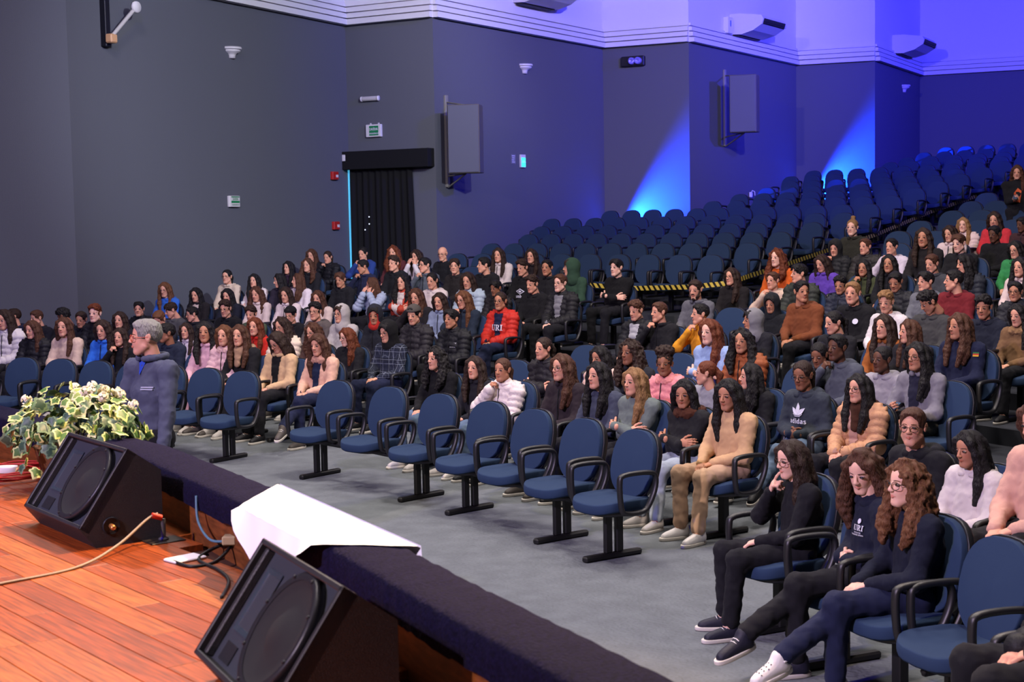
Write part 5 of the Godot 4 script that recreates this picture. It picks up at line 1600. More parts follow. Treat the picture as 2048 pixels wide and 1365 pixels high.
func shoe_holes() -> ArrayMesh:
	if cache.has("holes"): return cache["holes"]
	var s := Sdf.new()
	s.k = 0.03
	s.cap(V(0, 0.045, -0.05), V(0, 0.03, 0.13), 0.042, 0.03, 1.08); s.cap(V(0, 0.075, -0.02), V(0, 0.04, 0.1), 0.03, 0.025)
	var o := MB.new()
	var all := PackedInt32Array(range(s.kind.size()))
	for i in 4:
		for j in 3 + (i % 2):
			var x := (j - (1.0 + 0.5 * (i % 2))) * 0.017
			var z := 0.03 + i * 0.026
			var y := 0.2
			for q in 20: y -= s.val(V(x, y, z), all) * 0.9
			o.lathe([[0.0045, 0.0], [0.004, 0.0025], [0.0, 0.003]], 7, Transform3D(Basis(), V(x, y, z)))
	cache["holes"] = o.mesh()
	return cache["holes"]

func zip_mesh(n: String, style: String) -> ArrayMesh:
	var key := "Z" + n + style
	if cache.has(key): return cache[key]
	var s := shirt_sdf(n)
	var o := MB.new()
	for i in 15:
		var y := lerpf(0.60, 0.93, i / 14.0)
		var z := trace(s, 0.0, y) + (0.024 if style == "puffer" else 0.012)
		o.vert(V(-0.006, y, z)); o.vert(V(0.006, y, z))
		if i > 0:
			var b := (i - 1) * 2
			o.tri(b, b + 1, b + 3); o.tri(b, b + 3, b + 2)
	cache[key] = o.mesh()
	return cache[key]

func hood_lining() -> ArrayMesh:
	var s := Sdf.new()
	s.k = 0.02; s.cut_k = 0.008
	s.ell(V(0, 0.025, -0.012), V(0.088, 0.106, 0.108)); s.cap(V(0, -0.03, -0.01), V(0, -0.14, -0.012), 0.082, 0.096)
	s.cut(V(0, -0.025, 0.125), V(0.06, 0.105, 0.13))
	return solid("hood_lining", s, 0.010)

func cap_mesh(peak: bool) -> ArrayMesh:
	var s := Sdf.new()
	s.k = 0.012; s.cut_k = 0.01
	s.ell(V(0, 0.05, -0.015), V(0.092, 0.092, 0.106))
	if peak: s.cap(V(0, 0.075, -0.09), V(0, 0.06, -0.15), 0.02, 0.012, 3.0)
	s.cut(V(0, -0.11, 0.02), V(0.4, 0.165, 0.4))
	return solid("cap" + str(peak), s, 0.0085)

func beard_mesh() -> ArrayMesh:
	var s := Sdf.new()
	s.k = 0.015; s.cut_k = 0.006
	for q in [-1, 1]: s.chain([V(q * 0.06, -0.02, 0.02), V(q * 0.05, -0.07, 0.045), V(0, -0.102, 0.062)], [0.012, 0.018, 0.022])
	s.cap(V(-0.02, -0.044, 0.084), V(0.02, -0.044, 0.084), 0.006, 0.006)
	s.cut(V(0, -0.058, 0.09), V(0.02, 0.009, 0.03))
	return solid("beard", s, 0.006)

func plaid_mat() -> StandardMaterial3D:
	if mats.has("plaid"): return mats["plaid"]
	var im := Image.create(64, 64, false, Image.FORMAT_RGB8)
	im.fill(Color("1c2234"))
	im.fill_rect(Rect2i(0, 20, 64, 14), Color("121724")); im.fill_rect(Rect2i(20, 0, 14, 64), Color("121724"))
	for q in [[0, 26], [1, 48]]:
		im.fill_rect(Rect2i(0, q[1], 64, 2), Color("7c8494")); im.fill_rect(Rect2i(q[1], 0, 2, 64), Color("7c8494"))
	var m := mat("plaid", Color.WHITE, 0.9)
	m.albedo_texture = ImageTexture.create_from_image(im)
	m.uv1_triplanar = true; m.uv1_scale = Vector3.ONE * 7.0
	return m

# ---------------------------------------------------------------- room
const HC := 6.65       # height of the cornice foot
func out_n(a: Vector2, b: Vector2) -> Vector2:
	var t := (b - a).normalized()
	var n := Vector2(-t.y, t.x)
	return n if n.dot(a - Vector2(4, -14)) > 0.0 else -n

func wall_box(a: Vector2, b: Vector2, y0: float, y1: float, front: float, back: float, ext := 0.0) -> ArrayMesh:
	var t := (b - a).normalized()
	var n := out_n(a, b)
	a -= t * ext; b += t * ext
	var o := MB.new()
	var f := []
	for p in [a - n * front, b - n * front, b + n * back, a + n * back]:
		f.append(p)
	var flip: bool = (f[1] - f[0]).cross(f[2] - f[1]) < 0
	for i in 4:
		var p: Vector2 = f[i]
		var q: Vector2 = f[(i + 1) % 4]
		if flip: o.quad(V(q.x, y0, q.y), V(p.x, y0, p.y), V(p.x, y1, p.y), V(q.x, y1, q.y))
		else: o.quad(V(p.x, y0, p.y), V(q.x, y0, q.y), V(q.x, y1, q.y), V(p.x, y1, p.y))
	for y in [y0, y1]:
		var r := [V(f[0].x, y, f[0].y), V(f[1].x, y, f[1].y), V(f[2].x, y, f[2].y), V(f[3].x, y, f[3].y)]
		if flip == (y == y1): o.quad(r[0], r[1], r[2], r[3])
		else: o.quad(r[3], r[2], r[1], r[0])
	return o.mesh()

func wall_mat() -> StandardMaterial3D:
	var m := mat("wall_fabric", Color("62646c"), 0.95, 0.0, 0.2)
	m.albedo_texture = noise_tex(0.35, 512, false, 1.0, 21, 0.86, 1.0)
	m.uv1_triplanar = true; m.uv1_world_triplanar = true; m.uv1_scale = Vector3.ONE * 1.3
	m.normal_enabled = true; m.normal_texture = noise_tex(0.4, 256, true, 3.0, 5); m.normal_scale = 0.5
	return m

func build_room() -> void:
	var wm := wall_mat()
	var pm := mat("white_paint", Color("d2cfd0"), 0.85, 0.0, 0.3)
	var pts := [Vector2(-11.0, -22.2)]
	for i in [0, 2, 3, 4, 5, 6, 7, 8]: pts.append(WALL[i])
	var far: Vector2 = WALL[8] + (WALL[9] - WALL[8]) * 4.2
	pts.append(far)
	for i in pts.size() - 1:
		struct("wall_left" if i < pts.size() - 2 else "wall_back", wall_box(pts[i], pts[i + 1], -0.4, HC, 0.0, 0.25), wm)
		struct("wall_left_upper" if i < pts.size() - 2 else "wall_back_upper", wall_box(pts[i], pts[i + 1], HC, 10.2, 0.0, 0.25), pm)
		var tr := struct("trim_%d" % (i + 1), wall_box(pts[i], pts[i + 1], HC, HC + 0.11, 0.15, 0.0, 0.02), pm)
		for q in [[0.14, 0.235, 0.12], [0.265, 0.36, 0.09], [0.39, 0.45, 0.06]]:
			put(wall_box(pts[i], pts[i + 1], HC + q[0], HC + q[1], q[2], 0.0, 0.01), "cornice_step", pm, tr)
	# the rest of the shell: right side, stage house
	var rest := [far, Vector2(27, -14), Vector2(16, 6), Vector2(-16, 6), Vector2(-17, -12), Vector2(-11.0, -22.2)]
	var dark := mat("stage_drape", Color("1c1c24"), 0.95)
	for i in rest.size() - 1:
		struct(["wall_right", "wall_right_stage", "wall_stage", "wall_stage_side", "wall_proscenium"][i], wall_box(rest[i], rest[i + 1], -0.4, 10.2, 0.0, 0.25), wm if i == 0 else dark)
	var fl := MB.new()
	fl.box(V(-18, -0.4, -46), V(28, 0.0, 7))
	var cm := mat("carpet", Color("6d7276"), 0.97, 0.0, 0.2)
	cm.albedo_texture = noise_tex(0.02, 512, false, 1.0, 9, 0.88, 1.0)
	cm.uv1_triplanar = true; cm.uv1_world_triplanar = true; cm.uv1_scale = Vector3.ONE * 0.35
	cm.normal_enabled = true; cm.normal_texture = noise_tex(0.3, 256, true, 6.0, 15); cm.normal_scale = 0.15
	struct("floor", fl.mesh(), cm)
	var ce := MB.new()
	ce.box(V(-18, 10.0, -48), V(28, 10.3, 7))
	struct("ceiling", ce.mesh(), mat("ceiling_paint", Color("55555c"), 0.9))
	# raked tiers, one slab for each row from the fourth on
	var dk := mat("tier_carpet", Color("3a3c42"), 0.97, 0.0, 0.2)
	for k in range(3, ROWS.size()):
		var o := MB.new()
		var R: Array = ROWS[k]
		var N: Array = ROWS[mini(k + 1, ROWS.size() - 1)]
		var a0 := Vector2(0.86647, -0.49922)
		var m := 40
		for i in m + 1:
			var s := lerpf(-19.0, 11.0, float(i) / m)
			var r0: float = R[2] - 0.85
			var r1: float = (N[2] - 0.85) if k + 1 < ROWS.size() else R[2] + 3.0
			var d0 := a0.rotated(s / r0); var d1 := a0.rotated(s / r1)
			var p := Vector2(R[0], R[1]) + d0 * r0
			var q := Vector2(N[0], N[1]) + d1 * r1
			var below: float = ROWS[k - 1][3] - 0.05
			o.vert(V(p.x, below, p.y)); o.vert(V(p.x, R[3], p.y)); o.vert(V(p.x, R[3], p.y)); o.vert(V(q.x, R[3], q.y))
			if i > 0:
				var b := (i - 1) * 4
				o.tri(b, b + 4, b + 5); o.tri(b, b + 5, b + 1)
				o.tri(b + 2, b + 6, b + 7); o.tri(b + 2, b + 7, b + 3)
		struct("floor_tier", o.mesh(), dk)

# ---------------------------------------------------------------- stage: boards, velvet ledge
const STAGE_Y := 1.07
const LEDGE_Y := 1.33
const EDGE = [Vector2(-5.2, -12.6), Vector2(-3.568, -10.0), Vector2(-1.741, -7.64), Vector2(-0.961, -6.271), Vector2(-0.338, -5.078), Vector2(-0.065, -4.5), Vector2(0.404, -3.561), Vector2(1.1, -2.2), Vector2(2.0, -0.5)]
func edge_n(i: int) -> Vector2:
	var a: Vector2 = EDGE[maxi(i - 1, 0)]
	var b: Vector2 = EDGE[mini(i + 1, EDGE.size() - 1)]
	var t := (b - a).normalized()
	return Vector2(t.y, -t.x) if Vector2(t.y, -t.x).dot(Vector2(-1, 0.6)) > 0 else Vector2(-t.y, t.x)

func build_stage() -> void:
	# carcass under the boards
	var o := MB.new()
	for i in EDGE.size():
		var p: Vector2 = EDGE[i] + edge_n(i) * 0.02
		var q: Vector2 = p + Vector2(-14, 5)
		o.vert(V(p.x, 0, p.y)); o.vert(V(p.x, STAGE_Y - 0.03, p.y)); o.vert(V(p.x, STAGE_Y - 0.03, p.y)); o.vert(V(q.x, STAGE_Y - 0.03, q.y))
		if i > 0:
			var b := (i - 1) * 4
			o.tri(b, b + 4, b + 5); o.tri(b, b + 5, b + 1)
			o.tri(b + 2, b + 6, b + 7); o.tri(b + 2, b + 7, b + 3)
	var st := struct("floor_stage", o.mesh(), mat("stage_base", Color("3a2012"), 0.8))
	# boards
	var rng := RandomNumberGenerator.new()
	rng.seed = 42
	var tones := ["a64e1a", "ae5820", "9c4616", "944112", "b26026", "a24c1a"]
	var wt := noise_tex(0.012, 512, false, 1.0, 31, 0.6, 1.0)
	var bm := []
	for t in tones.size():
		var m := mat("board_%d" % t, hexc(tones[t]), 0.36, 0.0, 0.5)
		m.albedo_texture = wt
		m.uv1_triplanar = true; m.uv1_scale = Vector3(0.5, 3.0, 9.0); m.uv1_offset = Vector3(t * 0.37, 0, t * 0.21)
		bm.append(m)
	var dir := Vector2(0.62, 0.785)       # along the boards, in (x, z)
	var ac := Vector2(-0.785, 0.62)
	var org := Vector2(-1.75, -7.35)
	var lens := {}
	for j in 44:
		var s := -3.6 - rng.randf() * 1.4
		while s < 8.5:
			var l: float = [1.2, 1.6, 2.0][rng.randi() % 3]
			var c := org + ac * (j * 0.118 + 0.06) + dir * (s + l / 2)
			if not lens.has(l):
				var b := MB.new()
				b.bevel(V(-l / 2 + 0.0012, -0.03, -0.0578), V(l / 2 - 0.0012, 0.0, 0.0578), 0.0016)
				lens[l] = b.mesh()
			if c.y < 0.5 and c.x > -7.0 and inside_stage(c, l, dir):
				put(lens[l], "board", bm[rng.randi() % bm.size()], st, Transform3D(Basis(Vector3.UP, atan2(-dir.y, dir.x)), V(c.x, STAGE_Y, c.y)))
			s += l
	# ledge along the stage edge: wooden front, velvet over the top
	var wood := mat("ledge_wood", Color("7a4420"), 0.5)
	wood.albedo_texture = wt; wood.uv1_triplanar = true; wood.uv1_scale = Vector3(1.5, 6, 1.5)
	var bw := MB.new()
	strip(bw, 0.045, 0.225, 0.0, LEDGE_Y - 0.02)
	var lg := struct("trim_stage_ledge", bw.mesh(), wood)
	var vel := MB.new()
	velvet(vel)
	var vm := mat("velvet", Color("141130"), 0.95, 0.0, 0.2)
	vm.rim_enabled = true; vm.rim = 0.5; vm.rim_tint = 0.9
	vm.albedo_texture = noise_tex(0.03, 512, false, 1.0, 77, 0.45, 1.0)  # patchy sheen of the velvet is put into the colour
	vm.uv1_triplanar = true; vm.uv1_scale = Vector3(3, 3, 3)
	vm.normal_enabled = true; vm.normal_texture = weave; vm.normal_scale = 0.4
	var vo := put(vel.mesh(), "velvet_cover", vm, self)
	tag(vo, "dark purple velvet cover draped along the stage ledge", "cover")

func inside_stage(c: Vector2, l: float, dir: Vector2) -> bool:
	for e in [-0.5, 0.0, 0.5]:
		var p: Vector2 = c + dir * l * e
		var ok := false
		for i in EDGE.size() - 1:
			var a: Vector2 = EDGE[i]
			var b: Vector2 = EDGE[i + 1]
			if p.y >= a.y and p.y <= b.y:
				var x: float = lerpf(a.x, b.x, (p.y - a.y) / (b.y - a.y))
				ok = p.x < x - 0.02
		if not ok: return false
	return true

func strip(o: MB, n0: float, n1: float, y0: float, y1: float) -> void:
	var ring := [[n0, y0], [n0, y1], [n1, y1], [n1, y0]]
	for s in 4:
		var base := o.v.size()
		for i in EDGE.size():
			for q in [ring[s], ring[(s + 1) % 4]]:
				var p: Vector2 = EDGE[i] + edge_n(i) * q[0]
				o.vert(V(p.x, q[1], p.y))
			if i > 0:
				var b := base + (i - 1) * 2
				o.tri(b, b + 1, b + 3); o.tri(b, b + 3, b + 2)

func velvet(o: MB) -> void:
	# fine strip: hangs on the hall side, lies over the top, turns down over the stage side
	var prof := [[0.0, 0.95], [0.005, 1.2], [0.012, LEDGE_Y - 0.012], [0.03, LEDGE_Y + 0.006], [0.1, LEDGE_Y + 0.01], [0.18, LEDGE_Y + 0.01], [0.232, LEDGE_Y + 0.006], [0.25, LEDGE_Y - 0.012], [0.256, LEDGE_Y - 0.06], [0.254, LEDGE_Y - 0.115]]
	var f := FastNoiseLite.new()
	f.seed = 8; f.frequency = 3.0
	var np := prof.size()
	var rows := 0
	for i in EDGE.size() - 1:
		var m := 26
		for j in m + (1 if i == EDGE.size() - 2 else 0):
			var t := float(j) / m
			var c := (EDGE[i] as Vector2).lerp(EDGE[i + 1], t)
			var n := edge_n(i).lerp(edge_n(i + 1), t).normalized()
			for q in np:
				var w := f.get_noise_2d(c.x * 3.0 + q * 0.3, c.y * 3.0) * 0.012
				var p: Vector2 = c + n * (prof[q][0] + (w if q > 7 or q < 2 else 0.0))
				o.vert(V(p.x, prof[q][1] + w * 0.5 + (w * 1.2 if q == np - 1 else 0.0), p.y))
			rows += 1
	for i in rows - 1:
		for q in np - 1:
			var a := i * np + q
			o.tri(a, a + 1, a + np + 1); o.tri(a, a + np + 1, a + np)

# ---------------------------------------------------------------- chairs
var chair_parts := {}
func chair_meshes() -> void:
	var b := Basis(V(1, 0, 0), V(0, 0, -1), V(0, 1, 0))
	var seat := MB.new()
	seat.pad(0.50, 0.48, 0.085, 3.4, 0.0, Transform3D(b, V(0, 0.415, 0.02)), 0.06)
	for i in seat.v.size():
		var p := seat.v[i]
		if p.z > 0.12: p.y -= (p.z - 0.12) * (p.z - 0.12) * 0.9
		p.y += p.x * p.x * 0.25 - 0.006
		seat.v[i] = p
	chair_parts.seat = seat.mesh()
	var pan := MB.new()
	pan.pad(0.46, 0.44, 0.05, 3.4, 0.0, Transform3D(b, V(0, 0.372, 0.015)), 0.06)
	chair_parts.pan = pan.mesh()
	var tb := Basis(Vector3.RIGHT, deg_to_rad(-13.0))
	var bk := MB.new()
	bk.pad(0.475, 0.50, 0.075, 2.7, 0.22, Transform3D(tb, V(0, 0.672, -0.215)), 0.0)
	for i in bk.v.size():
		var p := bk.v[i]
		var up := (p.y - 0.67) / 0.25
		p.x *= 1.0 - 0.07 * up * up * signf(up) if up > 0 else 1.0 - 0.16 * up * up
		bk.v[i] = p
	chair_parts.back = bk.mesh()
	var sh := MB.new()
	sh.pad(0.495, 0.52, 0.05, 2.7, 0.22, Transform3D(tb, V(0, 0.668, -0.245)), 0.0)
	for i in sh.v.size():
		var p := sh.v[i]
		var up := (p.y - 0.67) / 0.25
		p.x *= 1.0 - 0.07 * up * up * signf(up) if up > 0 else 1.0 - 0.16 * up * up
		sh.v[i] = p
	chair_parts.shell = sh.mesh()
	for s in [-1, 1]:
		var a := MB.new()
		var path := []
		var key := [Vector2(0.16, 0.60), Vector2(0.12, 0.655), Vector2(-0.10, 0.655), Vector2(-0.165, 0.62), Vector2(-0.155, 0.52), Vector2(-0.09, 0.405), Vector2(-0.02, 0.375), Vector2(0.10, 0.38), Vector2(0.145, 0.42)]
		var n := key.size()
		for i in n:
			for q in 4:
				var t := q / 4.0
				var p0: Vector2 = key[(i - 1 + n) % n]; var p1: Vector2 = key[i]; var p2: Vector2 = key[(i + 1) % n]; var p3: Vector2 = key[(i + 2) % n]
				var c := p1.cubic_interpolate(p2, p0, p3, t)
				path.append(V(s * 0.287, c.y, c.x))
		a.tube(path, 0.0185, 8, true, 1.35, Vector3.RIGHT)
		chair_parts["arm%d" % s] = a.mesh()
	var l := MB.new()
	l.bevel(V(-0.035, 0.03, -0.03), V(0.035, 0.36, 0.03), 0.006)
	chair_parts.leg = l.mesh()
	var f := MB.new()
	f.bevel(V(-0.03, 0.0, -0.25), V(0.03, 0.045, 0.27), 0.012)
	chair_parts.foot = f.mesh()
	var p2 := MB.new()
	p2.bevel(V(-0.02, 0.045, -0.03), V(0.02, 0.36, 0.03), 0.005)
	chair_parts.post = p2.mesh()

func chair_blue() -> StandardMaterial3D:
	var m := mat("chair_fabric", Color("2a3d5a"), 0.9, 0.0, 0.3)
	m.normal_enabled = true; m.normal_texture = weave; m.normal_scale = 0.3
	m.uv1_triplanar = true; m.uv1_scale = Vector3.ONE * 14.0
	m.albedo_texture = noise_tex(0.2, 256, false, 1.0, 61, 0.82, 1.0)
	m.rim_enabled = true; m.rim = 0.2; m.rim_tint = 0.8
	return m

func make_chairs() -> void:
	chair_meshes()
	var blue := chair_blue()
	var black := mat("black_plastic", Color("17171a"), 0.45, 0.0, 0.5)
	var steel := mat("black_steel", Color("141416"), 0.5, 0.2, 0.5)
	var proto := {}
	for kind in ["e", "f"]:
		var r := Node3D.new()
		put(chair_parts.seat, "seat", blue, r); put(chair_parts.pan, "seat_shell", black, r)
		put(chair_parts.back, "backrest", blue, r); put(chair_parts.shell, "back_shell", black, r)
		put(chair_parts["arm-1"], "armrest", black, r); put(chair_parts["arm1"], "armrest", black, r)
		if kind == "e":
			put(chair_parts.leg, "leg", steel, r); put(chair_parts.foot, "foot", steel, r)
		proto[kind] = r
	var front := []
	for line in CHAIRS:
		var h: PackedStringArray = line.split("|")
		var f := h[0].split(" ")
		var kind := "f" if f[5] == "f" else "e"
		var c: Node3D = proto[kind].duplicate()
		c.name = numbered("auditorium_chair")
		add_child(c)
		c.position = V(float(f[1]), float(f[3]), float(f[2])); c.rotation.y = deg_to_rad(float(f[4]))
		tag(c, h[1], "chair", "front-row chairs" if kind == "f" else ("empty blue chairs" if f[5] == "e" else "chairs under the audience"))
		if kind == "f": front.append(c)
	# front-row chairs share a beam on T-legs
	var runs := [[[0, 1, 2, 3, 4, 5, 6], [0, 2, 4]], [[7, 8, 9], [7, 9]], [[10, 11, 12, 13], [10, 12, 13]], [[14], [14]]]
	for q in runs.size():
		var ids: Array = runs[q][0]
		var r := thing("seat_beam", ["black steel beam and T-legs under the front chairs by the standing person", "black steel beam and T-legs under first three chairs between the aisles", "black steel beam and T-legs under last four chairs between the aisles", "black steel T-leg under empty chair beside the white clogs"][q], "seat frame", front[ids[0]].position, 0.0, "front-row seat frames")
		var o := MB.new()
		for i in ids.size() - 1:
			var a: Vector3 = front[ids[i]].position - r.position
			var b: Vector3 = front[ids[i + 1]].position - r.position
			o.tube([a + V(0, 0.335, 0), b + V(0, 0.335, 0)], 0.024, 6)
		if ids.size() == 1: o.tube([V(-0.2, 0.335, 0.1), V(0.2, 0.335, -0.1)], 0.024, 6)
		put(o.mesh(), "beam", steel, r)
		for i in runs[q][1]:
			var c: Node3D = front[i]
			var t := Transform3D(Basis(Vector3.UP, c.rotation.y), c.position - r.position)
			for s in [-0.05, 0.05]: put(chair_parts.post, "post", steel, r, t * Transform3D(Basis(), V(0, 0, s)))
			put(chair_parts.foot, "foot", steel, r, t)

# ---------------------------------------------------------------- things on the walls
func on_wall(i: int, t: float, y: float, off := 0.0) -> Transform3D:      # x along the wall, z into the room
	var a: Vector2 = WALL[i] if i != 0 else WALL[0]
	var b: Vector2 = WALL[i + 1] if i != 0 else WALL[2]
	var n := -out_n(a, b)
	var p := a.lerp(b, t) + n * off
	var z := V(n.x, 0, n.y)
	return Transform3D(Basis(Vector3.UP.cross(z), Vector3.UP, z), V(p.x, y, p.y))

func fixture(called: String, label: String, cat: String, x: Transform3D, group := "") -> Node3D:
	var r := thing(called, label, cat, x.origin, 0.0, group)
	r.transform = x
	return r

func glow(key: String, col: Color, e: float) -> StandardMaterial3D:
	var m := mat(key, col, 0.5)
	m.emission_enabled = true; m.emission = col; m.emission_energy_multiplier = e
	return m

func wall_things() -> void:
	var white := mat("white_plastic", Color("d0cccc"), 0.5)
	var black := mat("black_plastic", Color("17171a"), 0.45)
	var green := mat("sign_green", Color("1c7a48"), 0.5)
	var print_w := mat("print_white", Color(0.82, 0.82, 0.86), 0.8)
	# plaster wall lights
	for q in [[0, 0.523, 5.62, "white plaster wall light above the exit sign without door"], [3, 0.489, 5.77, "white plaster wall light above the glowing green sign"], [7, 0.609, 6.02, "white plaster wall light under the air conditioner by the back wall"]]:
		var r := fixture("wall_light", q[3], "wall light", on_wall(q[0], q[1], q[2]), "plaster wall lights")
		var o := MB.new()
		o.lathe([[0.0, 0.0], [0.07, 0.0], [0.075, 0.05], [0.1, 0.09], [0.165, 0.12], [0.175, 0.15], [0.15, 0.16]], 20)
		put(o.mesh(), "bowl", white, r)
		var p := MB.new()
		p.lathe([[0.15, 0.16], [0.19, 0.16], [0.2, 0.185], [0.19, 0.21], [0.0, 0.21]], 20)
		put(p.mesh(), "rim", white, r)
	# emergency lamp over the door
	var em := fixture("emergency_lamp", "white tubular emergency lamp above the lit exit sign", "lamp", on_wall(2, 0.288, 5.09))
	var o := MB.new()
	o.tube([V(-0.2, 0, 0.06), V(0.2, 0, 0.06)], 0.05, 12)
	put(o.mesh(), "tube", mat("tube_white", Color("bdb8b8"), 0.4), em)
	for s in [-1, 1]:
		o = MB.new(); o.tube([V(s * 0.19, 0, 0.06), V(s * 0.225, 0, 0.06)], 0.054, 12)
		put(o.mesh(), "end_cap", white, em)
	# exit signs
	var sg := fixture("exit_sign", "white box exit sign with green panel above the door curtain", "sign", on_wall(2, 0.319, 4.42))
	o = MB.new(); o.bevel(V(-0.19, -0.13, 0.0), V(0.19, 0.13, 0.07), 0.008); put(o.mesh(), "box", white, sg)
	o = MB.new(); o.box(V(-0.1, -0.1, 0.07), V(0.13, 0.1, 0.074)); put(o.mesh(), "green_panel", green, sg)
	put(text_mb("SAÍDA", 0.055).mesh(), "lettering", print_w, sg, Transform3D(Basis(), V(0.015, 0.03, 0.077)))
	put(text_mb("EMERGÊNCIA", 0.03).mesh(), "lettering", print_w, sg, Transform3D(Basis(), V(0.015, -0.06, 0.077)))
	for s in [-0.08, 0.12]:
		o = MB.new(); o.box(V(s - 0.012, 0.13, 0.02), V(s + 0.012, 0.16, 0.05)); put(o.mesh(), "clip", white, sg)
	sg = fixture("exit_sign", "small white and green exit sign on the grey wall, away from doors", "sign", on_wall(0, 0.509, 2.94))
	o = MB.new(); o.bevel(V(-0.16, -0.105, 0.0), V(0.16, 0.105, 0.06), 0.008); put(o.mesh(), "box", white, sg)
	o = MB.new(); o.box(V(-0.11, 0.075, 0.06), V(0.14, 0.095, 0.063)); o.box(V(-0.11, -0.03, 0.06), V(0.14, 0.012, 0.063)); put(o.mesh(), "green_band", green, sg)
	put(text_mb("SAÍDA", 0.045).mesh(), "lettering", green, sg, Transform3D(Basis(), V(0.015, 0.043, 0.064)))
	put(text_mb("EMERGÊNCIA", 0.026).mesh(), "lettering", green, sg, Transform3D(Basis(), V(0.015, -0.065, 0.064)))
	# glowing sign and plate
	sg = fixture("glowing_sign", "small glowing green sign on the blue-lit wall", "sign", on_wall(3, 0.465, 3.80))
	o = MB.new(); o.bevel(V(-0.1, -0.13, 0.0), V(0.1, 0.16, 0.05), 0.006); put(o.mesh(), "box", white, sg)
	o = MB.new(); o.box(V(-0.085, -0.115, 0.05), V(0.085, 0.09, 0.054)); put(o.mesh(), "lit_panel", glow("sign_glow", Color(0.25, 0.95, 0.75), 1.1), sg)
	put(text_mb("SAÍDA", 0.05).mesh(), "lettering", print_w, sg, Transform3D(Basis(), V(0, 0.0, 0.057)))
	var pl := fixture("notice_plate", "grey notice plate beside the glowing green sign", "sign", on_wall(3, 0.415, 3.86))
	o = MB.new(); o.box(V(-0.09, -0.12, 0.0), V(0.09, 0.1, 0.012)); put(o.mesh(), "plate", mat("plate_grey", Color("6c6c78"), 0.6), pl)
	for i in 4:
		o = MB.new(); o.box(V(-0.065 + 0.01 * (i % 2), 0.055 - i * 0.045, 0.012), V(0.06 - 0.012 * (i % 3), 0.07 - i * 0.045, 0.0135)); put(o.mesh(), "print_line", print_w, pl)
	# alarm boxes
	for q in [[3.49, "red alarm box on the wall, upper of two beside the curtain"], [2.45, "red alarm box on the wall, lower of two beside the curtain"]]:
		var al := fixture("alarm_box", q[1], "alarm", on_wall(0, 0.926, q[0]), "red alarm boxes")
		o = MB.new(); o.bevel(V(-0.11, -0.085, 0.0), V(0.11, 0.085, 0.07), 0.01); put(o.mesh(), "case", mat("alarm_red", Color("a82420"), 0.5), al)
		o = MB.new(); o.box(V(0.0, -0.035, 0.07), V(0.085, 0.02, 0.074)); put(o.mesh(), "label_plate", white, al)
	# door: glowing strip standing for the cyan light in its gap, curtain, pelmet
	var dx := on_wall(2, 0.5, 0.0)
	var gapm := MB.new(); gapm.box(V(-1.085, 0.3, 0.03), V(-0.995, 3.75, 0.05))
	var gp := put(gapm.mesh(), "door_gap_glow_1", glow("daylight_gap", Color(0.35, 0.78, 0.95), 0.55), self, dx)
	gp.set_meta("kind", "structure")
	var cu := fixture("door_curtain", "black door curtain hanging in folds from the pelmet", "curtain", dx)
	o = MB.new()
	var cols := 110
	for i in cols + 1:
		var u := float(i) / cols
		var w := sin(u * 62.0) * 0.03 + sin(u * 27.0 + 1.0) * 0.022
		for j in 7:
			var v := j / 6.0
			var sway := 0.10 * (1.0 - v) * u
			o.vert(V(lerpf(-1.0, 0.56 + sway, u), lerpf(0.55, 3.75, v), 0.09 + w * (0.6 + 0.4 * (1.0 - v))))
	for i in cols:
		for j in 6:
			var a := i * 7 + j
			o.tri(a, a + 7, a + 8); o.tri(a, a + 8, a + 1)
	put(o.mesh(), "drape", mat("black_cloth", Color("0e0e10"), 0.95), cu)
	var holes := MB.new()
	for h in [[-0.5, 2.62], [-0.5, 2.47], [-0.61, 2.35]]: holes.box(V(h[0] - 0.012, h[1] - 0.012, 0.145), V(h[0] + 0.012, h[1] + 0.012, 0.15))
	put(holes.mesh(), "pinhole_light", glow("pinhole", Color(0.9, 0.95, 1.0), 1.0), cu)
	var pe := fixture("curtain_pelmet", "black box pelmet above the door curtain", "pelmet", dx)
	o = MB.new(); o.bevel(V(-1.1, 3.62, 0.0), V(1.06, 4.0, 0.26), 0.01); put(o.mesh(), "box", mat("black_cloth", Color("0e0e10"), 0.95), pe)
	var sw := fixture("white_sensor", "small white sensor box at the end of the pelmet", "sensor", on_wall(0, 0.975, 3.88))
	o = MB.new(); o.bevel(V(-0.06, -0.08, 0.0), V(0.06, 0.06, 0.09), 0.01); put(o.mesh(), "case", white, sw)
	o = MB.new(); o.box(V(-0.02, -0.03, 0.09), V(0.02, 0.0, 0.095)); put(o.mesh(), "lens", black, sw)
	# loudspeakers on brackets
	wall_speaker(V(-0.90, 4.15, -30.55), on_wall(3, 0.052, 4.15), "grey loudspeaker box on a wall bracket beside the door curtain")
	wall_speaker(V(5.69, 5.21, -36.6), on_wall(5, 0.29, 5.2), "grey loudspeaker box on a wall bracket under the middle air conditioner")
	# twin emergency spots
	var tw := fixture("twin_spot", "black twin emergency spotlight high on the shaded wall", "lamp", on_wall(4, 0.371, 6.28))
	o = MB.new(); o.bevel(V(-0.3, -0.12, 0.0), V(0.3, 0.12, 0.12), 0.02); put(o.mesh(), "case", black, tw)
	for s in [-0.0, 0.16]:
		o = MB.new(); o.lathe([[0.085, 0.0], [0.085, 0.08], [0.06, 0.1], [0.0, 0.06]], 18, Transform3D(Basis(V(1, 0, 0), V(0, 0, 1), V(0, -1, 0)), V(s, 0, 0.12)))
		put(o.mesh(), "lens", mat("spot_lens", Color("a8a0ff"), 0.15, 0.6), tw)
	# air conditioners
	air_con(on_wall(3, 0.535, 7.52), "white air conditioner high on the wall beside the door")
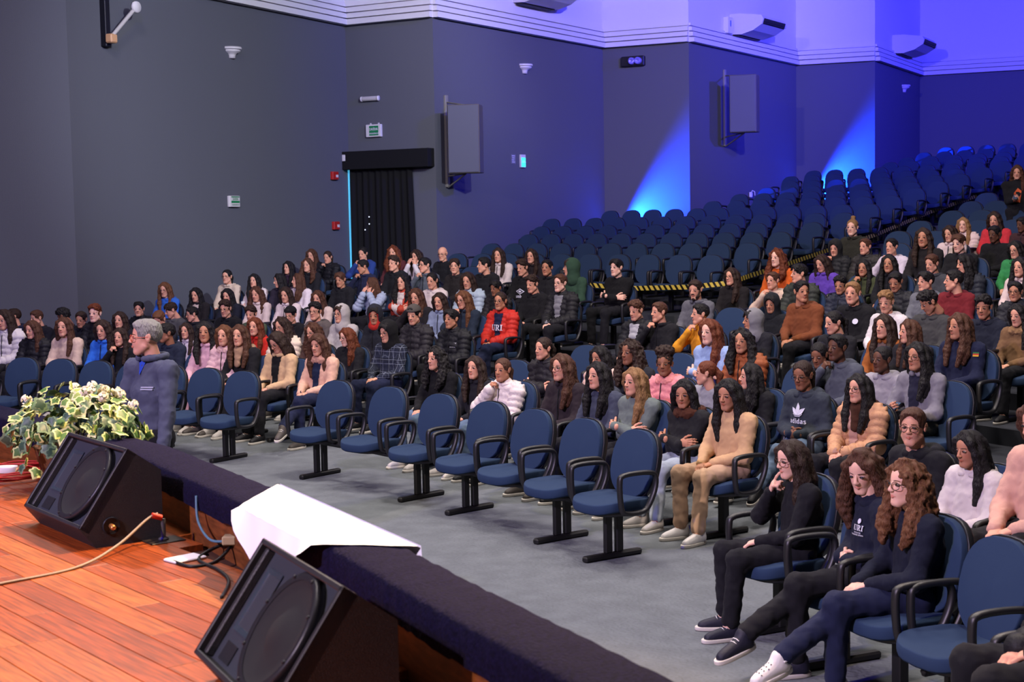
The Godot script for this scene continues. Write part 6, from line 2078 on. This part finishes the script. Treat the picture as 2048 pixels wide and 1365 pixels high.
	air_con(on_wall(5, 0.455, 7.28), "white air conditioner high on the middle wall bay")
	air_con(on_wall(7, 0.50, 7.25), "white air conditioner on the blue wall by the back")
	var cb := fixture("control_box", "small white control box at the side of the middle air conditioner", "control box", on_wall(5, 0.31, 7.25))
	o = MB.new(); o.bevel(V(-0.16, -0.2, 0.0), V(0.16, 0.2, 0.14), 0.015); put(o.mesh(), "case", white, cb)
	o = MB.new(); o.box(V(-0.03, -0.03, 0.14), V(0.03, 0.12, 0.145)); put(o.mesh(), "label_plate", mat("label_blue", Color("3c64c0"), 0.5), cb)
	# screen arm on the left wall
	var sa := fixture("screen_arm", "white folding arm on a dark rail high on the grey wall", "bracket", on_wall(0, 0.102, 5.5))
	o = MB.new(); o.bevel(V(-0.06, 0.0, 0.0), V(0.06, 1.5, 0.12), 0.01); put(o.mesh(), "rail", mat("rail_dark", Color("14141c"), 0.5), sa)
	o = MB.new(); o.tube([V(-0.03, 0.14, 0.2), V(0.42, 0.66, 0.35)], 0.035, 10); put(o.mesh(), "arm", mat("arm_grey", Color("b0aca8"), 0.4), sa)
	o = MB.new(); o.lathe([[0.0, -0.04], [0.09, -0.04], [0.1, 0.0], [0.09, 0.04], [0.0, 0.04]], 16, Transform3D(Basis(V(1, 0, 0), V(0, 0, 1), V(0, -1, 0)), V(0.43, 0.68, 0.36))); put(o.mesh(), "end_disc", white, sa)
	o = MB.new(); o.bevel(V(-0.09, 0.05, 0.12), V(0.07, 0.2, 0.26), 0.02); put(o.mesh(), "joint", mat("joint_brass", Color("c89a70"), 0.5), sa)
	# dispenser
	var di := fixture("soap_dispenser", "small white dispenser with hooked pump beyond the empty chairs", "dispenser", on_wall(5, 0.512, 2.98))
	o = MB.new(); o.bevel(V(-0.05, 0.0, 0.02), V(0.05, 0.14, 0.1), 0.02); put(o.mesh(), "bottle", white, di)
	o = MB.new(); o.tube([V(0.03, 0.12, 0.06), V(0.06, 0.18, 0.08), V(0.12, 0.15, 0.12), V(0.13, 0.05, 0.12)], 0.012, 8); put(o.mesh(), "pump", white, di)
	# striped tape
	var tp := [V(1.30, 1.40, -24.60), V(1.94, 1.36, -24.00), V(2.75, 1.41, -23.00), V(3.26, 1.49, -22.30), V(3.70, 1.56, -23.20), V(4.34, 1.66, -24.20), V(4.82, 1.74, -25.00), V(5.84, 1.92, -26.60), V(6.80, 2.09, -28.00), V(8.60, 2.50, -30.80), V(10.31, 2.86, -33.00)]
	var im := Image.create(64, 64, false, Image.FORMAT_RGB8)
	for y in 64:
		for x in 64: im.set_pixel(x, y, Color("c9b24a") if ((x + y / 2) % 64) < 36 else Color("16140c"))
	var tm := mat("tape", Color.WHITE, 0.45)
	tm.albedo_texture = ImageTexture.create_from_image(im)
	o = MB.new()
	var run := 0.0
	for i in tp.size():
		if i > 0: run += tp[i].distance_to(tp[i - 1])
		for s in [-0.037, 0.037]:
			o.vert(tp[i] + V(0, s, 0)); o.uv.append(Vector2(run / 0.12, 0.5 + s * 13.0))
		if i > 0:
			var b := (i - 1) * 2
			o.tri(b, b + 2, b + 3); o.tri(b, b + 3, b + 1)
	tag(put(o.mesh(), "barrier_tape", tm, self), "yellow and black striped tape closing off the empty rows", "tape")

func wall_speaker(at: Vector3, wall: Transform3D, label: String) -> void:
	var r := thing("wall_speaker", label, "loudspeaker", at, atan2(-at.x, -at.z) - deg_to_rad(13.0), "wall loudspeakers")
	var o := MB.new()
	o.bevel(V(-0.33, -0.69, -0.36), V(0.33, 0.69, 0.03), 0.012)
	put(o.mesh(), "cabinet", mat("speaker_wood", Color("605a4e"), 0.6), r)
	o = MB.new(); o.bevel(V(-0.315, -0.675, 0.03), V(0.315, 0.675, 0.05), 0.01)
	put(o.mesh(), "grille", mat("speaker_grille", Color("5c5e66"), 0.9), r)
	var inv := r.transform.affine_inverse()
	o = MB.new()
	o.bevel(V(-0.05, -0.95, 0.0), V(0.05, 0.95, 0.06), 0.01, inv * wall)
	put(o.mesh(), "wall_plate", mat("bracket_grey", Color("7c7a72"), 0.6), r)
	for s in [[0.80, 0.69], [-0.72, -0.69], [-0.95, -0.69]]:
		o = MB.new(); o.tube([inv * (wall * V(0, s[0], 0.05)), V(0.0, s[1], -0.15)], 0.018, 6)
		put(o.mesh(), "strut", mat("bracket_grey", Color("7c7a72"), 0.6), r)

func air_con(x: Transform3D, label: String) -> void:
	var r := fixture("air_conditioner", label, "air conditioner", x, "air conditioners")
	var prof := [[0.0, 0.28], [0.0, -0.22], [0.3, -0.24], [0.62, -0.16], [0.86, -0.02], [0.9, 0.1], [0.84, 0.2], [0.3, 0.28]]
	var o := MB.new()
	for s in [-0.75, 0.75]:
		var f := []
		for p in prof: f.append(V(s, p[1], p[0]))
		var c := V(s, 0.05, 0.4)
		for i in f.size():
			var a: Vector3 = f[i]
			var b: Vector3 = f[(i + 1) % f.size()]
			var k := o.vert(c); o.vert(a); o.vert(b)
			if s > 0: o.tri(k, k + 2, k + 1)
			else: o.tri(k, k + 1, k + 2)
	for i in prof.size():
		var a: Array = prof[i]
		var b: Array = prof[(i + 1) % prof.size()]
		o.quad(V(0.75, a[1], a[0]), V(-0.75, a[1], a[0]), V(-0.75, b[1], b[0]), V(0.75, b[1], b[0]))
	put(o.mesh(), "body", mat("ac_white", Color("c8c4c0"), 0.5), r)
	o = MB.new()
	o.box(V(-0.7, -0.07, 0.0), V(0.7, 0.07, 0.015), Transform3D(Basis(Vector3.RIGHT, deg_to_rad(18.0)), V(0, 0.05, 0.885)))
	put(o.mesh(), "air_outlet", mat("outlet_dark", Color("1a1a1c"), 0.6), r)
	for i in 3:
		o = MB.new(); o.box(V(-0.7, -0.006, 0.0), V(0.7, 0.006, 0.03), Transform3D(Basis(Vector3.RIGHT, deg_to_rad(18.0)), V(0, 0.005 + i * 0.04, 0.9 - absf(i - 1) * 0.005)))
		put(o.mesh(), "vane", mat("outlet_vane", Color("303034"), 0.5), r)
	o = MB.new(); o.box(V(-0.7, -0.26, 0.05), V(0.7, -0.235, 0.22)); put(o.mesh(), "intake", mat("outlet_dark", Color("1a1a1c"), 0.6), r)

# ---------------------------------------------------------------- people on their feet
func standing_people() -> void:
	var r := build_person("grey-haired person standing before the front row in slate work jacket and red-armed glasses", "", V(-2.58, 0, -10.6), -42.0, 1.685 / 1.60, "stand", -30.0, 0.0, "short", "grey", "coat", "4a4e60", "k", 1, ["g"], 1)
	# collar and chest print
	var s := shirt_sdf("stand")
	put(ring_mesh("collar"), "collar", cloth("4a4e60", "fleece"), r, Transform3D(Basis(), pose("stand").neck - V(0, 0.955, -0.13) + V(0, 0.01, 0)))
	var bars := MB.new()
	for q in 2: flat_poly([Vector2(-0.04, -0.014 * q), Vector2(0.04, -0.014 * q), Vector2(0.04, 0.008 - 0.014 * q), Vector2(-0.04, 0.008 - 0.014 * q)], bars)
	put(drape(bars, s, Vector2(0.09, 1.27), 0.014), "chest_print", mat("print_pale", Color(0.6, 0.6, 0.68), 0.8), r)
	var p := MB.new()
	flat_poly([Vector2(-0.045, 0.06), Vector2(0, -0.05), Vector2(0.045, 0.06)], p)
	put(drape(p, s, Vector2(0, 1.40), 0.012), "shirt_front", cloth("2c4ab0"), r)
	var w := build_person("person standing among empty upper rows, dark hoodie with orange print, holding a phone", "", V(8.26, 1.59, -24.5), -25.0, 0.95, "standphone", 0.0, 10.0, "long", "br", "hoodie", "17171a", "k", 1, [], 13)
	var d := MB.new()
	flat_poly([Vector2(-0.05, -0.1), Vector2(0.04, -0.12), Vector2(0.06, 0.08), Vector2(0.0, 0.13), Vector2(-0.06, 0.05)], d)
	put(drape(d, shirt_sdf("standphone"), Vector2(0.02, 1.2), 0.014), "chest_print", mat("print_orange", Color("c85a30"), 0.8), w)
	hold(w, "standphone", V(0.03, -0.02, 0.1), "phone")
	# things held by seated people
	for c in get_children():
		if not c.has_meta("label"): continue
		var l: String = c.get_meta("label")
		if l.contains("phone in hand"): hold(c, "phone", V(0.0, -0.03, 0.09), "phone")
		if l.contains("paper cup"): hold(c, "cup", V(0.0, -0.03, 0.08), "cup")

func hold(who: Node3D, n: String, off: Vector3, what: String) -> void:
	var P := pose(n)
	var b := aim(P.hd[0], P.hn[0])
	var at: Vector3 = P.wr[0] + b * off
	var g := who.transform * at
	if what == "phone":
		var r := thing("phone", "dark phone held by the person in grey cardigan" if n == "phone" else "phone held by the person standing in the upper rows", "phone", g)
		var o := MB.new(); o.bevel(V(-0.036, -0.005, -0.075), V(0.036, 0.004, 0.075), 0.003)
		r.rotation = V(0.5, who.rotation.y, 0)
		put(o.mesh(), "case", mat("phone_black", Color("101014"), 0.3), r)
		o = MB.new(); o.box(V(-0.032, 0.0035, -0.07), V(0.032, 0.005, 0.07)); put(o.mesh(), "screen", mat("phone_screen", Color("40546c"), 0.2), r)
	else:
		var r := thing("paper_cup", "white paper cup held by the black-haired person in white jacket", "cup", g)
		var o := MB.new(); o.lathe([[0.0, -0.05], [0.028, -0.05], [0.038, 0.055], [0.035, 0.055], [0.026, -0.045], [0.0, -0.045]], 18)
		put(o.mesh(), "cup_wall", mat("paper_white", Color("dcd8d4"), 0.7), r)
		o = MB.new(); o.tube(range(18).map(func(i): return V(cos(TAU * i / 18) * 0.037, 0.056, sin(TAU * i / 18) * 0.037)), 0.0025, 5, true); put(o.mesh(), "rim", mat("paper_white", Color("dcd8d4"), 0.7), r)

# ---------------------------------------------------------------- things on the stage
func stage_things() -> void:
	monitor(V(-2.31, STAGE_Y, -6.98), V(-1.88, STAGE_Y, -6.39), "black wedge floor monitor on the stage beside the ivy")
	monitor(V(-0.985, STAGE_Y, -4.48), V(-0.665, STAGE_Y, -3.83), "black wedge floor monitor on the stage in front of the white cloth")
	white_cloth()
	ivy()
	cables()

func monitor(bl: Vector3, br: Vector3, label: String) -> void:
	var xa := (br - bl).normalized()
	var zb := xa.cross(Vector3.UP) * -1.0      # away from the hall, towards the players
	if zb.dot(V(-1, 0, 0.4)) < 0: zb = -zb
	var r := thing("floor_monitor", label, "loudspeaker", (bl + br) * 0.5, 0.0, "stage floor monitors")
	var w := bl.distance_to(br) * 0.5
	r.basis = Basis(xa, Vector3.UP, xa.cross(Vector3.UP))
	var s := 1.0 if r.basis.z.dot(zb) > 0 else -1.0      # s * z points to the players
	# side profile: [distance behind the lower lip, height]
	var pr := [[0.0, 0.09], [0.23, 0.42], [0.38, 0.31], [0.38, 0.0], [0.07, 0.0]]
	var body := MB.new()
	var P := func(x: float, q: Array) -> Vector3: return V(x, q[1], -s * q[0])
	var black := mat("monitor_black", Color("1d1d20"), 0.55, 0.0, 0.5)
	black.normal_enabled = true; black.normal_texture = noise_tex(0.25, 256, true, 5.0, 44); black.normal_scale = 0.5; black.uv1_triplanar = true; black.uv1_scale = Vector3.ONE * 4
	for sd in [-1, 1]:
		var c := Vector3.ZERO
		for q in pr: c += P.call(sd * w, q) / pr.size()
		for i in pr.size():
			var k := body.vert(c); body.vert(P.call(sd * w, pr[i])); body.vert(P.call(sd * w, pr[(i + 1) % pr.size()]))
			if (sd > 0) == (s > 0): body.tri(k, k + 1, k + 2)
			else: body.tri(k, k + 2, k + 1)
	for i in range(1, pr.size()):
		var a: Array = pr[i]
		var b: Array = pr[(i + 1) % pr.size()]
		if s > 0: body.quad(P.call(-w, a), P.call(w, a), P.call(w, b), P.call(-w, b))
		else: body.quad(P.call(w, a), P.call(-w, a), P.call(-w, b), P.call(w, b))
	put(body.mesh(), "cabinet", black, r)
	# sloping front: frame, recessed baffle, woofer, horn
	var mid := V(0, 0.255, -s * 0.115)
	var up := V(0, 0.33, -s * 0.23).normalized()
	var nrm := V(0, 0.23, s * 0.33).normalized()
	var F := Transform3D(Basis(up.cross(nrm), up, nrm), mid)
	var H := 0.201
	var baffle := MB.new()
	baffle.box(V(-w + 0.012, -H + 0.01, -0.06), V(w - 0.012, H - 0.01, -0.035), F)
	put(baffle.mesh(), "baffle", mat("baffle_grey", Color("2c3038"), 0.5, 0.0, 0.5), r)
	for e in [[V(-w, H - 0.018, -0.05), V(w, H, 0.004)], [V(-w, -H, -0.05), V(w, -H + 0.018, 0.004)], [V(-w, -H, -0.05), V(-w + 0.018, H, 0.004)], [V(w - 0.018, -H, -0.05), V(w, H, 0.004)]]:
		var fr := MB.new(); fr.bevel(e[0], e[1], 0.003, F); put(fr.mesh(), "front_frame", mat("frame_worn", Color("26262a"), 0.5), r)
	var side := -1.0 if F.basis.x.dot(Vector3.RIGHT) > 0 else 1.0      # the horn sits at the far end
	var batten := MB.new(); batten.bevel(V(side * (w - 0.05) - 0.012, -H + 0.02, -0.036), V(side * (w - 0.05) + 0.012, H - 0.02, -0.008), 0.004, F); put(batten.mesh(), "batten", black, r)
	var wc := F * Transform3D(Basis(V(1, 0, 0), V(0, 0, 1), V(0, -1, 0)), V(-side * w * 0.30, 0, -0.035))
	var wo := MB.new(); wo.lathe([[0.0, 0.035], [0.05, 0.035], [0.09, 0.012], [0.145, 0.022], [0.16, 0.03]], 40, wc)
	var wf := put(wo.mesh(), "woofer", mat("cone_black", Color("1b1b1d"), 0.85), r)
	var rg := MB.new(); rg.lathe([[0.158, 0.0], [0.186, 0.0], [0.188, 0.028], [0.178, 0.036], [0.16, 0.032]], 40, wc); put(rg.mesh(), "rim", mat("rim_black", Color("222226"), 0.4), wf)
	for i in 8:
		var g := TAU * i / 8 + 0.3
		var bo := MB.new(); bo.lathe([[0.006, 0.03], [0.006, 0.04], [0.0, 0.042]], 8, wc * Transform3D(Basis(), V(cos(g) * 0.174, 0, sin(g) * 0.174))); put(bo.mesh(), "bolt", mat("bolt", Color("2a2a2e"), 0.5, 0.4), wf)
	# horn mouth
	var hc := V(side * w * 0.56, 0.03, -0.034)
	var ho := MB.new()
	var rings := []
	for q in [[0.068, 0.105, 0.004], [0.055, 0.09, 0.0], [0.03, 0.05, -0.03], [0.012, 0.02, -0.055]]:
		rings.append([F * (hc + V(-q[0], -q[1], q[2])), F * (hc + V(q[0], -q[1], q[2])), F * (hc + V(q[0], q[1], q[2])), F * (hc + V(-q[0], q[1], q[2]))])
	for i in 3:
		for k in 4: ho.quad(rings[i][k], rings[i][(k + 1) % 4], rings[i + 1][(k + 1) % 4], rings[i + 1][k])
	ho.quad(rings[3][0], rings[3][1], rings[3][2], rings[3][3])
	put(ho.mesh(), "horn", mat("horn", Color("3c4650"), 0.22, 0.3, 0.6), r)
	var pp := MB.new(); pp.box(V(side * w * 0.56 - 0.05, -0.17, -0.035), V(side * w * 0.56 + 0.05, -0.11, -0.031), F); put(pp.mesh(), "connector_plate", mat("rim_black", Color("222226"), 0.4), r)
	# jack dish on the right-hand side
	var jd := MB.new(); jd.lathe([[0.0, -0.01], [0.03, -0.008], [0.04, 0.004], [0.036, 0.006]], 18, Transform3D(Basis(V(0, 1, 0), V(1, 0, 0), V(0, 0, -1)), V(w, 0.09, -s * 0.14))); put(jd.mesh(), "jack_dish", mat("rim_black", Color("222226"), 0.4), r)
	var jk := MB.new(); jk.tube([V(w, 0.09, -s * 0.14), V(w + 0.03, 0.085, -s * 0.14)], 0.012, 8); put(jk.mesh(), "jack_plug", mat("brass", Color("b07a48"), 0.35, 0.7), r)

func white_cloth() -> void:
	# lies over the ledge; the front corner hangs down the stage side
	var A := Vector2(-1.02, -6.385); var B := Vector2(-1.10, -5.897); var C := Vector2(-0.337, -5.085); var D := Vector2(-0.712, -5.157)
	var o := MB.new()
	var y := LEDGE_Y + 0.016
	var m := 24
	var f := FastNoiseLite.new(); f.seed = 4; f.frequency = 5.0
	# top
	for i in m + 1:
		var u := float(i) / m
		var p := A.lerp(C, u)
		var q := B.lerp(D, u)
		for j in 9:
			var w := p.lerp(q, j / 8.0)
			o.vert(V(w.x, y + f.get_noise_2d(w.x * 2, w.y * 2) * 0.003 - (0.004 if j == 8 else 0.0), w.y))
	for i in m:
		for j in 8:
			var a := i * 9 + j
			o.tri(a, a + 1, a + 10); o.tri(a, a + 10, a + 9)
	# hanging flap: the hem runs to a low point, folds deepen downwards
	var base := o.v.size()
	var n := edge_n(3)
	for i in m + 1:
		var u := float(i) / m
		var q := B.lerp(D, u)
		var drop := 0.24 * minf(u / 0.30, 1.0) * (1.0 - 1.35 * maxf(u - 0.30, 0.0)) + 0.012
		for j in 9:
			var v := j / 8.0
			var fold := sin(u * 21.0) * 0.016 * v
			var w := q + n * (0.03 * v + fold)
			o.vert(V(w.x, y - 0.004 - drop * v, w.y))
	for i in m:
		for j in 8:
			var a := base + i * 9 + j
			o.tri(a, a + 1, a + 10); o.tri(a, a + 10, a + 9)
	# hall side hang
	base = o.v.size()
	for i in m + 1:
		var p := A.lerp(C, float(i) / m) - n * 0.012
		for j in 4: o.vert(V(p.x - n.x * 0.004 * j, y - 0.05 * j, p.y - n.y * 0.004 * j))
	for i in m:
		for j in 3:
			var a := base + i * 4 + j
			o.tri(a, a + 4, a + 5); o.tri(a, a + 5, a + 1)
	tag(put(o.mesh(), "white_cloth", mat("white_cloth", Color("e6e6ea"), 0.85), self), "white cloth spread over the velvet stage ledge, corner hanging down", "cloth")

func ivy() -> void:
	var c := V(-2.38, STAGE_Y, -8.1)
	var r := thing("ivy_arrangement", "bushy variegated ivy and white flowers in a low planter on the stage edge", "plant", c)
	var pot := MB.new()
	pot.lathe([[0.0, 0.0], [0.17, 0.0], [0.22, 0.2], [0.23, 0.22], [0.2, 0.22], [0.18, 0.18], [0.0, 0.18]], 24)
	put(pot.mesh(), "planter", mat("planter", Color("5a3a24"), 0.7), r)
	var rng := RandomNumberGenerator.new()
	rng.seed = 12
	var kinds := []
	for k in 4:
		var o := MB.new()
		var outline := []
		for q in [[0.0, -0.28], [0.26, -0.42], [0.5, -0.28], [0.50, -0.05], [0.68, 0.1], [0.66, 0.3], [0.40, 0.40], [0.26, 0.62], [0.0, 0.92]]: outline.append(Vector2(q[0], q[1]))
		var full := outline.duplicate()
		for i in range(outline.size() - 2, 0, -1): full.append(Vector2(-outline[i].x, outline[i].y))
		var z := func(p: Vector2) -> float: return -0.25 * absf(p.x) - 0.22 * p.y * p.y
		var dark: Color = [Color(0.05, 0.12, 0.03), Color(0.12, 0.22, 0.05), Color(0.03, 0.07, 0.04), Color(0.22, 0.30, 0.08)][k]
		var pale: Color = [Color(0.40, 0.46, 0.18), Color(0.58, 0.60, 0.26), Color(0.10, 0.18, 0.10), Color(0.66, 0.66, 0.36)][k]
		o.col = dark
		var ce := o.vert(V(0, 0, 0))
		var inner := []
		for p in full:
			inner.append(o.vert(V(p.x * 0.68, p.y * 0.68, z.call(p * 0.68))))
		o.col = pale
		var outer := []
		for p in full:
			o.vert(V(p.x * 0.70, p.y * 0.70, z.call(p * 0.70))); outer.append(o.vert(V(p.x, p.y, z.call(p))))
		var nn := full.size()
		for i in nn:
			var j := (i + 1) % nn
			o.tri(ce, inner[i], inner[j])
			o.tri(outer[i] - 1, outer[i], outer[j]); o.tri(outer[i] - 1, outer[j], outer[j] - 1)
		kinds.append(o.mesh())
	var lm := mat("ivy_leaf", Color.WHITE, 0.5)
	lm.backlight_enabled = true; lm.backlight = Color(0.08, 0.1, 0.03)
	for i in 299:
		var th := rng.randf() * TAU
		var ph := acos(rng.randf_range(-0.25, 1.0))
		var d := V(sin(ph) * cos(th), cos(ph), sin(ph) * sin(th))
		var rad := rng.randf_range(0.72, 1.05)
		var p := V(d.x * 0.37, d.y * 0.22 + 0.30, d.z * 0.33) * V(rad, 1, rad)
		p.y = 0.30 + d.y * 0.24 * rad
		if i > 262:       # trailing stems
			var g := rng.randf() * TAU
			var far := rng.randf_range(0.26, 0.38)
			p = V(cos(g) * far, rng.randf_range(0.12, 0.34), sin(g) * far)
			d = V(cos(g), 0.35, sin(g))
		var y := d.normalized()
		var nz := (y + V(rng.randfn() * 0.5, rng.randfn() * 0.4 + 0.2, rng.randfn() * 0.5)).normalized()
		var tip := V(d.x, -0.5, d.z) + V(rng.randfn() * 0.4, rng.randfn() * 0.3, rng.randfn() * 0.4)
		var yy := (tip - nz * tip.dot(nz)).normalized()
		var sc := rng.randf_range(0.042, 0.07)
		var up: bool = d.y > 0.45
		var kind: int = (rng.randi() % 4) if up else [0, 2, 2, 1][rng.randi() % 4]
		put(kinds[kind], "leaf", lm, r, Transform3D(Basis(yy.cross(nz) * sc, yy * sc, nz * sc), p))
	# flower heads
	var fl := MB.new()
	for i in 26:
		var d := V(rng.randfn(), rng.randfn(), rng.randfn()).normalized()
		var t := Transform3D(Basis(d.cross(V(0.3, 1, 0.2)).normalized(), d, d.cross(V(0.3, 1, 0.2)).normalized().cross(d)), d * 0.022)
		fl.lathe([[0.0, -0.003], [0.008, 0.003], [0.010, 0.007], [0.0, 0.003]], 6, t)
	var fm := fl.mesh()
	for i in 16:
		var th := rng.randf() * TAU
		var ph := rng.randf_range(0.3, 1.25)
		put(fm, "flower_head", mat("petal", Color("e2dcc0"), 0.7), r, Transform3D(Basis(Vector3.UP, th), V(sin(ph) * cos(th) * 0.37, 0.30 + cos(ph) * 0.245, sin(ph) * sin(th) * 0.33)))
	# stems
	for i in 26:
		var g := TAU * i / 26
		var st := MB.new()
		st.tube([V(0, 0.2, 0), V(cos(g) * 0.18, 0.34, sin(g) * 0.16), V(cos(g) * 0.30, 0.28, sin(g) * 0.26), V(cos(g) * 0.33, 0.2, sin(g) * 0.3)], 0.004, 5)
		put(st.mesh(), "stem", mat("stem", Color("3c4a24"), 0.8), r)

func curve(keys: Array, per := 8) -> Array:
	var c := Curve3D.new()
	for i in keys.size():
		var t: Vector3 = ((keys[mini(i + 1, keys.size() - 1)] as Vector3) - keys[maxi(i - 1, 0)]) / 6.0
		c.add_point(keys[i], -t, t)
	var out := []
	for i in (keys.size() - 1) * per + 1: out.append(c.samplef(float(i) / per))
	return out

func cables() -> void:
	var y := STAGE_Y + 0.006
	var o := MB.new()
	o.tube(curve([V(-2.25, y, -5.55), V(-2.02, y, -5.78), V(-1.8, y, -6.03), V(-1.7, y + 0.03, -6.3), V(-1.62, y + 0.10, -6.5), V(-1.58, y + 0.12, -6.55)]), 0.006, 6)
	var g := put(o.mesh(), "grey_cable", mat("cable_grey", Color("8a7a6a"), 0.6), self)
	tag(g, "grey cable with red plug rising from the stage floor box", "cable")
	o = MB.new(); o.tube([V(-1.60, y + 0.115, -6.53), V(-1.565, y + 0.10, -6.555)], 0.013, 8); put(o.mesh(), "red_plug", mat("plug_red", Color("b8301c"), 0.5), g)
	var fb := thing("floor_box", "dark metal floor socket box with upright plug on the stage", "socket", V(-1.56, STAGE_Y, -6.56), 0.65)
	o = MB.new(); o.bevel(V(-0.08, 0.0, -0.06), V(0.08, 0.006, 0.06), 0.002); put(o.mesh(), "plate", mat("plate_dark", Color("2a2420"), 0.4, 0.4), fb)
	o = MB.new(); o.lathe([[0.0, 0.0], [0.024, 0.004], [0.022, 0.014], [0.011, 0.02], [0.011, 0.1], [0.0, 0.1]], 14); put(o.mesh(), "plug", mat("plug_steel", Color("4a4a50"), 0.4, 0.5), fb)
	# black mains lead, looped by the ledge, with its connector
	o = MB.new()
	o.tube(curve([V(-1.42, y, -6.12), V(-1.32, y, -6.02), V(-1.24, y, -6.1), V(-1.2, y + 0.04, -6.24), V(-1.27, y + 0.02, -6.3), V(-1.32, y, -6.15), V(-1.2, y, -5.95), V(-1.12, y, -5.75), V(-1.1, y, -5.5)]), 0.0075, 6)
	tag(put(o.mesh(), "black_cable", mat("cable_black", Color("141416"), 0.5), self), "black mains cable looped on the boards near the white cloth", "cable")
	o = MB.new()
	o.tube(curve([V(-1.40, y + 0.2, -6.52), V(-1.38, y + 0.1, -6.45), V(-1.3, y + 0.05, -6.3), V(-1.21, y + 0.06, -6.22)]), 0.006, 6)
	var bc := put(o.mesh(), "blue_cable", mat("cable_blue", Color("4a6a7c"), 0.5), self)
	tag(bc, "thin blue network cable hanging down the ledge front", "cable")
	o = MB.new(); o.bevel(V(-1.23, y + 0.045, -6.25), V(-1.17, y + 0.085, -6.19), 0.006); put(o.mesh(), "connector", mat("conn_tan", Color("9a8a68"), 0.5), bc)
	var pa := MB.new(); pa.bevel(V(-0.075, 0.0, -0.05), V(0.075, 0.012, 0.05), 0.004)
	var ad := thing("power_adapter", "flat white power adapter lying on the boards", "adapter", V(-1.38, STAGE_Y, -6.17), 0.8)
	put(pa.mesh(), "case", mat("white_plastic", Color("d0cccc"), 0.5), ad)
	pa = MB.new(); pa.tube([V(0.07, 0.006, 0), V(0.11, 0.005, 0.01)], 0.006, 6); put(pa.mesh(), "lead_end", mat("cable_black", Color("141416"), 0.5), ad)
	# red cable heap
	o = MB.new()
	var rng := RandomNumberGenerator.new(); rng.seed = 3
	var keys := []
	for i in 46:
		var a := i * 0.9
		var rr := 0.18 + 0.10 * rng.randf()
		keys.append(V(-2.86 + cos(a) * rr * 1.15, y + 0.004 + rng.randf() * 0.045, -8.35 + sin(a) * rr))
	o.tube(curve(keys, 5), 0.005, 5)
	tag(put(o.mesh(), "red_cable_heap", mat("cable_red", Color("a02420"), 0.5), self), "tangled heap of thin red cable on the stage behind the ivy", "cable")
	var wp := thing("white_plug", "white oval plug lying on the red cable heap", "plug", V(-2.83, STAGE_Y + 0.055, -8.3))
	o = MB.new(); o.pad(0.12, 0.07, 0.045, 2.2, 0.0, Transform3D(Basis(V(1, 0, 0), V(0, 0, -1), V(0, 1, 0)), Vector3.ZERO)); put(o.mesh(), "shell", mat("white_plastic", Color("d0cccc"), 0.5), wp)
	o = MB.new(); o.tube([V(0.05, 0, 0), V(0.085, 0.0, 0.02)], 0.006, 6); put(o.mesh(), "lead_end", mat("cable_red", Color("a02420"), 0.5), wp)
